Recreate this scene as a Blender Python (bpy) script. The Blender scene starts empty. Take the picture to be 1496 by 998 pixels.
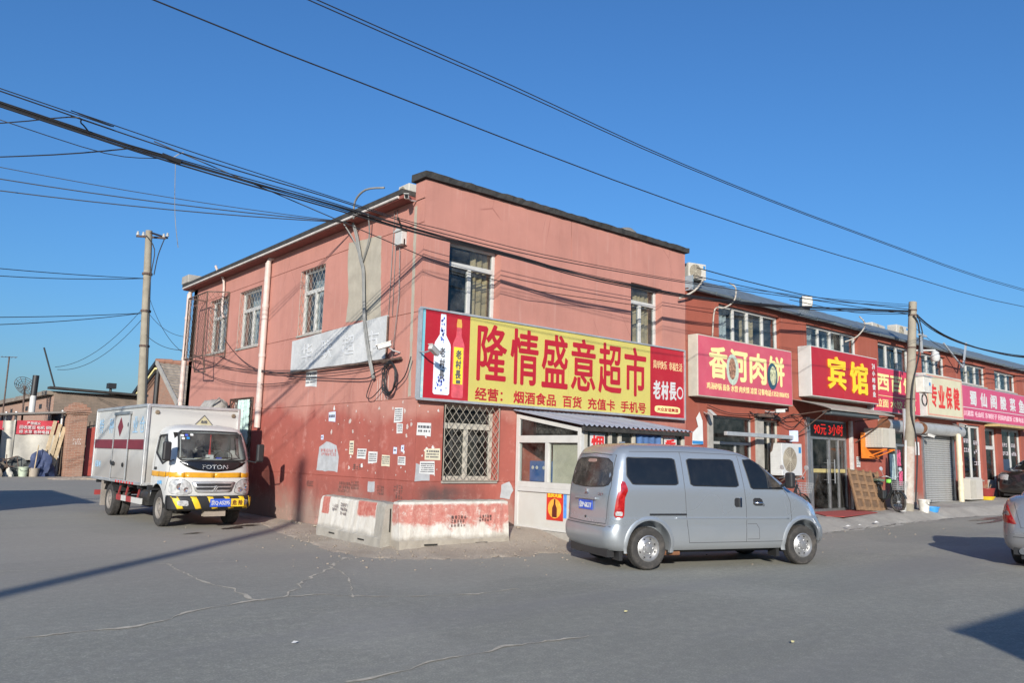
import bpy, bmesh, math, random
import numpy as np
from mathutils import Vector, Matrix
random.seed(7)
S = bpy.context.scene
COL = S.collection
R = math.radians
# ---------------------------------------------------------------- camera
f_px = 1166.0
ex = np.array([2141.2-748, 702.3-499, f_px]); ex /= np.linalg.norm(ex)
ey = np.array([-251.9-748, 642.5-499, f_px]); ey -= ex*(ex@ey); ey /= np.linalg.norm(ey)
ez = np.cross(ex, ey)
B = np.array([ex, ey, ez])
CAM = Vector((-8.067, -12.209, 1.6))
cd = bpy.data.cameras.new('camera'); cd.sensor_width = 36; cd.lens = 36*f_px/1496; cd.clip_end = 6000; cd.clip_start = .05
cam = bpy.data.objects.new('camera', cd); COL.objects.link(cam); S.camera = cam
mw = Matrix.Identity(4)
for i in range(3):
    mw[i][0] = B[i][0]; mw[i][1] = -B[i][1]; mw[i][2] = -B[i][2]; mw[i][3] = CAM[i]
cam.matrix_world = mw
# ---------------------------------------------------------------- sky, sun, exposure
SUN = Vector((1, 1, -.47)).normalized()
elev = math.asin(-SUN.z)
W = bpy.data.worlds.new('World'); S.world = W; W.use_nodes = True
nt = W.node_tree; bg = nt.nodes['Background']
sky = nt.nodes.new('ShaderNodeTexSky'); sky.sky_type = 'NISHITA'; sky.sun_disc = False
sky.sun_elevation = elev; sky.sun_rotation = R(225); sky.altitude = 50
sky.air_density = 1.35; sky.dust_density = 1.2; sky.ozone_density = 10
nt.links.new(sky.outputs[0], bg.inputs[0]); bg.inputs[1].default_value = .128
sl = bpy.data.lights.new('sun', 'SUN'); sl.energy = 5.0; sl.angle = R(.53); sl.color = (1, .945, .855)
so = bpy.data.objects.new('sun', sl); COL.objects.link(so)
so.rotation_euler = SUN.to_track_quat('-Z', 'Y').to_euler(); so.location = (-20, -20, 20)
S.view_settings.view_transform = 'Standard'; S.view_settings.look = 'None'
S.view_settings.exposure = 0.30; S.view_settings.gamma = 1; S.view_settings.use_curve_mapping = False
S.cycles.max_bounces = 8; S.cycles.transparent_max_bounces = 16
# ---------------------------------------------------------------- materials
MATS = {}
def srgb(r, g, b):
    f = lambda c: (c/255/12.92) if c/255 <= .04045 else ((c/255+.055)/1.055)**2.4
    return (f(r), f(g), f(b))
class NT:
    def __init__(s, name):
        s.m = bpy.data.materials.new(name); s.m.use_nodes = True
        s.t = s.m.node_tree; s.b = s.t.nodes['Principled BSDF']
        s.tc = None
    def n(s, typ, **kw):
        nd = s.t.nodes.new(typ)
        for k, v in kw.items(): setattr(nd, k, v)
        return nd
    def l(s, a, b): s.t.links.new(a, b)
    def obj(s):
        if not s.tc: s.tc = s.n('ShaderNodeTexCoord')
        return s.tc.outputs['Object']
    def pos(s): return s.n('ShaderNodeNewGeometry').outputs['Position']
    def mapped(s, vec, sc):
        mp = s.n('ShaderNodeMapping'); s.l(vec, mp.inputs[0]); mp.inputs['Scale'].default_value = sc
        return mp.outputs[0]
    def noise(s, scale, detail=5, vec=None, rough=.6):
        nd = s.n('ShaderNodeTexNoise'); nd.inputs['Scale'].default_value = scale
        nd.inputs['Detail'].default_value = detail; nd.inputs['Roughness'].default_value = rough
        s.l(vec if vec is not None else s.obj(), nd.inputs['Vector']); return nd.outputs['Fac']
    def ramp(s, fac, a, b, lo=0., hi=1.):
        mr = s.n('ShaderNodeMapRange'); mr.inputs[1].default_value = a; mr.inputs[2].default_value = b
        mr.inputs[3].default_value = lo; mr.inputs[4].default_value = hi
        s.l(fac, mr.inputs[0]); return mr.outputs[0]
    def mix(s, fac, a, b):
        mx = s.n('ShaderNodeMix', data_type='RGBA'); 
        if isinstance(fac, (int, float)): mx.inputs[0].default_value = fac
        else: s.l(fac, mx.inputs[0])
        for k, v in ((6, a), (7, b)):
            if isinstance(v, tuple): mx.inputs[k].default_value = (*v[:3], 1)
            else: s.l(v, mx.inputs[k])
        return mx.outputs[2]
    def math(s, op, a, b=None):
        nd = s.n('ShaderNodeMath', operation=op)
        for k, v in ((0, a), (1, b)):
            if v is None: continue
            if isinstance(v, (int, float)): nd.inputs[k].default_value = v
            else: s.l(v, nd.inputs[k])
        return nd.outputs[0]
    def sep(s, vec):
        nd = s.n('ShaderNodeSeparateXYZ'); s.l(vec, nd.inputs[0]); return nd.outputs
    def bump(s, h, st, dist=.01):
        nd = s.n('ShaderNodeBump'); nd.inputs['Strength'].default_value = st; nd.inputs['Distance'].default_value = dist
        s.l(h, nd.inputs['Height']); s.l(nd.outputs[0], s.b.inputs['Normal'])
    def col(s, c): s.l(c, s.b.inputs['Base Color'])
def pm(name, c, rough=.65, metal=0, var=.12, scale=5., bump=0, bscale=60, dirt=0., dirtc=(.16, .13, .10), coat=0, spec=.5):
    if name in MATS: return MATS[name]
    t = NT(name); c = tuple(c)
    lo = tuple(max(0, x*(1-var)) for x in c); hi = tuple(min(1, x*(1+var)) for x in c)
    cc = t.mix(t.ramp(t.noise(scale), .3, .7), lo, hi)
    if dirt:
        d = t.noise(scale*.6+1.3, 8, rough=.75); cc = t.mix(t.math('MULTIPLY', t.ramp(d, .48, .72), dirt), cc, dirtc)
    t.col(cc); t.b.inputs['Roughness'].default_value = rough; t.b.inputs['Metallic'].default_value = metal
    t.b.inputs['Coat Weight'].default_value = coat; t.b.inputs['Coat Roughness'].default_value = .08
    t.b.inputs['Specular IOR Level'].default_value = spec
    if bump: t.bump(t.noise(bscale, 6), bump)
    MATS[name] = t.m; return t.m
def glass(name, tint=(.75, .8, .8), ior=1.5, rough=.02, dirt=.06):
    if name in MATS: return MATS[name]
    t = NT(name); o = t.t.nodes['Material Output']; t.t.nodes.remove(t.b)
    tr = t.n('ShaderNodeBsdfTransparent'); tr.inputs[0].default_value = (*tint, 1)
    gl = t.n('ShaderNodeBsdfGlossy'); gl.inputs['Roughness'].default_value = rough
    df = t.n('ShaderNodeBsdfDiffuse'); df.inputs[0].default_value = (.5, .48, .44, 1)
    fr = t.n('ShaderNodeFresnel'); gm_ = t.n('ShaderNodeNewGeometry'); t.l(t.math('POWER', ior, t.math('SUBTRACT', 1, t.math('MULTIPLY', gm_.outputs['Backfacing'], 2))), fr.inputs[0])
    m1 = t.n('ShaderNodeMixShader'); t.l(fr.outputs[0], m1.inputs[0]); t.l(tr.outputs[0], m1.inputs[1]); t.l(gl.outputs[0], m1.inputs[2])
    m2 = t.n('ShaderNodeMixShader'); t.l(t.ramp(t.noise(3, 6), .35, .8, 0, dirt*2), m2.inputs[0])
    t.l(m1.outputs[0], m2.inputs[1]); t.l(df.outputs[0], m2.inputs[2]); t.l(m2.outputs[0], o.inputs[0])
    MATS[name] = t.m; return t.m
def emis(name, c, st):
    if name in MATS: return MATS[name]
    t = NT(name); t.b.inputs['Base Color'].default_value = (*c, 1); t.b.inputs['Emission Color'].default_value = (*c, 1)
    t.b.inputs['Emission Strength'].default_value = st; MATS[name] = t.m; return t.m
# ---------------------------------------------------------------- mesh helpers
class MB:
    def __init__(s): s.v = []; s.f = []
    def add(s, vs, fs):
        o = len(s.v); s.v += [tuple(v) for v in vs]; s.f += [tuple(i+o for i in f) for f in fs]; return s
    def box(s, x0, x1, y0, y1, z0, z1, M=None):
        vs = [Vector((x, y, z)) for z in (z0, z1) for y in (y0, y1) for x in (x0, x1)]
        if M: vs = [M @ v for v in vs]
        return s.add(vs, [(0, 2, 3, 1), (4, 5, 7, 6), (0, 1, 5, 4), (2, 6, 7, 3), (0, 4, 6, 2), (1, 3, 7, 5)])
    def quad(s, a, b, c, d): return s.add([a, b, c, d], [(0, 1, 2, 3)])
    def beam(s, a, b, w, h=None, up=(0, 0, 1)):
        a = Vector(a); b = Vector(b); d = (b-a).normalized(); u = Vector(up)
        r = d.cross(u)
        if r.length < 1e-4: r = d.cross(Vector((0, 1, 0)))
        r.normalize(); u = r.cross(d).normalized(); h = h or w
        vs = [p+r*sx*w/2+u*sz*h/2 for p in (a, b) for sz in (-1, 1) for sx in (-1, 1)]
        return s.add(vs, [(0, 1, 3, 2), (4, 6, 7, 5), (0, 4, 5, 1), (2, 3, 7, 6), (0, 2, 6, 4), (1, 5, 7, 3)])
    def tube(s, pts, r, n=8, cap=True):
        pts = [Vector(p) for p in pts]; m = len(pts)
        rs = r if isinstance(r, (list, tuple)) else [r]*m
        ref = None; rings = []
        for i, p in enumerate(pts):
            d = (pts[min(i+1, m-1)]-pts[max(i-1, 0)]).normalized()
            if ref is None: ref = d.orthogonal().normalized()
            ref = (ref-d*ref.dot(d))
            ref = ref.normalized() if ref.length > 1e-5 else d.orthogonal().normalized()
            q = d.cross(ref)
            rings += [p+(ref*math.cos(2*math.pi*k/n)+q*math.sin(2*math.pi*k/n))*rs[i] for k in range(n)]
        fs = [(i*n+k, i*n+(k+1) % n, (i+1)*n+(k+1) % n, (i+1)*n+k) for i in range(m-1) for k in range(n)]
        if cap: fs += [tuple(range(n))[::-1], tuple((m-1)*n+k for k in range(n))]
        return s.add(rings, fs)
    def lathe(s, prof, n=16, M=None, cap=True):
        vs = [Vector((r*math.cos(2*math.pi*k/n), r*math.sin(2*math.pi*k/n), z)) for r, z in prof for k in range(n)]
        if M: vs = [M @ v for v in vs]
        m = len(prof)
        fs = [(i*n+k, i*n+(k+1) % n, (i+1)*n+(k+1) % n, (i+1)*n+k) for i in range(m-1) for k in range(n)]
        if cap: fs += [tuple(range(n))[::-1], tuple((m-1)*n+k for k in range(n))]
        return s.add(vs, fs)
    def prism(s, poly, fn, d0, d1):
        n = len(poly)
        vs = [fn(a, b, d0) for a, b in poly]+[fn(a, b, d1) for a, b in poly]
        return s.add(vs, [tuple(range(n))[::-1], tuple(range(n, 2*n))]+[(i, (i+1) % n, n+(i+1) % n, n+i) for i in range(n)])
    def mesh(s, name, fix=True):
        me = bpy.data.meshes.new(name); me.from_pydata(s.v, [], s.f); me.update()
        if fix:
            bm = bmesh.new(); bm.from_mesh(me); bmesh.ops.recalc_face_normals(bm, faces=bm.faces); bm.to_mesh(me); bm.free()
        return me
    def build(s, name, mat, parent=None, bev=0, smooth=False, fix=True):
        return link(name, s.mesh(name, fix), mat, parent, bev, smooth)
def link(name, me, mat, parent=None, bev=0, smooth=False):
    o = bpy.data.objects.new(name, me); COL.objects.link(o)
    if mat: me.materials.append(mat)
    if parent: o.parent = parent
    if smooth:
        me.polygons.foreach_set('use_smooth', [True]*len(me.polygons))
        if smooth != 1: sharp(me, smooth)
    if bev:
        b = o.modifiers.new('bevel', 'BEVEL'); b.width = bev; b.segments = 2; b.limit_method = 'ANGLE'; b.angle_limit = R(40)
    return o
def sharp(me, deg):
    bm = bmesh.new(); bm.from_mesh(me)
    for e in bm.edges:
        if len(e.link_faces) == 2 and e.calc_face_angle(0) > R(deg): e.smooth = False
    bm.to_mesh(me); bm.free()
def tag(o, label, cat, group=None, kind=None):
    if label: o['label'] = label
    if cat: o['category'] = cat
    if group: o['group'] = group
    if kind: o['kind'] = kind
    return o
def thing(name, label, cat, loc=(0, 0, 0), rz=0, group=None):
    o = bpy.data.objects.new(name, None); COL.objects.link(o); o.empty_display_size = .2
    o.location = loc; o.rotation_euler = (0, 0, rz)
    return tag(o, label, cat, group)
def struct(o): o['kind'] = 'structure'; return o
def lbl(o, t): o['label'] = t; return o
def dup(o, parent=None):
    c = o.copy(); COL.objects.link(c); c.parent = parent
    for ch in list(o.children): dup(ch, c)
    return c
_tc = {}
def text(body, o, r, u, w, h, mat, parent, name='lettering', bold=.0, ex=.004, lift=.0):
    """lettering fitted in w x h from lower-left point o, along r (right) and u (up)"""
    key = body
    if key not in _tc:
        c = bpy.data.curves.new('t', 'FONT'); c.body = body; c.extrude = .5; c.resolution_u = 2
        to = bpy.data.objects.new('t', c); me = bpy.data.meshes.new_from_object(to)
        co = np.array([v.co[:] for v in me.vertices]); fs = [tuple(p.vertices) for p in me.polygons]
        lo = co.min(0); hi = co.max(0); co[:, :2] = (co[:, :2]-lo[:2])/np.maximum(hi-lo, 1e-6)[:2]; co[:, 2] = np.sign(co[:, 2])
        _tc[key] = (co, fs); bpy.data.objects.remove(to); bpy.data.curves.remove(c); bpy.data.meshes.remove(me)
    co, fs = _tc[key]
    o = Vector(o); r = Vector(r).normalized(); u = Vector(u).normalized(); nrm = r.cross(u)
    mb = MB(); b_ = bold*min(w/max(1, len(body.replace(' ', ''))), h)
    for k, (sx, sy) in enumerate(((0, 0), (1, 0), (-1, 0), (0, 1), (0, -1), (.7, .7), (-.7, .7)) if bold else ((0, 0),)):
        mb.add([o+r*(a*(w-2*b_)+b_+sx*b_)+u*(b*(h-2*b_)+b_+sy*b_)+nrm*(lift+(c+1)/2*(ex+.0002*k)) for a, b, c in co], fs)
    return mb.build(name, mat, parent, fix=False)
def chars(body, o, r, u, w, h, mat, parent, bold=.0, ex=.004, gap=.10):
    r_ = Vector(r).normalized(); n = len(body); p = (w+w*gap/(n-gap))/n if n > 1 else w; cw = p*(1-gap) if n > 1 else w
    for i, ch in enumerate(body): text(ch, Vector(o)+r_*(p*i), r, u, cw, h, mat, parent, 'character', bold, ex)
def sag(a, b, dip, n=14):
    a = Vector(a); b = Vector(b)
    return [a.lerp(b, i/n)-Vector((0, 0, 4*dip*(i/n)*(1-i/n))) for i in range(n+1)]
def smooth_pts(pts, k=4):
    P = [Vector(p) for p in pts]; out = []
    for i in range(len(P)-1):
        p0 = P[max(i-1, 0)]; p1 = P[i]; p2 = P[i+1]; p3 = P[min(i+2, len(P)-1)]
        for j in range(k):
            t = j/k
            out.append(.5*((2*p1)+(p2-p0)*t+(2*p0-5*p1+4*p2-p3)*t*t+(3*p1-p0-3*p2+p3)*t**3))
    return out+[P[-1]]
def wall_grid(fn, us, zs, depth):
    """fn(u,z,d)->point ; depth(uc,zc)-> recess or None for an opening; builds steps and reveals"""
    us = sorted(set(round(u, 4) for u in us)); zs = sorted(set(round(z, 4) for z in zs)); mb = MB()
    D = [[depth((us[i]+us[i+1])/2, (zs[j]+zs[j+1])/2) for j in range(len(zs)-1)] for i in range(len(us)-1)]
    hole = .30
    for i in range(len(us)-1):
        for j in range(len(zs)-1):
            d = D[i][j]
            if d is not None:
                mb.quad(fn(us[i], zs[j], d), fn(us[i+1], zs[j], d), fn(us[i+1], zs[j+1], d), fn(us[i], zs[j+1], d))
            for di, dj in ((1, 0), (0, 1)):
                a, b = i+di, j+dj
                if a >= len(us)-1 or b >= len(zs)-1: continue
                e = D[a][b]
                if e == d: continue
                p = hole if d is None else d; q = hole if e is None else e
                if di: mb.quad(fn(us[a], zs[j], p), fn(us[a], zs[j+1], p), fn(us[a], zs[j+1], q), fn(us[a], zs[j], q))
                else: mb.quad(fn(us[i], zs[b], p), fn(us[i+1], zs[b], p), fn(us[i+1], zs[b], q), fn(us[i], zs[b], q))
    return mb
def fbox(mb, fn, u0, u1, z0, z1, d0, d1):
    return mb.add([fn(u, z, d) for d in (d0, d1) for z in (z0, z1) for u in (u0, u1)],
                  [(0, 2, 3, 1), (4, 5, 7, 6), (0, 1, 5, 4), (2, 6, 7, 3), (0, 4, 6, 2), (1, 3, 7, 5)])
FRONT = lambda u, z, d: (u, d, z)
LEFT = lambda u, z, d: (d, u, z)
def sstep(a, b, x):
    t = min(1, max(0, (x-a)/(b-a))); return t*t*(3-2*t)
def g_road(x, y):
    return .22*sstep(13, 32, x)+.32*sstep(11, 26, y)*(1-sstep(3, 12, x))
# outer edge of the dirt verge / pavement (walked from the left wall round the corner to the right)
EDGE = [(-.1, 8.6), (-.5, 5.6), (-1.25, 3.0), (-1.45, 1.4), (-1.75, -.2), (-1.6, -1.35), (-.7, -1.95), (.5, -2.2), (1.5, -2.1), (2.4, -2.35), (4, -2.75), (6, -2.8), (8, -2.6), (10.5, -2.4), (13, -2.15), (16, -1.95), (19, -1.85), (22, -2.5), (26, -2.9), (32, -3.0), (45, -3.0)]
INNER = [(-.02, 8.7), (-.02, 5.6), (-.02, 3.2), (-.02, 1.8), (-.02, .6), (-.02, -.02), (.2, -.02), (.8, -.02), (1.5, -.02), (2.4, -.02), (4, -.02), (6, -.02), (8, -.02), (10.5, -.02), (13, -.02), (16, -.02), (19, -.02), (22, -.02), (26, -.02), (32, -.02), (45, -.02)]
TOP = [.05, .06, .07, .07, .08, .12, .16, .2, .24, .26, .26, .25, .25, .24, .24, .25, .3, .36, .48, .52, .55]
def ip(t, arr): i = min(int(t), len(arr)-2); f = t-i; return arr[i]*(1-f)+arr[i+1]*f
def verge_pt(t, k):
    i = min(int(t), len(EDGE)-2); f = t-i
    e = Vector(EDGE[i]).lerp(Vector(EDGE[i+1]), f); n = Vector(INNER[i]).lerp(Vector(INNER[i+1]), f)
    p = e.lerp(n, k); zt = ip(t, TOP); ze = g_road(e.x, e.y)+.006
    w = (.42 if t < 17 else .28) if t > 9 else .8
    return p, ze+(zt-ze)*sstep(0, w, k)
def pav_z(x):   # pavement level in front of the shops
    return float(np.interp(x, [e[0] for e in EDGE[6:]], TOP[6:]))
# ---------------------------------------------------------------- ground
def m_road():
    t = NT('asphalt'); p = t.pos()
    big = t.noise(.28, 5, p); fine = t.noise(60, 3, p, .7); mid = t.noise(9, 8, p, .8); st = t.noise(1.1, 7, t.mapped(p, (.3, 1.4, 1)), .7)
    c = t.mix(t.ramp(big, .35, .68), (.262, .258, .205), (.340, .332, .262))
    c = t.mix(t.ramp(st, .45, .75, 0, .6), c, (.40, .38, .30))
    c = t.mix(t.ramp(mid, .42, .60, .45, 0), c, (.18, .174, .158)); c = t.mix(t.ramp(mid, .55, .72, 0, .55), c, (.43, .405, .36))
    c = t.mix(t.ramp(fine, .40, .62, .35, 0), c, (.14, .136, .128)); c = t.mix(t.ramp(fine, .55, .75, 0, .5), c, (.52, .50, .45))
    trk = t.noise(.55, 4, t.mapped(p, (.12, 1.1, 1)), .5); c = t.mix(t.ramp(trk, .50, .64, 0, .5), c, (.21, .204, .19))
    oil = t.noise(.9, 4, p, .5); c = t.mix(t.ramp(oil, .66, .8, 0, .4), c, (.14, .135, .125))
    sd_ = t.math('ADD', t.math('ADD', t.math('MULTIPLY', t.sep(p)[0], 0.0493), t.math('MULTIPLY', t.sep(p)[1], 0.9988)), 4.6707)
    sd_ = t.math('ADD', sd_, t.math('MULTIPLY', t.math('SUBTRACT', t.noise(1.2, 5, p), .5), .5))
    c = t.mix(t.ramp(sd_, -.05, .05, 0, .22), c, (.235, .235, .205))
    pt2 = t.noise(.16, 3, p, .4); c = t.mix(t.ramp(pt2, .54, .56, 0, .16), c, (.38, .36, .31))
    # dust swept towards the edges of the verge
    xyz = t.sep(p); dx = t.math('SUBTRACT', -1.0, xyz[0])
    dd = t.math('ADD', xyz[1], t.math('MULTIPLY', t.noise(.8, 6, p), 2.2))
    c = t.mix(t.ramp(dd, -3.2, -.2, 0, .30), c, (.33, .285, .235))
    t.col(c); t.b.inputs['Roughness'].default_value = .88
    t.bump(t.noise(85, 4, p, .75), .55, .008); return t.m
def grid_patch(xs, ys, zf, mb):
    o = len(mb.v); mb.v += [(x, y, zf(x, y)) for y in ys for x in xs]; nx = len(xs)
    mb.f += [(o+j*nx+i, o+j*nx+i+1, o+(j+1)*nx+i+1, o+(j+1)*nx+i) for j in range(len(ys)-1) for i in range(nx-1)]
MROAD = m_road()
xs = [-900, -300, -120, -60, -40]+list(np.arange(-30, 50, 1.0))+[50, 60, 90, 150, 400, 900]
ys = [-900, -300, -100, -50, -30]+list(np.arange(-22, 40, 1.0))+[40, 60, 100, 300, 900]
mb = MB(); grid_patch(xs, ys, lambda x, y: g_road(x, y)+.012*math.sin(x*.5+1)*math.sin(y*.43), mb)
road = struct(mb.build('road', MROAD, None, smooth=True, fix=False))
def m_dirt():
    t = NT('dusty_ground'); p = t.pos()
    c = t.mix(t.ramp(t.noise(.9, 7, p), .35, .7), (.32, .265, .205), (.46, .395, .315))
    x = t.sep(p)[0]
    conc = t.mix(t.ramp(t.noise(1.5, 6, p), .3, .7), (.28, .262, .232), (.40, .375, .33))
    c = t.mix(t.ramp(t.math('ADD', x, t.math('MULTIPLY', t.noise(.7, 4, p), 3)), 3.2, 6.5), c, conc)
    c = t.mix(t.ramp(t.noise(28, 5, p, .7), .5, .8, 0, .6), c, (.20, .165, .13))
    c = t.mix(t.ramp(t.noise(60, 2, p, .7), .62, .8, 0, .7), c, (.50, .45, .38))
    t.col(c); t.b.inputs['Roughness'].default_value = .95; t.bump(t.noise(30, 6, p, .7), .8, .03); return t.m
mb = MB(); NT_, NK = 240, 12
for a in range(NT_+1):
    t = a/NT_*(len(EDGE)-1-1e-6)
    for k in range(NK+1):
        kk = k/NK; p, z = verge_pt(t, kk)
        j = (random.random()-.5)
        if k == 0:
            n = (Vector(EDGE[min(int(t)+1, len(EDGE)-1)])-Vector(EDGE[int(t)])).normalized(); q = Vector((-n.y, n.x))
            s_ = .12*math.sin(t*7.1)+.07*math.sin(t*19+1)+.05*j; p = p-q*s_; z = g_road(p.x, p.y)-.02
        elif k < NK: z += .016*j
        mb.v.append((p.x, p.y, z))
mb.f += [(a*(NK+1)+k, (a+1)*(NK+1)+k, (a+1)*(NK+1)+k+1, a*(NK+1)+k+1) for a in range(NT_) for k in range(NK)]
MDIRT = m_dirt()
verge = struct(mb.build('pavement', MDIRT, None, smooth=True))
# sandy cracks in the asphalt
def px_ground(x, y):
    d = B @ np.array([x-748, y-499, f_px]); t = (0-1.6)/d[2]
    return Vector((CAM.x+d[0]*t, CAM.y+d[1]*t, 0))
MSAND = pm('crack_sand', (.46, .41, .32), .95, var=.3, scale=14)
def ribbon(pts, w, name, mat, z=.007, seg=.06, parent=road):
    P = smooth_pts(pts, 3); L = []
    for a, b in zip(P, P[1:]):
        n = max(1, int((b-a).length/seg)); L += [a.lerp(b, i/n) for i in range(n)]
    L.append(P[-1]); mb = MB(); ph = random.random()*9; rw = .5; ro = 0
    for i, p in enumerate(L):
        d = (L[min(i+1, len(L)-1)]-L[max(i-1, 0)]).normalized(); q = Vector((-d.y, d.x, 0))
        rw = .7*rw+.3*random.random(); ro = .8*ro+.2*(random.random()-.5)*w*3; ww = w*.8*max(.05, (1.6*rw-.3))*(.2+.9*math.sin(i*.33+ph)**2); off = q*ro
        for s_ in (-1, 1):
            v = p+off+q*s_*ww/2; mb.v.append((v.x, v.y, g_road(v.x, v.y)+.012*math.sin(v.x*.5+1)*math.sin(v.y*.43)+z))
    mb.f += [(2*i, 2*i+1, 2*i+3, 2*i+2) for i in range(len(L)-1)]
    return mb.build(name, mat, parent)
for k, (w, pts) in enumerate([
    (.10, [(244, 825), (269, 839), (307, 853), (350, 867), (381, 880)]),
    (.12, [(381, 880), (422, 870), (452, 849), (480, 829), (498, 815)]),
    (.09, [(0, 938), (100, 926), (178, 919), (228, 910), (270, 899), (305, 892), (376, 880), (422, 874), (472, 871), (513, 873), (660, 871), (760, 861)]),
    (.05, [(480, 829), (500, 838), (510, 853), (516, 875)]),
    (.04, [(0, 836), (100, 832), (244, 825), (330, 822), (405, 821)]),
    (.09, [(503, 997), (584, 982), (660, 964), (760, 943), (860, 930)])]):
    ribbon([px_ground(*p) for p in pts], w, 'crack', MSAND, .0035+.0006*k)
MGRIT = pm('gutter_grime', (.07, .06, .05), .9, var=.4, scale=8)
MWET = pm('wet_ground', (.045, .042, .04), .28, var=.3, scale=5)
ribbon([(9.6, -2.55, 0), (11.2, -2.3, 0), (14.2, -2.0, 0), (16.6, -1.95, 0), (20, -2.1, 0)], .09, 'gutter_line', MGRIT, .03)
def blob(c, rx, ry, rot, mat, name, z=.012, n=40):
    mb = MB(); vs = [(c[0], c[1], g_road(*c)+z)]; ph = [random.random()*6 for _ in range(4)]
    for i in range(n):
        a = 2*math.pi*i/n; r = 1+.22*math.sin(3*a+ph[0])+.14*math.sin(5*a+ph[1])+.10*math.sin(9*a+ph[2])+.05*math.sin(17*a+ph[3])
        x, y = rx*r*math.cos(a), ry*r*math.sin(a); X = c[0]+x*math.cos(rot)-y*math.sin(rot); Y = c[1]+x*math.sin(rot)+y*math.cos(rot)
        vs.append((X, Y, g_road(X, Y)+.012*math.sin(X*.5+1)*math.sin(Y*.43)+z))
    mb.add(vs, [(0, i+1, (i+1) % n+1) for i in range(n)]); return mb.build(name, mat, road)
blob((21.5, -2.7), 3.2, .33, .04, MWET, 'wet_patch'); blob((19.3, -3.1), 2.0, .12, .02, MWET, 'wet_patch', .014); blob((24.5, -2.9), 2.4, .18, .05, MWET, 'wet_patch', .016)
MOIL = pm('oil_stain', (.06, .045, .036), .5, var=.3)
blob((-1.55, 4.25), .30, .13, .6, MOIL, 'oil_stain'); blob((-2.6, 3.55), .2, .05, .3, MOIL, 'oil_stain', .014); blob((-1.1, 4.6), .25, .10, .2, MOIL, 'oil_stain', .016)
# ---------------------------------------------------------------- wall paint
def m_plaster(name, hi, lo, zlo, gray=.35, scrape=.6, soot=False):
    t = NT(name); p = t.pos(); z = t.sep(p)[2]
    c = t.mix(t.ramp(t.noise(1.0, 6, p), .3, .72), tuple(x*.90 for x in hi), tuple(min(1, x*1.08) for x in hi))
    st = t.noise(2.2, 6, t.mapped(p, (1.6, 1.6, .16))); c = t.mix(t.ramp(st, .52, .78, 0, .38), c, tuple(x*.62 for x in hi))
    st2 = t.noise(5, 4, t.mapped(p, (1.6, 1.6, .1))); c = t.mix(t.ramp(st2, .58, .8, 0, .22), c, (.62, .5, .45))
    zz = t.math('ADD', z, t.math('MULTIPLY', t.noise(.55, 5, p, .62), -1.5))
    low = t.mix(t.ramp(t.noise(1.7, 7, p, .65), .32, .7), tuple(x*.86 for x in lo), tuple(min(1, x*1.12) for x in lo))
    c = t.mix(t.ramp(zz, zlo-.85, zlo-.55, .92, 0), c, low)
    if scrape:
        sc = t.noise(6.5, 8, p, .8); band = t.math('MULTIPLY', t.ramp(z, .8, 1.3), t.ramp(z, 2.3, 2.9, 1, 0))
        c = t.mix(t.math('MULTIPLY', t.ramp(sc, .655, .69, 0, scrape), band), c, (.55, .47, .43))
        sc2 = t.noise(2.6, 8, t.mapped(p, (1, 1, 2.5)), .7); c = t.mix(t.math('MULTIPLY', t.ramp(sc2, .64, .70, 0, .4), band), c, tuple(min(1, x*1.25+.04) for x in hi))
    zb = t.math('ADD', z, t.math('MULTIPLY', t.noise(1.6, 6, p, .65), -1.3))
    c = t.mix(t.ramp(zb, -.35, .25, .75, 0), c, (.27, .225, .185))
    bl = t.noise(3.2, 8, p, .72); c = t.mix(t.math('MULTIPLY', t.ramp(bl, .55, .66, 0, .5), t.ramp(z, 1.6, 3.2, 1, .25)), c, tuple(min(1, x*1.15+.05) for x in hi))
    dk = t.noise(1.3, 8, t.mapped(p, (1, 1, .45)), .7); c = t.mix(t.math('MULTIPLY', t.ramp(dk, .56, .72, 0, .55), t.ramp(z, 2.2, 4.5, 1, .35)), c, tuple(x*.55 for x in lo))
    crk = t.n('ShaderNodeTexVoronoi', feature='DISTANCE_TO_EDGE'); crk.inputs['Scale'].default_value = .55; t.l(t.mapped(p, (1, 1, .8)), crk.inputs['Vector'])
    c = t.mix(t.math('MULTIPLY', t.ramp(crk.outputs['Distance'], .0, .004, .5, 0), t.ramp(t.noise(.8, 3, p), .5, .6)), c, tuple(x*.45 for x in lo))
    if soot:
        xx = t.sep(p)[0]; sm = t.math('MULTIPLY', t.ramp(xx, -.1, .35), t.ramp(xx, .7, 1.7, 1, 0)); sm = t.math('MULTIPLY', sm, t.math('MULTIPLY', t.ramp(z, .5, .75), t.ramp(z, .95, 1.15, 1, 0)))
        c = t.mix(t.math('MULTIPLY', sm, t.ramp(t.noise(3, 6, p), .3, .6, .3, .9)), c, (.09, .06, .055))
    t.col(c); t.b.inputs['Roughness'].default_value = .82
    h = t.math('ADD', t.noise(45, 5, p, .7), t.math('MULTIPLY', t.noise(3, 4, p), 1.5)); t.bump(h, .35, .012); return t.m
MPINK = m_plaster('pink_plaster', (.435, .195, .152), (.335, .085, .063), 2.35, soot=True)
MRED = m_plaster('brick_red_paint', (.29, .076, .047), (.30, .078, .053), 2.6, scrape=.45)
MPVC = pm('white_upvc', (.50, .495, .47), .45, var=.08, scale=3, dirt=.35, dirtc=(.38, .34, .29))
MCREAM = pm('cream_frame', (.45, .42, .35), .55, var=.1, dirt=.35, dirtc=(.33, .28, .22))
MGLASS = glass('window_glass', (.80, .84, .85), 1.55, .015, .05)
MGLASSD = glass('dark_glass', (.35, .40, .42), 1.7, .02, .05)
MROOM = pm('room_dark', (.045, .047, .05), .9, var=.3, scale=2)
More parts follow.
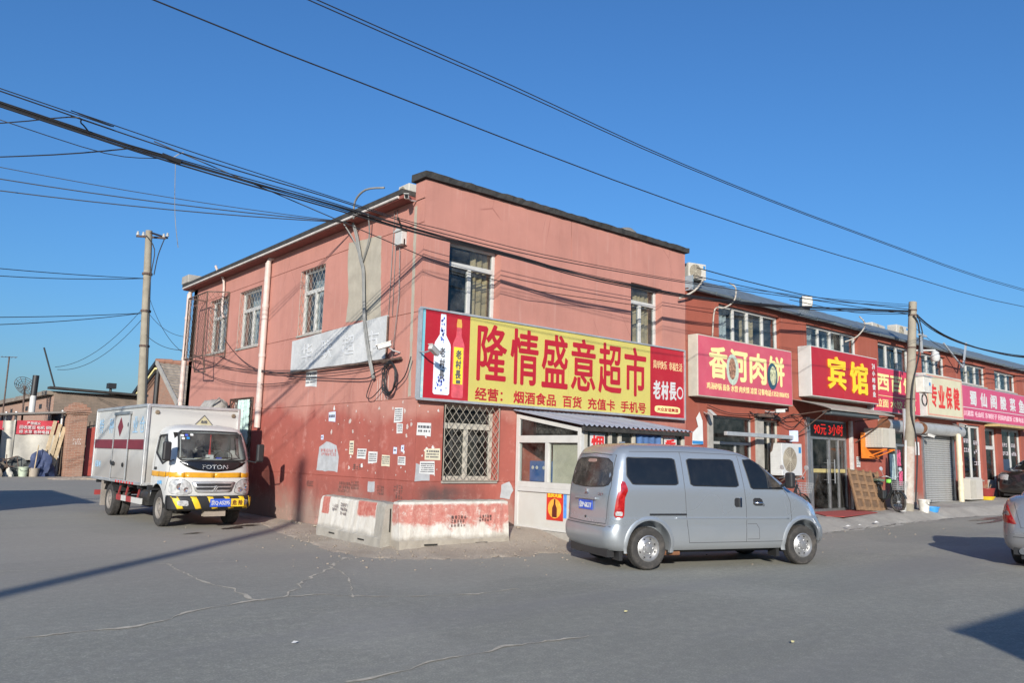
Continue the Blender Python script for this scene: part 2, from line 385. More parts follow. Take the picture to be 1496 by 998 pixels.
MCURT = pm('tan_curtain', (.50, .36, .20), .85, var=.2, scale=4)
MCURTW = pm('pale_curtain', (.55, .56, .55), .85, var=.12, scale=4)
MIRON = pm('rusty_iron', (.10, .065, .05), .8, var=.5, scale=12)
MGRILL = pm('pale_grille', (.50, .47, .42), .7, var=.3, scale=10)
MDARK = pm('dark_bitumen', (.035, .033, .03), .85, var=.4, scale=6, bump=.6, bscale=25)
MCONC = pm('concrete', (.33, .31, .275), .9, var=.18, scale=4, bump=.5, bscale=50, dirt=.4)
MCABLE = pm('cable_black', (.018, .018, .02), .55, var=.2)
MCABLEG = pm('cable_grey', (.20, .20, .19), .6, var=.2)
def wave_sheet(fn, u0, u1, z0, z1, d, amp, waves):
    mb = MB(); n = waves*6
    for i in range(n+1):
        a = i/n; dd = d+amp*math.sin(a*waves*2*math.pi)+amp*.4*math.sin(a*17)
        for z in (z0, z1): mb.v.append(fn(u0+(u1-u0)*a, z, dd))
    mb.f += [(2*i, 2*i+2, 2*i+3, 2*i+1) for i in range(n)]
    return mb
def lattice(fn, u0, u1, z0, z1, d, step, r):
    """diamond security lattice"""
    mb = MB(); k = 1.25
    w, h = u1-u0, (z1-z0)/k; n = int((w+h)/step)+1
    for i in range(n+1):
        c = i*step
        for sgn in (0, 1):
            x0 = max(0, c-h); x1 = min(w, c)
            if x1-x0 < 1e-3: continue
            ya, yb = (c-x0), (c-x1)
            pa, pb = (x0, ya), (x1, yb)
            if sgn: pa, pb = (w-pa[0], pa[1]), (w-pb[0], pb[1])
            mb.tube([fn(u0+pa[0], z0+pa[1]*k, d+sgn*r), fn(u0+pb[0], z0+pb[1]*k, d+sgn*r)], r, 4, False)
    for a, b in (((u0, z0), (u1, z0)), ((u1, z0), (u1, z1)), ((u1, z1), (u0, z1)), ((u0, z1), (u0, z0))):
        mb.tube([fn(*a, d), fn(*b, d)], r*1.6, 5)
    return mb
def window(parent, fn, u0, u1, z0, z1, rec=.14, transom=None, mull=(.5,), fm=None, bar=.068, grille=None, curtain=None, room=.9, gm=None, topmull=(), gd=-.02, sill=True, name='window'):
    fm = fm or MPVC; gm = gm or MGLASS; mb = MB(); d0, d1 = rec, rec+.07
    w = u1-u0; zt = z1 if transom is None else z0+(z1-z0)*transom
    fbox(mb, fn, u0, u0+bar, z0, z1, d0, d1); fbox(mb, fn, u1-bar, u1, z0, z1, d0, d1)
    fbox(mb, fn, u0+bar, u1-bar, z0, z0+bar, d0, d1); fbox(mb, fn, u0+bar, u1-bar, z1-bar, z1, d0, d1)
    panes = []
    if transom is not None: fbox(mb, fn, u0+bar, u1-bar, zt-bar*.7, zt+bar*.7, d0-.01, d1)
    def cols(za, zb, ms):
        e = [u0+bar]
        for m in ms:
            c = u0+w*m; fbox(mb, fn, c-bar*.6, c+bar*.6, za, zb, d0-.006, d1); e += [c-bar*.6, c+bar*.6]
        e.append(u1-bar)
        for a, b in zip(e[::2], e[1::2]): panes.append((a, b, za, zb))
    if transom is None: cols(z0+bar, z1-bar, mull)
    else: cols(z0+bar, zt-bar*.7, mull); cols(zt+bar*.7, z1-bar, topmull)
    o = mb.build(name, fm, parent, bev=.006)
    for k, (a, b, c, d) in enumerate(panes):
        m2 = MB(); fbox(m2, fn, a, b, c, d, d0+.03+.008*(k % 2), d0+.036+.008*(k % 2)); m2.build('pane', gm, o)
    if room:
        m3 = MB(); a, b, c, d, e, g = u0-.05, u1+.05, z0-.05, z1+.05, .32, .32+room
        m3.quad(fn(a, c, g), fn(b, c, g), fn(b, d, g), fn(a, d, g))
        for p, q in (((a, c), (b, c)), ((b, c), (b, d)), ((b, d), (a, d)), ((a, d), (a, c))):
            m3.quad(fn(*p, e), fn(*q, e), fn(*q, g), fn(*p, g))
        m3.build('room_interior', MROOM, o)
    for cu in (curtain or ()):
        a, b, mat = cu; wave_sheet(fn, u0+w*a, u0+w*b, z0+.02, z1-.02, .40, .03, max(2, int(w*(b-a)*8))).build('curtain', mat, o, smooth=True)
    if grille: tag(lattice(fn, u0, u1, z0, z1, gd, grille[0], grille[1]).build('security_grille', grille[2], o), None, None, kind='stuff')
    if sill:
        m4 = MB(); fbox(m4, fn, u0, u1, z0-.05, z0-.004, -.03, rec+.05); m4.build('sill', MCONC, o)
    return o
# ---------------------------------------------------------------- pink corner building
cb = thing('corner_building', 'two-storey pink plastered corner building with flat roof and dark parapet coping', 'building')
def inr(u, z, rects): return any(a < u < b and c < z < d for a, b, c, d in rects)
FW = [(.60, 1.88, 4.30, 5.72), (5.82, 6.95, 4.25, 5.72), (.60, 1.91, 1.13, 2.55)]
gz = [1.10]
us = [0, 7.85, 3.85, 3.866]+[u for r in FW for u in r[:2]]; zs = [-.4, 6.78, 1.10, 1.116, 5.80]+[z for r in FW for z in r[2:]]
mb = wall_grid(FRONT, us, zs, lambda u, z: None if inr(u, z, FW) else (.012 if (1.10 < z < 1.116 or (3.85 < u < 3.866 and z > 5.8)) else 0))
mb.build('front_wall', MPINK, cb)
LW = [(3.93, 5.17, 4.27, 5.81), (7.42, 8.88, 4.28, 5.83), (9.72, 11.11, 4.32, 5.88), (7.45, 8.95, 1.25, 2.93)]
GZ = [1.10, 2.60, 4.22, 5.93]
us = [.002, 12.6]+[u for r in LW for u in r[:2]]; zs = [-.4, 6.42]+[z for r in LW for z in r[2:]]+[g+d for g in GZ for d in (0, .018)]
mb = wall_grid(LEFT, us, zs, lambda u, z: None if inr(u, z, LW) else (.014 if any(g < z < g+.018 for g in GZ) else 0))
mb.build('left_wall', MPINK, cb)
mb = MB(); mb.box(.0, 7.85, 12.3, 12.6, -.4, 6.42); mb.box(7.55, 7.849, .01, 12.3, -.4, 6.6); mb.build('rear_wall', MPINK, cb)
# parapet of the front, thick slab, with rough dark coping
mb = MB(); mb.box(.0, 7.85, .012, .34, 6.40, 6.775); mb.build('parapet', MPINK, cb)
mb = MB(); n = 60
for i in range(n+1):
    x = -.07+7.99*i/n; j = [(random.random()-.5)*.03 for _ in range(4)]
    mb.v += [(x, -.08+j[0], 6.79), (x, -.09+j[1], 6.91+j[2]*.6), (x, .40, 6.93+j[3]*.6), (x, .41, 6.79)]
mb.f += [(4*i+k, 4*i+(k+1) % 4, 4*i+4+(k+1) % 4, 4*i+4+k) for i in range(n) for k in range(4)]+[(0, 1, 2, 3), tuple(4*n+k for k in (3, 2, 1, 0))]
mb.build('coping', MDARK, cb)
# eave along the left side
mb = MB(); mb.box(-.30, .35, .35, 12.85, 6.50, 6.60); mb.build('eave_slab', MDARK, cb)
mb = MB(); mb.box(-.27, .30, .36, 12.83, 6.425, 6.497); mb.build('eave_soffit', pm('soffit_red', (.22, .07, .055), .9, dirt=.4), cb)
mb = MB(); mb.box(.36, 7.5, .42, 12.3, 6.45, 6.52); mb.build('roof', MDARK, cb)
mb = MB(); mb.tube([(-.29, .5, 6.47), (-.29, 5, 6.465), (-.29, 12.8, 6.475)], .028, 8); mb.build('eave_pipe', pm('old_white_pipe', (.60, .55, .50), .6, dirt=.5), cb)
mb = MB(); mb.box(-.32, .5, 12.3, 12.9, 6.603, 6.85); mb.build('rear_parapet', MCONC, cb, bev=.02)
ALU = (.07, .0065, MGRILL)
window(cb, FRONT, *FW[0], rec=.20, transom=.70, mull=(.5,), curtain=[(.62, .98, MCURT)])
window(cb, FRONT, *FW[1], rec=.20, transom=.72, mull=(.48,), curtain=[(.45, .95, MCURT)])
window(cb, FRONT, *FW[2], rec=.16, transom=.72, mull=(.5,), fm=MCREAM, bar=.08, curtain=[(.52, .98, pm('grey_blind', (.26, .25, .21), .8))], grille=(.16, .0055, pm('dull_grille', (.30, .27, .22), .7)), gd=-.05, gm=MGLASSD)
for r in LW[:3]:
    window(cb, LEFT, *r, rec=.12, transom=.66, mull=(.5,), curtain=[(.04, .46, MCURTW), (.55, .96, MCURTW)], grille=(.18, .0036, pm('fine_grille', (.34, .32, .28), .7)), gd=.012)
lw = window(cb, LEFT, *LW[3], rec=.10, transom=.6, mull=(.5,), grille=(.16, .008, MIRON), gd=-.03)
mb = wave_sheet(LEFT, 7.55, 8.3, 1.75, 2.88, -.05, .025, 4); mb.build('cloth_screen', pm('aqua_cloth', (.42, .55, .50), .85, var=.25, scale=14), lw, smooth=True)
# bare render patches on the left wall
def patch(fn, pts, mat, name, parent, d=-.004, jag=.012):
    P = []
    for a, b in zip(pts, pts[1:]+pts[:1]):
        n = max(2, int(math.hypot(b[0]-a[0], b[1]-a[1])/.12))
        for i in range(n):
            t = i/n; P.append((a[0]+(b[0]-a[0])*t+(random.random()-.5)*2*jag, a[1]+(b[1]-a[1])*t+(random.random()-.5)*2*jag))
    mb = MB(); mb.prism(P, fn, d, d+.003); return mb.build(name, mat, parent)
MBARE = pm('bare_render', (.36, .325, .26), .9, var=.12, scale=3, bump=.5, bscale=40, dirt=.25)
MGREYP = pm('grey_paint', (.40, .41, .42), .8, var=.15, scale=5, dirt=.3)
patch(LEFT, [(2.85, 4.33), (2.78, 4.9), (2.9, 5.5), (2.9, 6.08), (1.55, 5.98), (1.5, 5.2), (1.42, 4.25)], MBARE, 'plaster_patch', cb)
patch(LEFT, [(.30, 2.65), (.22, 2.65), (.26, 6.3), (.36, 6.3)], MBARE, 'plaster_patch', cb, -.005)
patch(LEFT, [(3.78, 1.2), (3.72, 1.7), (3.4, 1.82), (2.95, 1.75), (2.82, 1.5), (2.86, 1.2)], MGREYP, 'plaster_patch', cb)
patch(FRONT, [(.02, 1.12), (.34, 1.14), (.36, 1.35), (.03, 1.45)], MGREYP, 'plaster_patch', cb)
patch(FRONT, [(2.02, .80), (2.25, .76), (2.34, .95), (2.25, 1.12), (2.05, 1.05)], MGREYP, 'plaster_patch', cb)
patch(LEFT, [(1.35, .86), (1.6, .86), (1.6, 1.06), (1.35, 1.06)], MGREYP, 'plaster_patch', cb)
# downpipes
MPIPE = pm('pipe_pinkish_white', (.54, .44, .39), .55, var=.12, scale=4, dirt=.4, dirtc=(.35, .22, .17))
for y, z0, x in ((6.9, 2.15, -.09), (12.66, .0, -.12)):
    mb = MB(); mb.tube([(x, y, z0), (x, y, 6.3)], .075, 12)
    for z in np.arange(z0+.5, 6.3, 1.25): mb.tube([(x, y, z), (x, y, z+.09)], .088, 12)
    mb.tube([(x, y, 6.3), (x+.02, y-.06, 6.40), (x+.12, y-.08, 6.45)], .06, 10); mb.build('downpipe', MPIPE, cb, smooth=40)
mb = MB(); mb.tube(smooth_pts([(-.33, 10.0, 6.72), (-.28, 9.98, 6.6), (-.07, 9.98, 6.3), (-.06, 9.98, 5.5), (-.07, 9.8, 5.25)]), .035, 8); mb.build('overflow_pipe', MPIPE, cb, smooth=True)
# paper notices, flat print on the walls
MPAPER = pm('paper_white', (.62, .62, .60), .8, var=.06, scale=6); MPAPERC = pm('paper_cream', (.62, .57, .42), .8, var=.08)
MINK = pm('ink_black', (.09, .09, .10), .8); MBLUEP = pm('paper_blueish', (.55, .62, .80), .8)
def notice(fn, u0, u1, z0, z1, mat=MPAPER, rows=4, parent=cb, tilt=0, head=None, sgn=1, d=-.006):
    """fn orientation: sgn=-1 when u grows to the viewer's left"""
    j = lambda: (random.random()-.5)*.09*(u1-u0); P = [(u0+j(), z0+j()), ((u0+u1)/2, z0+j()*.5), (u1+j(), z0+j()), (u1+j(), z1+j()), (u0+j(), z1+j())]; mb = MB(); mb.prism(P, fn, d, d+.002); o = mb.build('notice', mat, parent)
    mb = MB(); h = (z1-z0)/(rows+1.2)
    for r in range(rows):
        zc = z1-h*(r+1); u = u0+.02+random.random()*.01
        while u < u1-.03:
            w = h*(.35+.35*random.random())*(1.25 if r == 0 else .9)
            fbox(mb, fn, u, min(u+w, u1-.015), zc-h*.3, zc+h*(.34 if r == 0 else .22), d-.002, d-.0005); u += w+h*(.18+.3*(random.random() > .8))
    tag(mb.build('print', MINK, o), None, None, kind='stuff'); return o
for a in ((.46, .74, 2.18, 2.46, MPAPER, 6), (.43, .64, 1.98, 2.16, MPAPER, 4), (3.06, 3.36, 2.24, 2.45, MBLUEP, 1), (4.02, 4.57, 3.04, 3.40, MPAPER, 3),
          (2.22, 2.40, 1.56, 1.83, MPAPERC, 4), (1.72, 2.06, 1.49, 1.69, MPAPER, 3), (1.30, 1.62, 1.41, 1.62, MPAPER, 4), (.82, 1.13, 1.37, 1.57, MPAPERC, 4),
          (.30, .55, 1.40, 1.56, MPAPER, 3), (.36, .46, 1.64, 1.76, MBLUEP, 1), (.6, .72, 1.6, 1.72, MBLUEP, 1), (3.55, 3.66, 1.86, 1.96, MBLUEP, 1)):
    notice(LEFT, *a)
for a in ((.02, .33, 1.94, 2.17, MPAPER, 2), (.22, .55, 1.50, 1.71, MPAPERC, 3), (.11, .44, 1.25, 1.47, MPAPER, 5)): notice(FRONT, *a)
# torn remains of old bills and chipped paint
def scrap(fn, u, z, r, mat, d):
    n = 9; P = [(u+r*(.4+.9*random.random())*math.cos(6.283*i/n), z+r*(.5+1.0*random.random())*math.sin(6.283*i/n)) for i in range(n)]
    mb = MB(); mb.prism(P, fn, d, d+.002); return mb.build('paper_scrap', mat, cb)
MCHIP = pm('chip_pale', (.50, .42, .38), .85, var=.2, scale=12)
for q in range(46): scrap(LEFT, .12+3.4*random.random()**1.3, 1.2+1.45*random.random(), .012+.04*random.random()**2, MCHIP if q % 3 else MPAPER, -.003-.0001*q)
for q in range(16): scrap(FRONT, .03+.5*random.random(), 1.2+1.3*random.random(), .012+.04*random.random()**2, MCHIP if q % 2 else MPAPER, -.003-.0001*q)
for q in range(5): y = 1.0+.1*q+.03*random.random(); patch(LEFT, [(y, 2.62), (y+.018, 2.62), (y+.014, 3.0+.1*random.random()), (y+.004, 3.05)], MCHIP, 'paint_drip', cb, -.0035-.0002*q, .003)
# stencilled dark stamps and red stencil on the grey patch
def stamp(fn, u0, u1, z0, z1, mat, rows, parent=cb, d=-.008, name='stencil_print'):
    mb = MB(); h = (z1-z0)/rows
    for r in range(rows):
        u = u0
        while u < u1:
            w = h*(.5+.3*random.random())
            for q in range(3):
                if random.random() < .8: fbox(mb, fn, u, u+w*.85, z0+h*(r+.08+.28*q), z0+h*(r+.22+.28*q), d, d+.002)
            if random.random() < .7: fbox(mb, fn, u+w*.35, u+w*.5, z0+h*(r+.05), z0+h*(r+.85), d-.001, d+.001)
            u += w+h*.25
    return tag(mb.build(name, mat, parent), None, None, kind='stuff')
MSTAMP = pm('stamp_black', (.12, .07, .06), .9); MSTAMPR = pm('stencil_red', (.42, .06, .05), .85)
for a in ((2.3, 2.75, .80, 1.02), (1.0, 1.0+.22, .82, 1.0), (.35, .6, .78, 1.05), (1.95, 2.25, .88, 1.05), (3.9, 4.2, .85, .98)): stamp(LEFT, *a, MSTAMP, 3)
stamp(LEFT, 2.95, 3.6, 1.52, 1.68, MSTAMPR, 2, d=-.009)
stamp(LEFT, 1.9, 2.2, 1.27, 1.4, MSTAMP, 1)
# ---------------------------------------------------------------- brick red shop row
rb = thing('shop_row_building', 'long two-storey brick-red shop row with grey metal roof edge right of the pink building', 'building')
RX1 = 44.
UP = [(9.25, 12.15, 4.70, 5.71), (13.6, 16.72, 4.70, 5.72), (18.1, 20.5, 4.70, 5.70), (21.4, 23.5, 4.70, 5.68), (24.85, 27.45, 4.85, 5.66), (28.35, 30.85, 4.85, 5.64), (32.2, 34.8, 4.85, 5.64), (36, 38.6, 4.85, 5.64)]
LO = [(8.92, 10.80, .95, 2.78), (11.22, 12.10, 1.35, 2.78), (13.55, 15.9, .24, 2.92), (18.55, 20.1, .28, 2.75), (21.15, 23.65, .3, 2.75), (24.75, 26.55, 1.15, 3.25), (26.95, 28.2, .45, 3.2), (28.75, 30.95, 1.2, 3.25), (32, 34, .5, 3.2), (35, 38, .5, 3.2)]
us = [7.853, RX1]+[u for r in UP+LO for u in r[:2]]; zs = [-.3, 5.86, 4.55, 4.57]+[z for r in UP+LO for z in r[2:]]
mb = wall_grid(FRONT, us, zs, lambda u, z: None if inr(u, z, UP+LO) else (.012 if 4.55 < z < 4.57 else .0))
mb.build('front_wall', MRED, rb)
mb = MB(); mb.box(7.86, RX1, .35+1.0, 9, -.3, 5.8); mb.box(RX1-.2, RX1, .01, 9, -.3, 5.85); mb.build('rear_block', MRED, rb)
mb = MB(); mb.box(7.9, RX1, .62, 9, 6.24, 6.36); mb.build('roof', MDARK, rb)
mb = MB(); mb.box(7.86, RX1, -.10, .3, 5.862, 5.90); mb.build('eave_board', pm('eave_dark', (.08, .035, .03), .8), rb)
MSLATE = pm('slate_metal', (.155, .185, .20), .5, metal=.25, var=.25, scale=3, dirt=.45, dirtc=(.16, .16, .15))
pw = 1.0; pmesh = MB()
prof = [(-.20, 5.84), (-.22, 5.90), (.62, 6.42), (.62, 6.36), (-.15, 5.84)]
pmesh.prism(prof, lambda a, b, d: (d, a, b), .004, pw-.004); pmesh.box(pw-.03, pw-.004, -.235, -.19, 5.83, 5.93)
pme = pmesh.mesh('roof_panel'); pme.materials.append(MSLATE)
for i in range(int(RX1-7.9)):
    o = link('roof_panel', pme, None, rb); o.location = (7.90+i*pw, (random.random()-.5)*.02, (random.random()-.5)*.015)
mb = MB(); mb.box(7.862, 7.899, -.22, .62, 5.83, 6.20); mb.build('roof_end_plate', pm('pale_blue_steel', (.30, .38, .42), .5, metal=.3, dirt=.3), rb)
for i, r in enumerate(UP):
    window(rb, FRONT, *r, rec=.10, mull=(.27, .5, .75) if i < 2 else (.33, .66), bar=.07, curtain=[(.05, .3, MCURTW), (.52, .74, MCURT if i % 2 == 0 else MCURTW)], room=.8)
window(rb, FRONT, *LO[0], rec=.12, mull=(.62,), transom=.62, fm=pm('grey_frame', (.33, .33, .31), .6), bar=.05, gm=MGLASSD)
window(rb, FRONT, *LO[1], rec=.12, mull=(.5,), fm=MCREAM, bar=.06, gm=MGLASSD)
window(rb, FRONT, *LO[5], rec=.08, mull=(.5,), bar=.10, gm=MGLASSD)
window(rb, FRONT, *LO[7], rec=.08, mull=(.5,), bar=.10, gm=MGLASSD)
window(rb, FRONT, *LO[8], rec=.08, mull=(.5,), bar=.08, gm=MGLASSD); window(rb, FRONT, *LO[9], rec=.08, mull=(.33, .66), bar=.08, gm=MGLASSD)
# concrete surround of the flatbread shop window
mb = MB(); mb.box(8.70, 8.90, -.05, .02, .5, 2.80); mb.build('window_pier', MCONC, rb, bev=.01); mb = MB(); mb.box(10.82, 11.18, -.05, .02, .6, 2.80); mb.build('window_pier', MCONC, rb, bev=.01)
# glass shop door of the fish restaurant
d2 = window(rb, FRONT, *LO[6], rec=.10, mull=(), transom=.72, bar=.10, gm=MGLASSD, name='shop_door', sill=False)
mb = MB(); mb.box(27.08, 28.07, .12, .15, .5, 1.15); mb.build('kick_panel', MPVC, d2)
# print on the restaurant glass
MPRINT = pm('window_print', (.62, .55, .58), .7)
for u, z in ((25.0, 2.55), (25.0, 2.2), (25.95, 2.5), (25.95, 2.15), (25.95, 1.7), (29.0, 2.5), (29.0, 2.15), (30.0, 2.5), (30.0, 2.15)): stamp(FRONT, u, u+.5, z, z+.2, MPRINT, 1, rb, d=.075, name='window_print')
patch(FRONT, [(28.9, 1.35), (29.7, 1.35), (29.7, 2.0), (28.9, 2.0)], pm('dark_blue_film', (.04, .06, .10), .5), 'window_poster', rb, .078, .002)
# hotel entrance
MSTEEL = pm('brushed_steel', (.42, .43, .44), .35, metal=.8, var=.15, scale=6, dirt=.3)
hd = window(rb, FRONT, *LO[2], rec=.06, mull=(.12, .55, .78), transom=.80, bar=.07, fm=MSTEEL, gm=MGLASSD, room=2.2, name='hotel_door', sill=False)
for x in (14.55, 14.95):
    mb = MB(); mb.tube([(x, -.03, 1.05), (x, -.03, 1.75)], .018, 8); mb.tube([(x, .10, 1.15), (x, -.03, 1.15)], .01, 6); mb.tube([(x, .10, 1.65), (x, -.03, 1.65)], .01, 6); mb.build('handle', MSTEEL, hd)
mb = MB(); mb.box(13.65, 15.8, .085, .092, 1.36, 1.47); mb.build('door_band', pm('gold_band', (.42, .35, .15), .5), hd)
mb = MB(); mb.box(13.68, 15.78, .02, .055, 2.42, 2.86); led = mb.build('led_display', pm('led_black', (.01, .008, .008), .4), hd)
text('90元 3小时', (13.9, .018, 2.47), (1, 0, 0), (0, 0, 1), 1.7, .34, emis('led_red', (1, .03, .02), .7), led, bold=0)
mb = MB(); mb.box(13.35, 13.53, -.08, .06, .2, 2.95); mb.build('door_jamb', MSTEEL, hd, bev=.01)
mb = MB(); mb.box(15.93, 16.06, -.08, .06, .2, 2.95); mb.build('door_jamb', pm('flaky_white', (.5, .47, .44), .7, dirt=.6, dirtc=(.35, .12, .09), scale=9), hd, bev=.01)
for k in range(4):
    mb = MB(); mb.box(13.7, 15.7, .5+k*.3, .8+k*.3, .25, .42+.17*k); mb.build('stair_tread', pm('stair_red', (.30, .07, .05), .7), hd)
# open shop doorway with goods visible inside
od = window(rb, FRONT, *LO[3], rec=.08, mull=(.5,), transom=.82, bar=.06, fm=MSTEEL, gm=MGLASSD, name='noodle_shop_door', sill=False)
text('水饺', (19.30, .07, 1.6), (1, 0, 0), (0, 0, 1), .28, .55, pm('pink_letters', (.75, .12, .25), .6), od, bold=.03)
text('砂锅', (19.4, .07, .95), (1, 0, 0), (0, 0, 1), .28, .5, MATS['pink_letters'], od, bold=.03)
mb = MB(); mb.box(18.75, 19.15, .06, .07, 1.15, 2.0); mb.build('door_poster', pm('poster_aqua', (.45, .55, .52), .6, var=.3, scale=9), od)
# rolling shutter: single slats
MSHUT = pm('shutter_grey', (.42, .42, .41), .5, metal=.3, var=.1, scale=5, dirt=.35, dirtc=(.25, .23, .2))
sh = MB(); sh.box(21.05, 21.15, -.06, .1, .3, 2.76); sh = sh.build('rolling_shutter', MSTEEL, rb); mb = MB(); mb.box(23.65, 23.75, -.06, .1, .3, 2.76); mb.build('guide_rail', MSTEEL, sh)
sm = MB(); sm.prism([(.0, .004), (-.022, .03), (-.022, .055), (0, .076)], lambda a, b, d: (d, a, b), 21.16, 23.64); sm = sm.mesh('slat'); sm.materials.append(MSHUT)
for k in range(31):
    o = link('slat', sm, None, sh); o.location = (0, .03+(random.random()-.5)*.004, .36+k*.078)
mb = MB(); mb.prism([(.02, 2.74), (-.30, 2.74), (-.38, 2.82), (-.40, 2.95), (-.34, 3.08), (-.2, 3.14), (.02, 3.16)], lambda a, b, d: (d, a, b), 20.75, 24.0); mb.build('shutter_housing', MSHUT, rb, smooth=40)
mb = MB(); mb.prism([(.02, 2.72), (-.30, 2.72), (-.38, 2.80), (-.40, 2.93), (-.34, 3.06), (-.2, 3.12), (.02, 3.14)], lambda a, b, d: (d, a, b), 17.9, 20.4); mb.build('shutter_housing', MSHUT, rb, smooth=40)
MRUST = pm('rust_brown', (.16, .07, .035), .9, var=.4, scale=6)
for x in (17.85, 20.6): mb = MB(); mb.lathe([(.0, 0), (.20, 0), (.20, .08), (0, .08)], 18, Matrix.Translation((x, -.2, 2.93)) @ Matrix.Rotation(R(90), 4, 'Y')); mb.build('shutter_drum_plate', MRUST, rb)
mb = MB(); mb.tube(smooth_pts([(23.9, -.03, 2.70), (23.5, -.3, 2.72), (23.2, -.42, 2.55), (23.2, -.42, .36)], 3), .09, 12)
for z in (.8, 1.7): mb.tube([(23.2, -.42, z), (23.2, -.42, z+.12)], .102, 12)
mb.build('drainpipe', pm('cream_pipe', (.62, .54, .38), .6, dirt=.4), rb, smooth=40)
mb = MB(); mb.box(26.95, 31.1, -.55, .02, 3.26, 3.36); mb.build('entrance_canopy', pm('tan_board', (.42, .30, .13), .7, var=.2), rb, bev=.01)
mb = MB(); mb.box(29.9, 30.0, -.012, .0, .95, 1.15); mb.build('power_socket', MPVC, rb)
for (x, z) in ((16.35, 1.55), (12.9, 1.8)): notice(FRONT, x, x+.25, z, z+.32, MPAPER, 5, rb)
mb = MB(); mb.box(20.55, 20.85, -.02, -.008, 2.0, 2.45); mb.build('notice', MPAPER, rb)
XR = (1, 0, 0); ZU = (0, 0, 1)
def sheet(fn, u0, u1, z0, z1, d, mat, name, parent, th=.003):
    mb = MB(); fbox(mb, fn, u0, u1, z0, z1, d, d+th); return mb.build(name, mat, parent)
MSIGNR = pm('sign_red', (.40, .016, .026), .38, var=.08, scale=2, bump=.12, bscale=2.2, dirt=.14, dirtc=(.5, .12, .10))
MSIGNY = pm('sign_yellow', (.545, .465, .120), .40, var=.06, scale=1.5, dirt=.2, dirtc=(.43, .37, .15), bump=.12, bscale=2.2)
MLETR = pm('letter_red', (.40, .014, .026), .45, var=.05)
MWHITE = pm('clean_white', (.56, .56, .545), .5, var=.05)
MALU = pm('aluminium_trim', (.52, .53, .53), .45, metal=.5, dirt=.3)
MYEL = pm('letter_yellow', (.85, .55, .03), .5, var=.08, scale=3)
MPALE = pm('letter_pale_yellow', (.78, .68, .30), .55, var=.1, scale=3)
# ---------------------------------------------------------------- supermarket sign
s1 = thing('shop_sign', 'wide yellow and red supermarket sign with two liquor bottles on the pink building', 'sign', (0, -.02, 0))
F1 = lambda u, z, d: (u, d-.10, z)
mb = MB(); mb.box(-.07, 7.64, -.095, 0, 2.60, 4.27); mb.build('sign_box', MALU, s1, bev=.008)
mb = MB()
for a in ((-.09, 7.66, 2.575, 2.62), (-.09, 7.66, 4.25, 4.285), (-.09, -.05, 2.62, 4.25), (7.62, 7.66, 2.62, 4.25)): fbox(mb, F1, *a, -.03, .02)
mb.build('frame', MALU, s1)
t = NT('sea_picture'); z_ = t.sep(t.pos())[2]
t.col(t.mix(t.ramp(z_, 2.9, 3.5), t.mix(t.ramp(t.noise(9, 5, t.pos()), .3, .7), (.25, .5, .55), (.6, .66, .6)), (.18, .45, .52))); t.b.inputs['Roughness'].default_value = .5
sheet(F1, -.05, .03, 2.62, 4.25, -.006, t.m, 'picture_strip', s1)
sheet(F1, .03, 1.06, 2.62, 4.25, -.006, MSIGNR, 'red_panel', s1); sheet(F1, 1.06, 6.36, 2.62, 4.25, -.006, MSIGNY, 'yellow_panel', s1); sheet(F1, 6.36, 7.62, 2.62, 4.25, -.006, MSIGNR, 'red_panel', s1)
chars('隆情盛意超市', (1.24, -.108, 3.03), XR, ZU, 4.97, 1.13, MLETR, s1, bold=.022, gap=.11)
text('经营： 烟酒食品  百货  充值卡  手机号', (1.22, -.108, 2.655), XR, ZU, 4.98, .25, MLETR, s1, bold=.022)
for x in (2.38, 3.70, 5.03): mb = MB(); mb.box(x, x+.006, -.1075, -.1062, 2.62, 4.25); mb.build('panel_joint', pm('joint_tan', (.45, .34, .09), .6), s1)
text('简单快乐  幸福生活', (6.47, -.108, 3.74), XR, ZU, 1.08, .2, pm('letter_gold', (.72, .55, .28), .5), s1, bold=.005)
chars('老村長', (6.46, -.108, 3.02), XR, ZU, .86, .44, MWHITE, s1, bold=.05)
mb = MB(); mb.prism([(7.46+.12*math.cos(a*.2618), 3.22+.15*math.sin(a*.2618)) for a in range(24)], F1, -.011, -.007); seal = mb.build('seal', MWHITE, s1)
mb = MB(); mb.prism([(7.46+.085*math.cos(a*.2618), 3.22+.105*math.sin(a*.2618)) for a in range(24)], F1, -.014, -.0115); mb.build('seal_centre', MSIGNR, seal)
mb = MB(); mb.prism([(6.99+.47*(abs(math.cos(a*.1963))**.35)*math.copysign(1, math.cos(a*.1963)), 2.79+.085*(abs(math.sin(a*.1963))**.5)*math.copysign(1, math.sin(a*.1963))) for a in range(32)], F1, -.011, -.007); pill = mb.build('caption_plate', MPALE, s1)
text('大众友谊美酒', (6.60, -.113, 2.745), XR, ZU, .78, .09, MLETR, pill, bold=.02)
def bottle2d(cx, z0, z1, w, neck, sh):
    h = z1-z0; P = [(.42, 0), (.5, .02), (.5, sh), (.46, sh+.04), (neck, sh+.14), (neck*.85, .97), (neck*.8, 1)]
    return [(cx+a*w, z0+b*h) for a, b in P]+[(cx-a*w, z0+b*h) for a, b in P[::-1]]
mb = MB(); mb.prism(bottle2d(.43, 2.70, 4.21, .37, .19, .60), F1, -.010, -.006); bt = mb.build('bottle_print', pm('porcelain_print', (.68, .74, .80), .4, var=.1), s1)
MBLU = pm('print_blue', (.05, .08, .42), .5)
mb = MB()
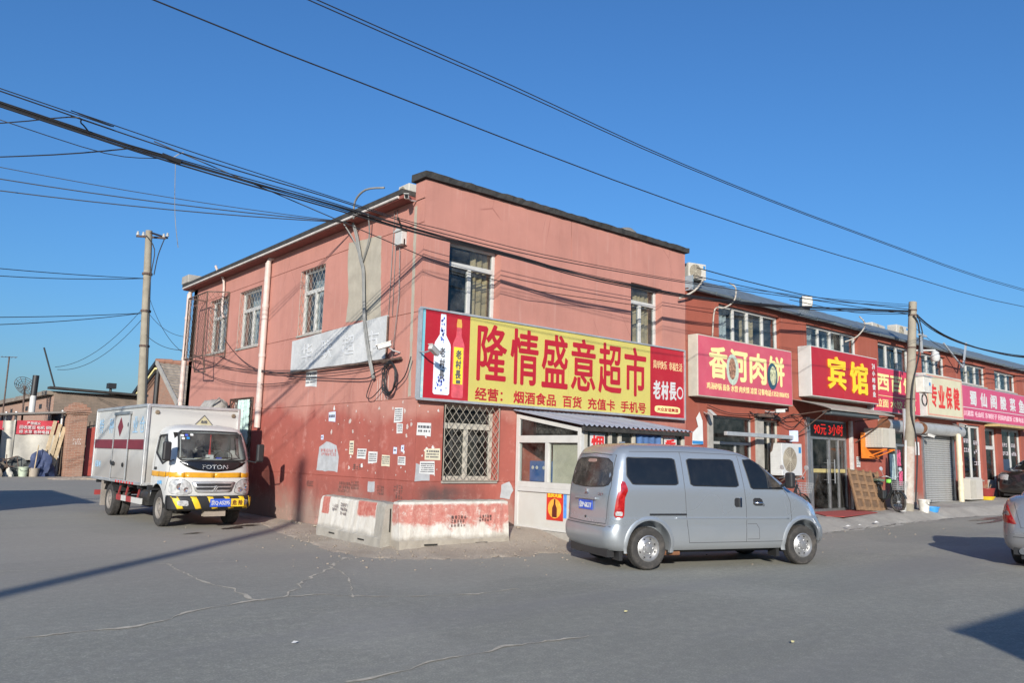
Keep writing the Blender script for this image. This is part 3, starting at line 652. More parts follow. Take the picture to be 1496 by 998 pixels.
for k in range(40):
    a = random.random(); zz = random.choice((3.66+random.random()*.5, 2.78+random.random()*.28)); rr = .008+.014*random.random(); cx = .42+(random.random()-.5)*(.07 if zz > 3.6 else .24)
    mb.prism([(cx+rr*math.cos(q*1.05), zz+rr*1.5*math.sin(q*1.05)) for q in range(6)], F1, -.0125, -.0105)
mb.build('bottle_flower_print', MBLU, bt)
for i, ch in enumerate('老村長'): text(ch, (.37, -.1115, 3.40-.21*i), XR, ZU, .12, .18, MINK, bt, bold=.04)
mb = MB(); mb.prism(bottle2d(.80, 2.66, 4.10, .27, .22, .68), F1, -.010, -.006); bt = mb.build('bottle_print', pm('red_bottle_print', (.60, .10, .12), .35, var=.2, scale=8), s1)
mb = MB(); mb.prism(bottle2d(.80, 4.0, 4.16, .12, .45, .5), F1, -.012, -.0102); mb.build('bottle_cap_print', pm('cap_gold', (.62, .35, .08), .4), bt)
sheet(F1, .69, .91, 2.92, 3.62, -.013, pm('label_yellow', (.82, .62, .05), .5), 'bottle_label_print', bt, .002)
for i, ch in enumerate('老村長'): text(ch, (.735, -.1145, 3.40-.19*i), XR, ZU, .13, .17, MINK, bt, bold=.04)
sheet(F1, .76, .86, 2.93, 3.0, -.0145, MINK, 'barcode_print', bt, .001)
# ---------------------------------------------------------------- row signs
def lightbox(name, label, x0, x1, z0, z1, y, mat, side):
    s = thing(name, label, 'sign', (0, 0, 0)); mb = MB(); mb.box(x0, x1, y, -.01, z0, z1); mb.build('sign_box', side, s, bev=.012)
    mb = MB(); mb.box(x0+.03, x1-.03, y-.006, y-.001, z0+.03, z1-.03); mb.build('face_panel', mat, s); return s
MPINKS = pm('sign_faded_pink', (.52, .085, .125), .45, bump=.12, bscale=2.2, var=.08, scale=1.2, dirt=.15, dirtc=(.7, .3, .3))
s2 = lightbox('shop_sign', 'faded pink flatbread shop sign with pale yellow characters and phone number', 7.93, 12.24, 3.18, 4.72, -.30, MPINKS, MCREAM)
chars('香河肉饼', (8.38, -.309, 3.66), XR, ZU, 3.45, .83, MPALE, s2, bold=.032)
text('鸡汤砂锅 面条 水饺 肉夹馍 凉菜 订餐电话:13521806925', (8.28, -.309, 3.38), XR, ZU, 3.75, .17, MPALE, s2, bold=.02)
def oval(cx, cz, rx, rz, y, mat, name, par):
    mb = MB(); mb.prism([(cx+rx*math.cos(a*.2618), cz+rz*math.sin(a*.2618)) for a in range(24)], lambda a, b, d: (a, d, b), y-.003, y); return mb.build(name, mat, par)
ov = oval(9.38, 3.95, .27, .40, -.313, pm('dish_print_green', (.45, .52, .42), .5, var=.2, scale=9), 'dish_picture', s2)
oval(9.36, 3.97, .15, .28, -.318, pm('dish_print_brown', (.30, .16, .10), .5, var=.8, scale=16), 'dish_food_print', ov)
ov = oval(11.22, 3.93, .25, .36, -.313, pm('dish_print_blue', (.03, .08, .12), .5, var=.4, scale=9), 'dish_picture', s2)
oval(11.25, 3.95, .15, .26, -.318, pm('dish_print_pale', (.45, .45, .28), .5, var=.7, scale=14), 'dish_food_print', ov)
s3 = lightbox('shop_sign', 'red hotel sign with two big yellow characters and small white column', 13.06, 17.12, 3.52, 4.98, -.42, MSIGNR, MPVC)
text('宾', (13.95, -.43, 3.80), XR, ZU, 1.05, .98, MYEL, s3, 'character', bold=.025, ex=.03); text('馆', (15.28, -.43, 3.75), XR, ZU, 1.1, .98, MYEL, s3, 'character', bold=.025, ex=.03)
for i, ch in enumerate(('24', '小', '时', '营', '业')): text(ch, (16.72, -.43, 4.62-.22*i), XR, ZU, .19, .17, MWHITE, s3, bold=.05)
mb = MB(); mb.box(14.85, 14.862, -.431, -.426, 3.56, 4.94); mb.build('panel_joint', MLETR, s3)
MMAG = pm('sign_magenta_red', (.55, .045, .09), .5, var=.08, scale=1.5)
s4 = lightbox('shop_sign', 'magenta-red noodle shop sign half hidden behind the concrete utility pole', 17.16, 20.6, 3.33, 4.80, -.22, MMAG, MALU)
chars('西百饺', (17.45, -.229, 4.02), XR, ZU, 2.75, .55, MPALE, s4, bold=.04); text('拉面 水饺 砂锅', (17.35, -.229, 3.48), XR, ZU, 2.85, .28, MPALE, s4, bold=.02)
mb = MB(); mb.box(17.2, 20.3, -.231, -.227, 3.85, 3.87); mb.build('rule_line', MPALE, s4)
MBEI = pm('sign_beige', (.56, .52, .36), .55, var=.08, scale=2)
s5 = lightbox('shop_sign', 'beige light box sign with red characters and red border above the rolling shutter', 20.70, 23.85, 3.34, 4.86, -.40, MBEI, MPVC)
chars('专业保健', (21.02, -.409, 3.68), XR, ZU, 2.5, .82, pm('letter_bright_red', (.58, .035, .03), .5), s5, bold=.04, gap=.16)
mb = MB()
for a in ((20.78, 23.78, 3.40, 3.44), (20.78, 23.78, 4.76, 4.80), (20.78, 20.83, 3.44, 4.76), (23.73, 23.78, 3.44, 4.76)): mb.box(a[0], a[1], -.411, -.407, a[2], a[3])
mb.build('border_line', pm('border_rose', (.60, .25, .20), .6), s5)
MMAG2 = pm('sign_magenta', (.50, .075, .155), .5, var=.07, scale=1.5)
s6 = lightbox('shop_sign', 'long magenta fish restaurant sign with white characters at the right', 24.05, 33.4, 3.40, 4.74, -.22, MMAG2, MALU)
chars('蜀仙阁酸菜鱼', (25.0, -.229, 3.98), XR, ZU, 5.9, .56, MWHITE, s6, bold=.035, gap=.38); text('川湘菜 毛血旺 东坡肘子 回锅肉盖饭 订餐电话 13301185276', (24.35, -.229, 3.55), XR, ZU, 8.2, .22, pm('letter_pinkwhite', (.75, .5, .55), .5), s6, bold=.02)
mb = MB(); mb.box(24.1, 33.3, -.232, -.227, 3.87, 3.895); mb.build('rule_line', MWHITE, s6)
# old whitewashed signboard on the left wall
ob = thing('old_signboard', 'peeling whitewashed signboard with faded raised characters on the side wall', 'sign', (0, 0, 0))
t = NT('whitewash'); p = t.pos(); c = t.mix(t.ramp(t.noise(1.6, 7, p, .7), .35, .68), (.38, .39, .39), (.56, .56, .55))
c = t.mix(t.ramp(t.noise(5, 7, t.mapped(p, (1, 1, .4)), .75), .6, .75, 0, .8), c, (.38, .40, .43)); t.col(c); t.b.inputs['Roughness'].default_value = .75
t.bump(t.noise(9, 5, p), .4, .03)
mb = MB(); n = 14
top = [(5.26-i*(4.18/n), 4.14+.01*i+(random.random()-.5)*.02) for i in range(n+1)]; bot = [(1.08+i*(4.18/n), 3.42+(random.random()-.5)*.015) for i in range(n+1)]
mb.prism(top+bot, LEFT, -.07, -.02); mb.build('board', t.m, ob)
for i, ch in enumerate('华联超市'): text(ch, (-.071, 4.72-i*.95, 3.6), (0, -1, 0), ZU, .52, .42, pm('faded_letter', (.50, .51, .52), .8), ob, ex=.012)
mb = MB(); mb.tube([(-.09, 5.35, 3.40), (-.09, .55, 3.37)], .022, 6); mb.tube([(-.06, 1.05, 4.25), (-.06, 1.05, 3.4)], .015, 6); mb.build('iron_rod', MIRON, ob)
# ---------------------------------------------------------------- kiosk
MCLEAR = glass('clear_glass', (.88, .9, .88), 1.35, .015, .05)
k = thing('kiosk', 'white lean-to window kiosk with blue corrugated roof under the supermarket sign', 'kiosk', (0, 0, 0))
KX, KF, KR, KZ = 2.38, -1.83, 5.42, .24
KL = lambda u, z, d: (KX+d, u, z); KFr = lambda u, z, d: (u, KF+d, z)
roofz = lambda y: 2.50+.165*y/1.0*1.0 if True else 0
mb = MB()
for y in (-.06, KF+.04): fbox(mb, KL, y-.045, y+.045, KZ, 2.5+.165*y-.04, 0, .09)
mb.add([KL(-.10, z, d) if q == 0 else KL(KF+.085, z-.27, d) for q in (0, 1) for z in (2.36, 2.44) for d in (0, .09)], [(0, 1, 3, 2), (4, 6, 7, 5), (0, 4, 5, 1), (2, 3, 7, 6), (0, 2, 6, 4), (1, 5, 7, 3)])
fbox(mb, KL, KF+.085, -.105, 1.88, 2.02, 0, .09); fbox(mb, KL, KF+.085, -.105, 1.02, 1.13, 0, .09); fbox(mb, KL, KF+.085, -.105, KZ, KZ+.05, 0, .09)
fbox(mb, KL, -.96, -.87, 1.13, 1.88, 0, .09); fbox(mb, KL, KF+.085, -.105, .94, 1.02, -.02, .07)
mb.build('side_frame', MPVC, k, bev=.006)
for a, b, c_, d in ((-.87, -.105, 1.13, 1.88), (KF+.085, -.96, 1.13, 1.88)): sheet(KL, a, b, c_, d, .04 if a > -.9 else .055, MCLEAR, 'pane', k, .006)
mb = MB(); mb.prism([(-.105, 2.02), (KF+.085, 2.02), (KF+.085, 2.08), (-.105, 2.35)], KL, .04, .046); mb.build('pane', MGLASSD, k)
sheet(KL, KF+.085, -.105, KZ+.05, .94, .02, pm('white_panel', (.48, .475, .44), .5, var=.06, scale=2, dirt=.25, dirtc=(.45, .38, .3)), 'lower_panel', k, .03)
sheet(KL, -1.74, -1.0, 1.13, 1.86, .09, pm('dusty_blind', (.46, .44, .36), .8), 'blind', k, .01)
mb = MB(); edges = [KX, KX+.14, 3.05, 3.2, 3.42, 3.66, 4.55, 4.7, KR]
fbox(mb, KFr, KX+.092, KR, 1.02, 1.12, 0, .08); fbox(mb, KFr, KX+.092, KR, 2.10, 2.17, 0, .08); fbox(mb, KFr, KX+.092, KR, KZ, KZ+.05, 0, .08)
for x in (2.52, 3.18, 3.45, 3.85, 4.68, 5.38): fbox(mb, KFr, x-.04, x+.04, 1.12, 2.10, 0, .08)
mb.build('front_frame', MCREAM, k, bev=.006)
for i, (a, b) in enumerate(((2.56, 3.14), (3.22, 3.41), (3.49, 3.81), (3.89, 4.64), (4.72, 5.34))): sheet(KFr, a, b, 1.12, 2.10, .04, MGLASSD, 'pane', k, .006)
sheet(KFr, KX+.095, KR, KZ+.05, 1.02, .02, MATS['white_panel'], 'front_panel', k, .03)
sheet(KFr, KR-.09, KR, KZ, 2.2, .085, MPVC, 'corner_post', k, .09)
mb = wave_sheet(KFr, 3.9, 4.64, 1.5, 2.09, -.01, .012, 4); mb.build('blue_curtain', pm('denim_blue', (.07, .14, .30), .8, var=.25, scale=10), k, smooth=True)
for ch, x in (('烟', 2.68), ('香', 4.82)):
    pl = sheet(KFr, x-.03, x+.37, 1.72, 2.06, .028, MWHITE, 'sticker', k, .004); text(ch, (x, KF+.027, 1.75), XR, ZU, .34, .28, pm('sticker_red', (.62, .03, .03), .5), pl, bold=.04)
# corrugated roof
mb = MB(); n = 100
for i in range(n+1):
    x = KX-.12+(KR+.17-KX)*i/n; w = .022*math.sin(i/n*24*2*math.pi)
    for y in (-.02, -1.0, KF-.17): mb.v.append((x, y, 2.53+.165*y+w))
mb.f += [(3*i+q, 3*i+3+q, 3*i+4+q, 3*i+1+q) for i in range(n) for q in (0, 1)]
mb.build('corrugated_roof', pm('roof_blue_grey', (.33, .37, .44), .5, metal=.1, var=.12, scale=3, dirt=.3), k, smooth=True)
mb = MB(); mb.box(KX-.06, KR, KF-.13, KF-.08, 2.10, 2.18); mb.build('fascia', MDARK, k)
mb = MB(); mb.box(KX-.03, KR+.03, KF-.05, -.015, -.1, KZ-.005); mb.build('plinth', MCONC, k, bev=.01)
sheet(KFr, KX+.1, KR, KZ, 1.02, .35, MROOM, 'counter', k, .4)
# poster on kiosk side
po = thing('poster', 'red and gold drink poster on the white lower panel of the kiosk', 'poster', (0, 0, 0))
PK = lambda u, z, d: (KX+.012+d, u, z)
sheet(PK, -1.38, -.93, .44, .98, 0, pm('poster_red', (.52, .035, .02), .5, var=.25, scale=5), 'sheet', po)
oo = MB(); oo.prism([(-1.155+.18*math.cos(a*.2618), .66+.18*math.sin(a*.2618)) for a in range(24)], PK, -.003, -.001); oo.build('gold_disc_print', pm('poster_gold', (.72, .36, .05), .5, var=.3, scale=9), po)
mb = MB(); mb.prism([(-1.155+a*.16, .50+b*.33) for a, b in ((.4, 0), (.4, .5), (.15, .72), (.12, 1), (-.12, 1), (-.15, .72), (-.4, .5), (-.4, 0))], PK, -.006, -.004); mb.build('bottle_print', pm('poster_bottle', (.10, .02, .015), .4), po)
text('吉庆天成', (KX+.009, -.96, .86), (0, -1, 0), ZU, .38, .09, MYEL, po, bold=.03)
sheet(PK, -1.47, -1.39, .5, .95, 0, pm('poster_blue', (.08, .25, .62), .5, var=.3, scale=8), 'blue_strip', po)
# drinks crate in kiosk window
dc = thing('drinks_box', 'blue box with four bottle tops behind the kiosk window', 'box', (KX+.35, -.55, 1.13))
mb = MB(); mb.box(-.18, .18, -.36, .3, 0, .40); mb.build('box', pm('box_blue', (.03, .11, .33), .5), dc, bev=.01)
for y in (-.24, -.12, .08, .2): mb = MB(); mb.lathe([(.035, 0), (.035, .01), (.0, .014)], 12, Matrix.Translation((-.182, y, .27)) @ Matrix.Rotation(R(-90), 4, 'Y')); mb.build('bottle_top', MWHITE, dc)
# ---------------------------------------------------------------- concrete barriers
def m_barrier(mode):
    t = NT('painted_barrier'); p = t.obj(); xyz = t.sep(p); x, z = xyz[0], xyz[2]
    n1 = t.noise(1.7, 7, p, .7); n2 = t.noise(6, 8, t.mapped(p, (1, 1, .35)), .75); n3 = t.noise(9, 8, p, .8)
    grey = t.mix(t.ramp(n1, .35, .65), (.26, .24, .205), (.36, .335, .29))
    white = t.mix(t.ramp(n2, .42, .78), (.60, .575, .52), (.42, .37, .30))
    rc = t.mix(t.ramp(n3, .38, .66), (.40, .095, .07), (.52, .24, .19))
    if mode == 'near':
        m = t.math('MULTIPLY', t.ramp(t.math('ADD', z, t.math('MULTIPLY', n1, .95)), .84, .93), t.ramp(n3, .54, .64, .9, .2))
        m = t.math('MULTIPLY', m, t.ramp(t.math('ADD', z, t.math('MULTIPLY', n3, .1)), .79, .82, 1, 0))
    else:
        wob = t.math('ADD', x, t.math('MULTIPLY', t.math('SUBTRACT', n3, .5), .12))
        a1 = t.math('MULTIPLY', t.ramp(wob, .10, .12), t.ramp(wob, .42, .44, 1, 0)); a1 = t.math('MULTIPLY', a1, t.ramp(z, .42, .43))
        a2 = t.math('MULTIPLY', t.ramp(wob, 1.62, 1.66), t.ramp(wob, 2.30, 2.34, 1, 0)); a2 = t.math('MULTIPLY', a2, t.ramp(t.math('ADD', z, t.math('MULTIPLY', n1, .25)), .60, .64))
        m = t.math('MAXIMUM', a1, a2)
    c = t.mix(m, white, rc)
    c = t.mix(t.ramp(t.math('ADD', z, t.math('MULTIPLY', n1, -.30)), .02, .10, 1, 0), c, grey if mode == 'far' else t.mix(.5, (.30, .25, .19), grey))
    c = t.mix(t.ramp(z, .735 if mode == 'far' else .79, .745 if mode == 'far' else .80), c, grey)
    if mode == 'far': c = t.mix(t.ramp(t.math('ADD', x, t.math('MULTIPLY', n3, .12)), 2.38, 2.41), c, grey)
    c = t.mix(t.ramp(n3, .64, .70, 0, .75), c, grey)
    t.col(c); t.b.inputs['Roughness'].default_value = .88; t.bump(t.noise(18, 7, p, .75), .8, .015); return t.m
def barrier(mode, label, a, b, z, h, th=.30):
    a = Vector(a); b = Vector(b); d = (b-a); L = d.length
    o = thing('concrete_barrier', label, 'barrier', (a.x, a.y, z), math.atan2(d.y, d.x), 'concrete barriers at the corner')
    mb = MB(); nx = 24
    for s_ in range(nx+1):
        x = L*s_/nx; e = .05 if s_ in (0, nx) else 0
        pr = [(-th/2-.035, 0), (-th/2-.035, .17), (-th/2-.012, .20), (-th/2+.03, h-.05-e), (-th/2+.06, h-e*.6), (th/2-.06, h-e*.6), (th/2-.03, h-.05-e), (th/2+.012, .20), (th/2+.035, .17), (th/2+.035, 0)]
        for y, zz in pr: mb.v.append((x+(random.random()-.5)*.012*(0 < s_ < nx), y+(random.random()-.5)*.014, zz+(random.random()-.5)*.014*(zz > 0)))
    m = 10
    mb.f += [(i*m+q, i*m+(q+1) % m, (i+1)*m+(q+1) % m, (i+1)*m+q) for i in range(nx) for q in range(m)]+[tuple(range(m))[::-1], tuple(nx*m+q for q in range(m))]
    body = mb.build('barrier_body', m_barrier(mode), o)
    for fx in (.28, .74):
        mb = MB(); mb.box(L*fx-.14, L*fx+.10, -th/2-.045, th/2+.045, .09, .115); n = mb.build('fork_slot', pm('slot_dark', (.02, .018, .015), .95), o)
    return o, L
b1, L1 = barrier('far', 'white concrete barrier along the side wall, farther of the two at the corner', (-.62, 2.05), (-.80, -.58), .03, .76)
stamp(lambda u, z, d: (u, d-.15, z), 1.0, 1.25, .45, .68, MSTAMP, 3, b1, d=-.02); stamp(lambda u, z, d: (u, d-.15, z), .65, .85, .5, .64, MSTAMP, 2, b1, d=-.02)
b2, L2 = barrier('near', 'white and red painted concrete barrier across the corner, nearer of the two', (-.84, -.78), (1.25, -1.06), .02, .82)
stamp(lambda u, z, d: (u, d-.15, z), .95, 1.2, .38, .58, MSTAMP, 3, b2, d=-.012); mb = MB(); mb.box(L1-.002, L1+.012, -.03, -.012, .28, .66); mb.build('lifting_groove', MATS['slot_dark'], b1)
stamp(lambda u, z, d: (u, d-.15, z), 1.5, 1.75, .46, .58, MSTAMP, 2, b2, d=-.012)
# ---------------------------------------------------------------- air conditioners
MAC = pm('ac_casing', (.48, .455, .40), .5, var=.08, scale=3, dirt=.3, dirtc=(.4, .33, .25)); MACW = pm('ac_white', (.52, .52, .505), .45, var=.05, dirt=.15)
MFAN = pm('fan_grille', (.40, .36, .28), .6)
def ac(label, loc, rz, w=.85, h=.6, dp=.32, mat=None, logo=True, fan=True):
    """front (fan) faces local -y"""
    o = thing('air_conditioner', label, 'air conditioner', loc, rz, 'outdoor air conditioner units'); mat = mat or MAC
    mb = MB(); mb.box(-w/2, w/2, -dp/2, dp/2, .04, h); mb.build('casing', mat, o, bev=.015)
    if not fan:
        mb = MB(); mb.box(-w/2-.004, -w*.05, -dp/2-.006, -dp/2-.001, .1, h-.05); mb.build('louvre_panel', MCREAM, o); return o
    cx = -w*.12; cz = h*.52; r = min(h*.42, w*.34)
    mb = MB()
    for q in range(6): mb.lathe([(r*(q+.6)/6, 0), (r*(q+.6)/6+.008, -.0), (r*(q+.6)/6+.008, .014), (r*(q+.6)/6, .014)], 28, Matrix.Translation((cx, -dp/2-.002, cz)) @ Matrix.Rotation(R(90), 4, 'X'), False)
    for q in range(8):
        a = q*math.pi/4; mb.beam((cx, -dp/2-.012, cz), (cx+r*math.cos(a), -dp/2-.012, cz+r*math.sin(a)), .01)
    mb.lathe([(0, 0), (r*.16, 0), (r*.16, .02), (0, .02)], 16, Matrix.Translation((cx, -dp/2-.002, cz)) @ Matrix.Rotation(R(90), 4, 'X')); mb.build('fan_guard', MFAN, o)
    mb = MB(); mb.lathe([(0, 0), (r*.99, 0)], 28, Matrix.Translation((cx, -dp/2-.003, cz)) @ Matrix.Rotation(R(90), 4, 'X'), False); mb.build('fan_opening', pm('fan_dark', (.22, .19, .15), .8), o)
    mb = MB()
    for q in range(12): mb.box(-w/2-.006, -w/2+.002, -dp/2+.03, dp/2-.03, .09+q*(h-.14)/12, .09+(q+.55)*(h-.14)/12)
    mb.build('louvre', mat, o)
    if logo: mb = MB(); mb.box(w*.33, w*.45, -dp/2-.004, -dp/2-.001, h*.72, h*.9); mb.build('logo_plate', pm('logo_blue', (.03, .20, .45), .5), o)
    for a, b in ((-.35, -.3), (.3, .35)): mb = MB(); mb.box(w*a, w*b, -dp/2, dp/2, 0, .042); mb.build('foot', MIRON, o)
    return o
def wall_bracket(o, w, dp, mat, d=.25):
    for sx in (-.32, .32):
        mb = MB(); mb.beam((w*sx, dp/2+.1, -.02), (w*sx, -dp/2-.03, -.02), .04); mb.beam((w*sx, dp/2+.1, -.30), (w*sx, -dp/2+.03, -.04), .03); mb.build('bracket', mat, o)
a1 = ac('white wall air conditioner with big fan beside the hotel door', (11.8, -.32, 1.24), 0, 1.0, .9, .36, MACW); wall_bracket(a1, 1.0, .36, MIRON)
a2 = ac('cream air conditioner on an orange bracket above the brown wooden crate panel', (16.95, -.48, 2.12), 0, .85, .64, .6, MAC, False, False)
MORG = pm('orange_bracket', (.75, .20, .02), .6, var=.15)
wall_bracket(a2, .85, .6, MORG); mb = MB(); mb.box(-.65, .45, .25, .29, -.30, .5); mb.build('back_board', MORG, a2)
mb = MB()
for q in range(5): mb.box(-.437, -.43, -.25+q*.1, -.24+q*.1, .06, .62)
for q in range(8): mb.box(-.44, -.433, -.28, .26, .08+q*.07, .09+q*.07)
mb.build('side_grid', MPVC, a2)
ac('cream air conditioner standing on the pavement below the restaurant window', (24.1, -.42, pav_z(24.1)), 0, 1.15, .8, .4, MAC, False, False)
ac('beige air conditioner on the roof edge where the pink building meets the row', (8.6, .3, 6.22), -.25, .56, .46, .32, MAC)
ac('small pale air conditioner on the row roof above the hotel sign', (14.5, .5, 6.36), .7, .48, .36, .3, MAC, False)
ac('pale air conditioner lying low on the row roof, left of the utility pole', (20.0, 1.0, 6.33), .1, 1.2, .28, .35, MAC, False)
ac('beige air conditioner with round fan on the roof just left of the utility pole', (21.9, 1.0, 6.33), 0, .95, .46, .35, MAC)
ac('white-edged air conditioner on the pink building roof behind the left eave', (.28, 1.0, 6.60), R(-90), .38, .34, .3, MAC, False)
for i, x in enumerate((26.0, 29.2)): pass
# cloth-covered unit on the left wall bracket
cv = thing('covered_air_conditioner', 'cloth-wrapped air conditioner on a rusty bracket above the truck box', 'air conditioner', (-.32, 9.3, 2.32))
mb = MB(); n = 14
for i in range(n+1):
    for j in range(9):
        a = 2*math.pi*j/9; x = math.cos(a)*.22*(1+.15*random.random()); zz = .3+math.sin(a)*.28*(1+.18*random.random()); mb.v.append((x, -.48+i*.96/n, zz))
mb.f += [(i*9+j, i*9+(j+1) % 9, (i+1)*9+(j+1) % 9, (i+1)*9+j) for i in range(n) for j in range(9)]+[tuple(range(9)), tuple(n*9+j for j in range(9))[::-1]]
mb.build('cloth_cover', pm('grey_cloth', (.33, .31, .28), .9, var=.25, scale=6, bump=.6, bscale=12), cv, smooth=True)
mb = MB()
for y in (-.4, .35): mb.beam((.3, y, .0), (-.28, y, .0), .04); mb.beam((.3, y, -.3), (-.25, y, -.02), .03)
mb.beam((-.28, -.5, 0), (-.28, .5, 0), .03); mb.build('bracket', MIRON, cv)
mb = MB()
for q in range(3): mb.tube([(-.1, -.55+.05*q, .1), (-.24, -.5, .4), (-.1, -.6, .62), (.12, -.58, .4), (.05, -.56, .1)], .02, 6)
mb.build('coiled_hose', MCABLEG, cv)
# window cage at the far end of the left wall
wc = thing('window_cage', 'rusty projecting wire window cage at the far end of the side wall', 'window cage', (0, 0, 0))
y0, y1, z0, z1, xo = 9.62, 11.5, 4.15, 5.95, -.5
mb = MB(); C8 = [(x, y, z) for x in (xo, -.02) for y in (y0+.35, y1) for z in (z0, z1)]
y0c = y0+.35
for a, b in (((xo, y0c, z0), (xo, y1, z0)), ((xo, y0c, z1), (xo, y1, z1)), ((xo, y0c, z0), (xo, y0c, z1)), ((xo, y1, z0), (xo, y1, z1)), ((xo, y0c, z0), (-.02, y0, z0)), ((xo, y0c, z1), (-.02, y0, z1)), ((xo, y1, z0), (-.02, y1, z0)), ((xo, y1, z1), (-.02, y1, z1)), ((-.02, y0, z0), (-.02, y0, z1)), ((xo, (y0c+y1)/2, z0), (xo, (y0c+y1)/2, z1)), ((xo, y0c, z0), (xo+.1, y0c, z0-.45)), ((xo, y1-.7, z0), (xo+.1, y1-.7, z0-.4)), ((xo+.1, y0c, z0-.45), (xo+.1, y1-.7, z0-.4))): mb.beam(a, b, .03)
mb.build('cage_frame', MIRON, wc)
mb = lattice(lambda u, z, d: (xo+d, u, z), y0c, y1, z0, z1, 0, .14, .004)
mb2 = lattice(lambda u, z, d: (xo+(u/.6)*(-.02-xo), y0c-u*.58, z), 0, .6, z0, z1, 0, .14, .004); mb.add(mb2.v, mb2.f); tag(mb.build('wire_mesh', MIRON, wc), None, None, kind='stuff')
# ---------------------------------------------------------------- cameras, lamps on walls
MCAMW = pm('camera_white', (.47, .46, .43), .45)
def cctv(label, wallp, headp, aim):
    o = thing('security_camera', label, 'camera', wallp, 0, 'wall security cameras'); h = Vector(headp)-Vector(wallp)
    mb = MB(); mb.tube([(0, 0, 0), tuple(h*.5+Vector((0, 0, -.03))), tuple(h)], .016, 6); mb.build('arm', MALU, o)
    a = Vector(aim).normalized(); mb = MB(); mb.beam(h-a*.10, h+a*.16, .085, .085); mb.build('housing', MCAMW, o, bev=.01)
    mb = MB(); mb.beam(h-a*.10+Vector((0, 0, .05)), h+a*.21+Vector((0, 0, .05)), .10, .012); mb.build('sun_shield', MCAMW, o)
    mb = MB(); mb.tube([h+a*.155, h+a*.175], .034, 10); mb.build('lens', pm('lens_black', (.01, .01, .012), .2), o); return o
cctv('white camera on the eave corner under the parapet', (-.02, .30, 6.40), (-.25, .25, 6.42), (-.6, -.8, -.25))
cctv('camera on an arm in front of the liquor bottle end of the big sign', (-.09, -.14, 3.45), (-.12, -.62, 3.44), (.75, .3, -.35))
cctv('camera over the left end of the flatbread shop window', (8.55, -.02, 2.82), (8.45, -.30, 2.78), (-.3, -.7, -.4))
cctv('camera under the right half of the flatbread sign', (11.3, -.02, 3.0), (11.45, -.35, 3.0), (.75, -.5, .05))
cctv('camera under the beige sign pointing left', (20.7, -.02, 2.72), (20.95, -.35, 2.68), (.8, -.5, -.25))
cctv('camera under the right end of the beige sign', (23.7, -.05, 3.22), (23.5, -.45, 3.15), (-.4, -.8, -.2))
cctv('camera and bracket on the side wall beside the cable coil', (-.02, .62, 3.50), (-.28, .70, 3.62), (-.6, .5, -.25))
jb = thing('junction_box', 'small white junction box high on the side wall near the corner', 'junction box', (-.06, .72, 5.6))
mb = MB(); mb.box(-.06, .06, -.13, .13, 0, .26); mb.build('box', MCAMW, jb, bev=.01); mb = MB(); mb.prism([(-.16, .27), (0, .36), (.16, .27)], lambda a, b, d: (d, a, b), -.08, .06); mb.build('cap', MCAMW, jb)
mb = MB(); mb.tube([(.04, 0, .3), (-.3, -.35, .42)], .02, 6); mb.tube([(0, -.14, 0), (-.1, -.3, .05)], .015, 6); mb.build('conduit', MIRON, jb)
# torn blue-white poster by the flatbread window
tp = thing('torn_poster', 'torn white and blue poster hanging beside the flatbread shop window', 'poster', (0, 0, 0))
mb = MB(); mb.prism([(8.05, 2.0), (8.5, 2.02), (8.48, 2.6), (8.36, 2.82), (8.22, 2.66), (8.3, 2.45), (8.08, 2.3)], FRONT, -.03, -.026); mb.build('sheet', MPAPER, tp)
mb = MB(); mb.box(8.06, 8.49, -.034, -.031, 2.02, 2.10); mb.build('blue_band', MATS['logo_blue'], tp)
# hotel awning
aw = thing('door_awning', 'beige awning with dark underside above the hotel door', 'awning', (0, 0, 0))
mb = MB(); n = 12
for i in range(n+1):
    y = -1.25+1.22*i/n; zz = 3.10+.32*(i/n)**.8
    mb.v += [(12.55, y, zz), (16.35, y, zz), (12.55, y, zz-.02), (16.35, y, zz-.02)]
mb.f += [(4*i, 4*i+1, 4*i+5, 4*i+4) for i in range(n)]+[(4*i+2, 4*i+6, 4*i+7, 4*i+3) for i in range(n)]+[(0, 2, 3, 1)]
mb.build('awning_sheet', pm('awning_beige', (.34, .31, .26), .7, var=.2, scale=3, dirt=.3), aw)
mb = MB(); mb.box(12.7, 15.5, -1.18, -.9, 2.96, 3.085); mb.build('valance', pm('awning_dark', (.07, .085, .09), .7), aw, bev=.03)
for x in (12.6, 16.3): mb = MB(); mb.tube([(x, -1.2, 3.08), (x, -.03, 2.95)], .015, 6); mb.tube([(x, -.03, 2.3), (x, -1.1, 3.05)], .015, 6); mb.build('strut', MIRON, aw)
# horizontal folded awning arm over the flatbread window
ar = thing('awning_arm', 'grey folded steel awning bar across the flatbread shop window', 'awning arm', (0, 0, 0))
mb = MB(); mb.box(8.95, 12.05, -.42, -.32, 2.26, 2.36); mb.build('bar', MALU, ar, bev=.01)
mb = MB(); mb.beam((11.1, -.37, 2.24), (11.45, -.03, 1.7), .05); mb.beam((11.9, -.37, 2.24), (11.95, -.03, 2.24), .05); mb.build('bracket', MIRON, ar)
mb = MB(); mb.box(12.05, 12.2, -.46, -.28, 2.2, 2.5); mb.build('end_cap', MBLUEP, ar)
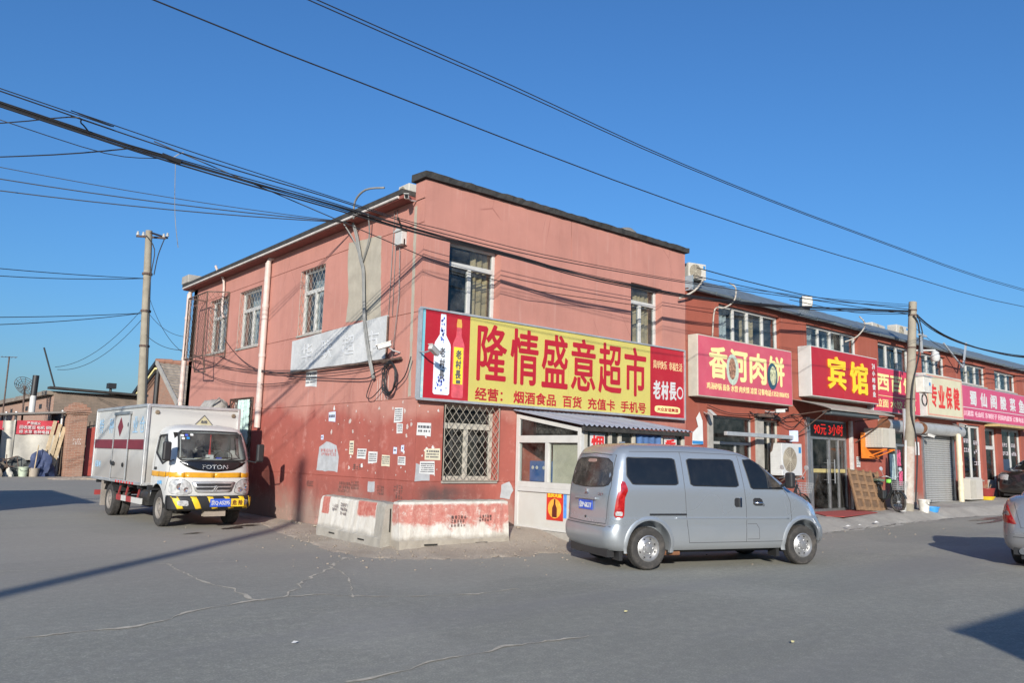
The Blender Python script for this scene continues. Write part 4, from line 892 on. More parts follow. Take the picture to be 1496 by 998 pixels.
# ---------------------------------------------------------------- utility poles
MPOLE = pm('pole_concrete', (.27, .24, .185), .9, var=.18, scale=3, bump=.4, bscale=40, dirt=.4, dirtc=(.25, .19, .15))
def m_polepaper():
    t = NT('pole_low'); p = t.obj(); c = t.mix(t.ramp(t.noise(6, 6, p), .35, .65), (.36, .27, .22), (.44, .41, .36)); t.col(c); t.b.inputs['Roughness'].default_value = .9; return t.m
p1 = thing('utility_pole', 'leaning concrete utility pole in front of the shop row', 'utility pole', (17.25, -1.1, .2), 0, 'utility poles')
top1 = Vector((.95, -.05, 6.68))
mb = MB(); mb.tube([(0, 0, -.15), top1*.5, top1], [.165, .14, .12], 16); mb.build('shaft', MPOLE, p1, smooth=40)
mb = MB(); mb.tube([top1*.04, top1*.30], [.170, .155], 16, False); mb.build('paper_layer', m_polepaper(), p1, smooth=True)
mb = MB()
for t_ in (.52, .77, .93, .955): mb = MB(); c_ = top1*t_; mb.tube([c_, c_+Vector((0, 0, .05))], .150-.02*t_, 16); mb.build('clamp_band', MIRON, p1)
mb = MB(); c_ = top1*.60; mb.box(c_.x+.02, c_.x+.62, -.42, -.16, 3.72, 4.22); bx_ = mb.build('meter_box', pm('box_pale', (.60, .58, .52), .55, dirt=.3), p1, bev=.015)
mb = MB(); mb.box(c_.x-.01, c_.x+.65, -.45, -.14, 4.22, 4.26); mb.build('box_lid', MALU, bx_); mb = MB(); mb.box(c_.x+.4, c_.x+.5, -.425, -.421, 3.95, 4.05); mb.build('box_mark', MATS['logo_blue'], bx_)
mb = MB(); mb.tube(smooth_pts([tuple(top1*.76), (1.3, -.3, 5.12), (1.55, -.42, 5.14)]), .03, 8); mb.tube([tuple(top1*.78), (1.5, -.1, 5.7)], .02, 6); arm = mb.build('camera_arm', MPVC, p1)
mb = MB(); mb.lathe([(.0, -.30), (.09, -.28), (.13, -.2), (.14, -.1), (.11, -.06), (.12, .0), (.05, .06), (0, .07)], 16, Matrix.Translation((1.55, -.42, 5.06))); mb.build('dome_camera', MACW, arm, smooth=40)
mb = MB(); mb.box(.75, 1.3, -.3, -.24, 5.55, 5.61); mb.box(.9, .95, -.3, -.24, 5.0, 5.6); mb.build('cross_bracket', MALU, p1)
mb = MB()
mb.tube(smooth_pts([tuple(top1*.93+Vector((-.16, -.1, 0))), tuple(top1*.88+Vector((.02, -.19, 0))), tuple(top1*.75+Vector((.16, -.17, 0))), tuple(top1*.6+Vector((-.16, -.14, 0))), tuple(top1*.45+Vector((-.17, -.13, 0))), tuple(top1*.3+Vector((.14, -.18, 0))), tuple(top1*.05+Vector((.16, -.16, 0)))]), .024, 6)
mb.tube(smooth_pts([tuple(top1*.94+Vector((.15, -.1, 0))), (1.1, -.25, 5.6), (.95, -.22, 5.2)]), .018, 6)
for r_ in (.16, .2): mb.tube([(c_.x+.3+r_*math.cos(a*.5236), -.3, 3.5+r_*math.sin(a*.5236)) for a in range(13)], .012, 5, False)
mb.build('cable_drop', MCABLE, p1)
mb = MB(); mb.tube([(.28, .1, 0), (.30, .1, 3.2)], .05, 8); mb.build('conduit', MALU, p1, smooth=True); mb = MB(); mb.tube([(-.28, -.05, 0), (-.02, -.05, 2.2)], .035, 8); mb.build('conduit', MPVC, p1, smooth=True)
p2 = thing('utility_pole', 'tall concrete utility pole behind the box truck on the left', 'utility pole', (.95, 20, .2), 0, 'utility poles')
t2 = Vector((-.46, 0, 9.75)); mb = MB(); mb.tube([(0, 0, -.3), t2*.5, t2], [.20, .165, .125], 14); mb.build('shaft', MPOLE, p2, smooth=40)
mb = MB(); mb.beam((-.9, 0, 9.45), (.15, -.1, 9.55), .07); mb.beam((-.5, -.35, 9.6), (.3, .2, 9.65), .06); mb.build('cross_arm', MIRON, p2)
for x, y, z in ((-.85, 0, 9.5), (-.65, 0, 9.52), (.1, 0, 9.6), (.28, .15, 9.7)): mb = MB(); mb.lathe([(0, 0), (.05, 0), (.06, .05), (.03, .08), (.05, .12), (0, .16)], 10, Matrix.Translation((x, y, z))); mb.build('insulator', MCAMW, p2)
mb = MB()
for zz in (8.0, 6.55, 5.2): mb = MB(); c_ = t2*(zz/9.75); mb.tube([c_, c_+Vector((0, 0, .08))], .19, 14); mb.build('clamp_band', MIRON, p2)
mb = MB(); mb.tube(smooth_pts([(-.6, -.2, 9.5), (-.25, -.2, 9.0), (-.3, -.22, 8.0), (-.3, -.25, 6.6), (-.1, -.26, 3)]), .02, 5); mb.tube(smooth_pts([(.1, -.1, 9.5), (-.1, -.2, 8.8), (-.2, -.25, 8.0)]), .02, 5); mb.build('cable_drop', MCABLE, p2)
# the pole behind the viewer whose shadow crosses the road
p3 = thing('utility_pole', 'round utility pole behind the viewpoint casting the long road shadow', 'utility pole', (-25.0, -20.47, 0), 0, 'utility poles')
mb = MB(); mb.tube([(0, 0, -.2), (0, 0, 6), (0, 0, 13.2)], [.22, .19, .14], 14); mb.build('shaft', MPOLE, p3, smooth=40); mb = MB(); mb.beam((-.3, 0, 12.9), (.3, 0, 12.9), .08); mb.build('cross_arm', MIRON, p3)
# ---------------------------------------------------------------- overhead cables
def cable(name, label, paths, mat, group='overhead cables'):
    mb = MB()
    for pts, r in paths: mb.tube(pts, r, 6)
    return tag(mb.build(name, mat, None, smooth=True), label, 'cable', group)
pt = Vector((17.25, -1.1, .2))+top1*.955
A = [(-24, 0.2, 7.6), (-15, -.25, 6.75), (-6.88, -.5, 5.92), (-4.75, -.52, 5.75), (-2.2, -.55, 5.64), (-.6, -.60, 5.53), (1.7, -.75, 5.42), (3.1, -.8, 5.36), (4.87, -.8, 5.38), (7.3, -.85, 5.45), (10.2, -.9, 5.68), (13, -1.0, 5.97), tuple(pt)]
def off(P, dx, dy, dz, w=0, ph=0): return [Vector(p)+Vector((dx, dy, dz))+Vector((0, math.sin(i*1.3+ph)*w, math.cos(i*1.7+ph)*w)) for i, p in enumerate(P)]
cable('cable_bundle', 'thick black cable bundle sweeping across the pink front to the utility pole', [(smooth_pts(off(A, 0, .02*math.sin(q), .018*math.cos(q*1.9), 0.013, q)), .0082) for q in range(6)]+[(smooth_pts(off(A, 0, .0, -.05, .012, 9)), .012)], MCABLE)
Bc = [(-24, .1, 7.9), (-6.91, -.5, 6.09), (-6.08, -.52, 6.0), (-4.29, -.55, 5.84), (-2.28, -.57, 5.74), (-.8, -.62, 5.62), (0, -.65, 5.57), (2.4, -.72, 5.55), (6.1, -.8, 5.70), (9, -.9, 5.88), (13, -1.0, 6.18), tuple(pt+Vector((0, 0, .15)))]
cable('cable_pair', 'pair of thin black cables just above the thick bundle', [(smooth_pts(Bc), .009), (smooth_pts(off(Bc, 0, .05, .07, .02, 2)), .007)], MCABLE)
C_ = [(7.4, -.7, 6.22), (10, -.8, 6.2), (13, -.95, 6.25), tuple(pt+Vector((0, 0, .05)))]
cable('roof_cable', 'thin cable from the roof air conditioner along the row to the pole', [(smooth_pts(C_), .012), (smooth_pts(off(C_, 0, .1, -.12, .05, 3)), .010), (smooth_pts([(12.2, -.3, 6.2), (15, -.8, 6.15), tuple(pt+Vector((0, 0, -.1)))]), .010)], MCABLE)
D_ = [tuple(pt), (19.4, -1.2, 6.18), (21.6, -1.2, 5.95), (24.7, -1.2, 5.93), (28.1, -1.2, 6.08), (34, -1.3, 6.5), (44, -1.3, 7.2)]
cable('cable_bundle', 'sagging black cable bundle from the utility pole to the right edge', [(smooth_pts(off(D_, 0, .02*math.sin(q), .02*math.cos(q*1.9), .015, q)), .015) for q in range(5)], MCABLE)
E_ = [tuple(pt+Vector((0, 0, -.5))), (22, -.6, 5.75), (26, -.5, 5.45), (31, -.6, 5.7), (44, -.6, 6.4)]
cable('thin_cable', 'thin drooping cable below the bundle at the right edge', [(smooth_pts(E_), .010), (smooth_pts([(24.6, -.22, 5.5), (28, -.8, 5.6), (31, -1.0, 6.0)]), .010)], MCABLE)
H1 = [(-60, -4, 10.5), (-30, -4, 7.9), (-14, -4, 6.45), (-6.04, -4, 6.13), (-3.9, -4, 6.05), (2.63, -4, 5.93), (10, -4, 6.1), (19.2, -4, 6.51), (34, -4, 8.0)]
H2 = [(-60, -4, 11), (-30, -4, 8.5), (-14, -4, 7.1), (-4.39, -4, 6.82), (-1.24, -4, 6.75), (2.64, -4, 6.63), (8.7, -4, 6.68), (19.3, -4, 7.02), (34, -4, 8.4)]
cable('overhead_wire', 'lower of the two long wires crossing the sky', [(smooth_pts(H1), .0085)], MCABLE)
cable('overhead_wire', 'upper doubled wire of the two long wires crossing the sky', [(smooth_pts(H2), .0075), (smooth_pts(off(H2, 0, .03, .06, .008)), .0075)], MCABLE)
# bundle joint with hanging wire
jt = thing('cable_joint', 'taped cable joint with a loose wire hanging down at the left', 'cable joint', (-4.75, -.52, 5.75))
mb = MB(); mb.tube([(-.13, 0, .02), (.13, 0, -.02)], .04, 8); mb.build('sleeve', MCABLE, jt)
mb = MB(); mb.tube(smooth_pts([(.06, 0, 0), (.09, 0, -.5), (.13, 0, -.9), (.21, .03, -1.28)]), .005, 5); mb.build('hanging_wire', MCABLEG, jt)
mb = MB(); mb.tube([(0, 0, 0), (.1, .0, .1), (.16, 0, .14)], .008, 5); mb.build('tie', MALU, jt)
J2 = Vector((-5.95, -.51, 5.86))
cable('branch_cable', 'thin cables branching from the bundle to the left edge', [(smooth_pts([(-5.85, -.51, 5.85), (-5.95, -.53, 5.93), (-6.1, -.5, 5.98), (-6.9, 2.5, 6.6), (-8.5, 9, 8.4)]), .010), (smooth_pts([(-5.2, -.5, 5.80), (-6.0, 1.0, 5.9), (-7.2, 6, 6.9)]), .010), (smooth_pts([(-4.9, -.5, 5.72), (-5.6, -.45, 5.62), (-6.9, -.4, 5.75)]), .006)], MCABLE)
# service lines from left to the building
att = Vector((-.12, 2.5, 6.42))
cable('service_line', 'three grey service lines from the left edge to the side eave', [([att.lerp(Vector((-9.5, 6.5, 7.2-.35*q)), i/14)-Vector((0, 0, 4*.18*(i/14)*(1-i/14))) for i in range(15)], .007+.003*(q > 0)) for q in range(3)], MCABLE)
rise = thing('cable_riser', 'bunched grey cables running down the side wall over the signboard', 'cable', (0, 0, 0))
mb = MB()
R0 = [(-.16, 2.55, 6.55), (-.08, 2.45, 6.2), (-.06, 2.25, 5.6), (-.06, 2.1, 5.3), (-.08, 1.95, 4.5), (-.11, 1.8, 4.1), (-.11, 1.6, 3.5), (-.08, 1.45, 3.05)]
for q in range(5): mb.tube(smooth_pts(off(R0, -.012*(q % 2), .028*math.sin(q*2), 0, .014, q)), .016, 6)
mb.build('cable_strands', MCABLEG, rise, smooth=True)
mb = MB(); mb.tube(smooth_pts([(-.05, 2.2, 5.5), (-.08, 1.9, 6.0), (-.25, 1.7, 6.42)]), .016, 6); mb.tube(smooth_pts([(-.05, 2.22, 5.5), (-.08, 2.5, 6.0), (-.25, 2.75, 6.45)]), .016, 6)
mb.tube(smooth_pts([(-.30, 2.2, 6.40), (-.34, 2.1, 6.75), (-.33, 1.7, 6.9), (-.2, 1.2, 6.85)]), .022, 8); mb.build('conduit', MCABLEG, rise, smooth=True)
co = thing('cable_coil', 'black coil of spare cable hanging on the side wall near the corner', 'cable coil', (-.10, .80, 3.02))
mb = MB()
for q in range(6):
    a0 = random.random(); ry = .19+.012*q; rz = .27+.012*q
    mb.tube([(.02*math.sin(a*1.3+q)-.012*q*.6, ry*math.cos(a*.35+a0), rz*math.sin(a*.35+a0)) for a in range(19)], .010, 5, False)
mb.build('loop', MCABLE, co, smooth=True); mb = MB(); mb.tube(smooth_pts([(0, .1, .25), (0, .6, .12), (0, 1.2, .05), (.02, 4.6, .30)]), .012, 5); mb.tube(smooth_pts([(0, -.1, -.22), (0, -.5, .0), (-.02, -.72, .35)]), .011, 5)
mb.tube(smooth_pts([(0, .2, -.1), (-.02, .6, -.35), (0, .85, -.3), (.03, .7, .05)]), .010, 5); mb.build('loose_end', MCABLE, co, smooth=True)
mb = MB(); mb.tube([(.03, .35, .33), (.03, -.3, .36)], .03, 6); mb.build('hook_rod', MIRON, co)
wl = []
for q, (ya, za, yb, zb, dip) in enumerate(((12.5, 4.5, 1.2, 3.45, .45), (12.4, 4.25, .9, 3.35, .25), (10.0, 4.2, .9, 3.3, .35), (9.6, 4.6, 5.3, 3.4, .3), (12.4, 4.1, 4.9, 3.2, .28))):
    wl.append(([Vector((-.05-.06*math.sin(i/16*3.14), *p)) for i, p in [(i, (ya+(yb-ya)*i/16, za+(zb-za)*i/16-4*dip*i/16*(1-i/16))) for i in range(17)]], .009))
cable('wall_wire', 'thin wires drooping along the side wall from the window cage', wl, MCABLE, None)
cable('wall_wire', 'thin wires hanging vertically beside the corner of the pink building', [([(-.02, 1.05, 6.38), (-.03, 1.06, 5.2), (-.02, 1.1, 4.2)], .007), ([(-.06, .74, 5.55), (-.05, .7, 4.6), (-.06, .85, 3.3)], .008), ([(-.02, .95, 6.38), (-.025, .95, 4.25)], .006)], MCABLEG, None)
cable('diagonal_wire', 'thin straight wire descending across the pink corner from the bundle', [([(-5, -.5, 5.95), (-.02, -.4, 5.10), (2.3, -.3, 4.95), (5.8, -.25, 5.12)], .008)], MCABLE, None)
# wires of the far left pole
for q, (z, e, lb) in enumerate(((8.05, (-9, 17, 6.9), 'upper wires from the far left pole to the left edge'), (6.7, (-9, 17, 5.0), 'lower wires from the far left pole to the left edge'))):
    cable('pole_wire', lb, [(sag((.95-.46*z/9.75-.1, 20, z), (e[0], e[1], e[2]-.25*r_), .12+.12*r_), .013) for r_ in (0, 1)], MCABLE)
cable('pole_wire', 'slack stay wires between the far left pole and the low roof', [(sag((.6, 20, 7.0), (-1.1, 26.2, 4.9), .55), .010), (sag((.62, 20, 6.6), (-1.0, 26.2, 4.8), .6), .010), (sag((.7, 20, 5.9), (0, 12.7, 4.6), .2), .010), (sag((.7, 20, 7.4), (.05, 12.7, 4.4), .4), .008), (sag((.62, 20, 6.9), (.05, 12.7, 5.0), .3), .008)], MCABLE)
# ducts and flexible hoses on row
mb = MB(); mb.tube(smooth_pts([(8.4, .1, 6.25), (8.2, -.3, 6.15), (7.9, -.25, 5.8), (7.45, -.12, 5.55)]), .026, 8); tag(mb.build('insulated_hose', pm('hose_tape', (.38, .34, .29), .8, var=.15), None, smooth=True), 'pale insulated hose from the roof air conditioner to the pink front', 'hose')
mb = MB(); mb.tube(smooth_pts([(9.45, -.2, 6.25), (9.5, -.36, 6.1), (9.42, -.36, 5.75), (9.2, -.2, 5.55), (9.0, -.06, 5.5), (8.9, -.05, 4.75)]), .02, 8); tag(mb.build('insulated_hose', MATS['hose_tape'], None, smooth=True), 'pale hose bending over the slate edge above the flatbread sign', 'hose')
mb = MB(); mb.tube(smooth_pts([(16.5, -.2, 6.3), (16.45, -.4, 6.0), (16.1, -.3, 5.6), (15.7, -.1, 5.4)]), .022, 8); tag(mb.build('insulated_hose', MATS['hose_tape'], None, smooth=True), 'pale hose hanging over the slate edge above the hotel sign', 'hose')
mb = MB(); mb.beam((22.9, -.2, 6.15), (24.15, -.35, 5.35), .05); mb.beam((24.2, -.35, 5.35), (24.75, -.3, 6.35), .06); mb.build('v', MALU)
o = bpy.data.objects['v']; o.name = 'roof_bracket'; tag(o, 'v-shaped white steel bracket on the roof edge right of the pole', 'bracket')
vb = thing('rooftop_duct', 'round dark dome on the pink building roof behind the coping', 'roof vent', (6.75, 1.0, 6.70))
mb = MB(); mb.lathe([(.30, -.2), (.31, .45), (.27, .6), (.16, .7), (0, .74)], 18); mb.build('dome', pm('dome_grey', (.16, .155, .145), .8, dirt=.4), vb, smooth=50); mb = MB(); mb.lathe([(.34, .40), (.34, .46)], 18); mb.build('rim', MDARK, vb)
mb = MB(); mb.box(10.15, 10.75, -.35, -.05, 2.84, 3.02, ); 
mess = thing('cable_tangle', 'tangle of wires and old brackets below the flatbread sign', 'cable tangle', (0, 0, 0))
mb = MB()
for q in range(9):
    x = 10.6+random.random()*1.8; P = [(x+(random.random()-.5)*1.2, -.05-.2*random.random(), 2.75+.25*random.random()) for _ in range(5)]; mb.tube(smooth_pts(P), .012, 5)
mb.tube(smooth_pts([(11.5, -.1, 2.9), (12.4, -.15, 2.6), (13.0, -.2, 2.9), (13.4, -.1, 2.6)]), .012, 5); mb.tube(smooth_pts([(8.6, -.1, 3.0), (9.6, -.08, 2.85), (10.8, -.1, 2.9)]), .010, 5); mb.build('wire', MCABLE, mess)
mb = MB(); mb.box(10.75, 11.3, -.28, -.02, 2.82, 2.9); mb.build('bracket_plate', MIRON, mess)
# ---------------------------------------------------------------- things on the pavement
# brown wooden panel leaning on the wall
pl = thing('wooden_panel', 'brown wooden slatted panel leaning against the wall right of the hotel door', 'wooden panel', (16.0, -.62, .25)); pl.rotation_euler = (R(-14), R(3), 0)
MWOOD = pm('weathered_wood', (.22, .13, .07), .85, var=.3, scale=7, bump=.4, bscale=30); MWOODD = pm('wood_dark', (.14, .085, .05), .9, var=.3, scale=8)
mb = MB(); mb.box(-.92, .92, .0, .03, 0, 1.22); mb.build('backing_board', MWOODD, pl)
vm = MB(); vm.box(-.035, .035, -.045, -.002, 0, 1.25); vm = vm.mesh('batten'); vm.materials.append(MWOOD)
for x in (-.9, -.45, 0, .45, .9): o = link('batten', vm, None, pl, bev=.004); o.location = (x, (random.random()-.5)*.01, 0)
hm = MB(); hm.box(-.205, .205, -.03, -.001, -.05, .05); hm = hm.mesh('slat'); hm.materials.append(MWOOD)
for x in (-.675, -.225, .225, .675):
    for z in (.06, .38, .62, .84, 1.12): o = link('slat', hm, None, pl); o.location = (x, .0, z+(random.random()-.5)*.02)
# red carpet, bucket, basin, pot
mb = MB(); mb.prism([(13.3, -.15), (15.9, -.2), (15.2, -1.15), (12.4, -1.6), (12.2, -1.2)], lambda a, b, d: (a, b, d+pav_z(a)), .006, .02); tag(mb.build('door_mat', pm('mat_red', (.34, .06, .05), .95, var=.2, scale=9)), 'worn red carpet on the pavement outside the hotel door', 'mat')
def bucket(name, label, loc, r0, r1, h, mat, handle=True, cat='bucket'):
    o = thing(name, label, cat, loc); mb = MB(); mb.lathe([(0, 0), (r0, 0), (r1, h), (r1+.012, h), (r1+.012, h-.03), (r1-.008, h-.02), (r0-.01, .02), (0, .02)], 20, cap=False); mb.build('shell', mat, o, smooth=40)
    if handle: mb = MB(); mb.tube([(r1*math.cos(a*.3142), -r1*.95, h*.95-.13*math.sin(a*.3142)-.02*(a % 2)) for a in range(11)], .006, 5); mb.build('handle', MCABLE, o)
    return o
bucket('bucket', 'dirty white plastic bucket beside the base of the utility pole', (17.95, -1.3, .20), .13, .17, .40, pm('bucket_white', (.62, .60, .54), .5, dirt=.5, scale=8))
bucket('bucket', 'brownish bucket standing behind the white one near the pole', (18.3, -.75, .24), .16, .21, .55, pm('bucket_brown', (.30, .22, .18), .7, dirt=.4), False)
bucket('basin', 'bright blue plastic basin beside the white bucket', (18.55, -1.25, .2), .20, .25, .17, pm('basin_blue', (.05, .28, .62), .4), False, 'basin')
fp = bucket('flower_pot', 'maroon flower pot in a yellow dish by the restaurant door', (24.95, -.62, pav_z(24.95)+.05), .22, .30, .38, pm('pot_maroon', (.22, .03, .025), .35), False, 'flower pot')
mb = MB(); mb.lathe([(0, -.05), (.22, -.05), (.30, .08), (.28, .08), (.2, 0), (0, 0)], 20, cap=False); mb.build('saucer', pm('saucer_yellow', (.70, .48, .03), .5), fp)
mb = MB(); mb.lathe([(0, .34), (.28, .34)], 16, cap=False); mb.build('soil', MGRIT, fp)
mb = MB()
for q in range(16): a = random.random()*6.28; r_ = .2*random.random(); mb.tube([(r_*math.cos(a), r_*math.sin(a), .34), (r_*1.6*math.cos(a), r_*1.6*math.sin(a), .45+.25*random.random())], .006, 4)
mb.build('dry_stem', pm('dry_twig', (.30, .20, .11), .9), fp)
# litter
MLIT = pm('litter_white', (.68, .67, .63), .8)
for q, (x, y, w, lb) in enumerate(((11.3, -2.25, .06, 'crumpled white litter at the kerb nearest the van front'), (13.4, -1.95, .07, 'flat white paper litter on the pavement edge before the wooden panel'), (12.0, -2.2, .035, 'small white scrap at the kerb before the hotel'), (16.4, -1.35, .08, 'white paper scrap beside the bicycle wheel'), (24.0, -2.0, .06, 'white litter on the far right pavement'))):
    mb = MB(); n = 9; z = max(pav_z(x)*(.35 if y < -1.8 else 1), g_road(x, y))+.02
    for i in range(n): a = 2*math.pi*i/n; r_ = w*(.6+.7*random.random()); mb.v.append((x+r_*1.5*math.cos(a), y+r_*math.sin(a), z+.01*random.random()))
    mb.v.append((x, y, z+w*.6)); mb.f += [(i, (i+1) % n, n) for i in range(n)]; tag(mb.build('litter', MLIT), lb, 'litter', 'bits of litter')
for q, (x, y, lb) in enumerate(((px_ground(1158, 942).x, px_ground(1158, 942).y, 'yellowish dry leaf on the asphalt in the foreground'), (px_ground(914, 897).x, px_ground(914, 897).y, 'small tan leaf on the asphalt below the van rear'), (px_ground(430, 943).x, px_ground(430, 943).y, 'small white scrap on the asphalt at the lower left centre'))):
    mb = MB(); mb.v += [(x-.035, y-.01, .022), (x, y+.015, .032), (x+.04, y+.005, .024), (x, y-.015, .02)]; mb.f += [(0, 3, 2, 1)]; tag(mb.build('leaf', MPALE if q < 2 else MLIT), lb, 'leaf')
mb = MB()
for q in range(420):
    t_ = random.random()*7.2+2; k_ = random.random()*.5; p, z = verge_pt(t_, k_); s_ = .005+.018*random.random()**4
    mb.lathe([(0, 0), (s_, s_*.3), (s_*.8, s_), (0, s_*1.1)], 5, Matrix.Translation((p.x, p.y, z)) @ Matrix.Rotation(random.random()*6, 4, 'Z'), False)
for q in range(170):
    t_ = random.random()*7.5+1.2; p, z = verge_pt(t_, .78+.2*random.random()); s_ = .012+.045*random.random()**3
    mb.lathe([(0, 0), (s_, s_*.3), (s_*.8, s_*.8), (0, s_)], 6, Matrix.Translation((p.x, p.y, z-.004)) @ Matrix.Rotation(random.random()*6, 4, 'Z'), False)
for q in range(260):
    t_ = random.random()*13+1; p, z = verge_pt(t_, 0); s_ = .006+.016*random.random()**3; n_ = Vector((p.x, p.y))-Vector((3, 3)); n_ = n_.normalized()*random.random()**2*2.2; x, y = p.x+n_.x, p.y+n_.y
    mb.lathe([(0, 0), (s_, s_*.3), (s_*.8, s_), (0, s_*1.1)], 5, Matrix.Translation((x, y, g_road(x, y)+.012*math.sin(x*.5+1)*math.sin(y*.43)-.003)) @ Matrix.Rotation(random.random()*6, 4, 'Z'), False)
tag(mb.build('gravel', pm('gravel_stone', (.27, .225, .175), .95, var=.3, scale=3)), 'loose gravel and crumbs scattered on the dirt verge', 'gravel', kind='stuff')
# ---------------------------------------------------------------- bicycles
def wheel_mb(r, tr, n=28):
    mb = MB(); prof = [(r-tr+tr*math.cos(a*1.0472), tr*math.sin(a*1.0472)) for a in range(7)]; mb.lathe(prof, n, Matrix.Rotation(R(90), 4, 'X'), False); return mb
def ebike(name, label, loc, rz, small=False):
    o = thing(name, label, 'bicycle', loc, rz, 'parked bicycles'); MT = pm('bike_tyre', (.045, .042, .038), .9, dirt=.5); MF = pm('bike_black', (.025, .028, .03), .4)
    for x in (-.52, .52):
        mb = wheel_mb(.30, .032); w = mb.build('tyre', MT, o, smooth=True); w.location = (x, 0, .30)
        mb = MB()
        for q in range(14): a = q*.4488; mb.tube([(0, .02*(-1)**q, 0), (.265*math.cos(a), 0, .265*math.sin(a))], .0025, 4, False)
        mb.tube([(0, -.05, 0), (0, .05, 0)], .03, 8); mb.lathe([(.255, -.012), (.27, -.012), (.27, .012), (.255, .012)], 28, Matrix.Rotation(R(90), 4, 'X'), False); mb.build('rim', MALU, w)
    mb = MB(); mb.tube([(.52, .05, .3), (.40, .05, .72), (.36, 0, .95)], .018, 6); mb.tube([(.52, -.05, .3), (.40, -.05, .72), (.37, 0, .8)], .018, 6); mb.tube([(.38, 0, .85), (.1, 0, .38), (-.15, 0, .34), (-.52, .05, .3)], .03, 8); mb.tube([(-.15, 0, .34), (-.28, 0, .8)], .022, 8); mb.tube([(-.28, 0, .7), (-.52, -.05, .3)], .016, 6); mb.build('frame', MF, o, smooth=True)
    mb = MB(); mb.tube(smooth_pts([(.22, .30, 1.02), (.34, .22, 1.05), (.36, 0, .98), (.34, -.22, 1.05), (.22, -.30, 1.02)]), .014, 6); hb = mb.build('handlebar', MALU, o, smooth=True)
    for s_ in (-1, 1):
        mb = MB(); mb.tube([(.24, .24*s_, 1.04), (.27, .34*s_, 1.22)], .007, 5); mb.lathe([(0, -.01), (.06, -.008), (.062, .008), (0, .012)], 14, Matrix.Translation((.27, .36*s_, 1.27)) @ Matrix.Rotation(R(80), 4, 'Y')); mb.build('mirror', MALU, hb)
        mb = MB(); mb.tube([(.24, .27*s_, 1.025), (.15, .36*s_, 1.0)], .02, 6); mb.build('grip', MCABLE, hb)
    mb = MB(); mb.box(-.50, -.14, -.11, .11, .78, .86); mb.build('saddle', MF, o, bev=.03)
    mb = MB(); mb.box(-.22, .02, -.09, .09, .36, .62); mb.build('battery_box', MF, o, bev=.02)
    mb = MB()
    for q in range(5):
        z = .66+.06*q; e = .012*q; mb.tube([(.46, -.13-e, z), (.72+e, -.13-e, z), (.72+e, .13+e, z), (.46, .13+e, z), (.46, -.13-e, z)], .005, 4)
    for q in range(6): mb.tube([(.46+.052*q, -.13, .66), (.46+.056*q, -.18, .9)], .004, 4); mb.tube([(.46+.052*q, .13, .66), (.46+.056*q, .18, .9)], .004, 4); mb.tube([(.72, -.13+.052*q, .66), (.77, -.17+.068*q, .9)], .004, 4)
    mb.build('basket', MALU, o)
    mb = MB(); mb.lathe([(r_, y_) for r_, y_ in ((.335, -.04), (.35, 0), (.335, .04))], 20, Matrix.Translation((.52, 0, .30)) @ Matrix.Rotation(R(90), 4, 'X'), False)
    bm_ = [f for f in mb.f if all(mb.v[i][2] > .40 for i in f)]; mb.f = bm_; mb.build('mudguard', MF, o); return o
bk = ebike('bicycle', 'electric bicycle with wire basket parked between wooden panel and utility pole', (16.62, -.72, .245), R(-112))
mb = MB(); mb.box(-.42, -.12, -.15, .15, .87, .96); mb.build('green_seat_cover', pm('olive_cloth', (.10, .13, .09), .9), bk, bev=.03); mb = MB(); mb.box(.30, .38, -.2, -.1, .86, .96); mb.build('reflective_tag', pm('neon_green', (.25, .85, .10), .5), bk)
ebike('bicycle', 'electric bicycle mostly hidden behind the bonnet of the silver van', (9.75, -1.55, .235), R(-8))
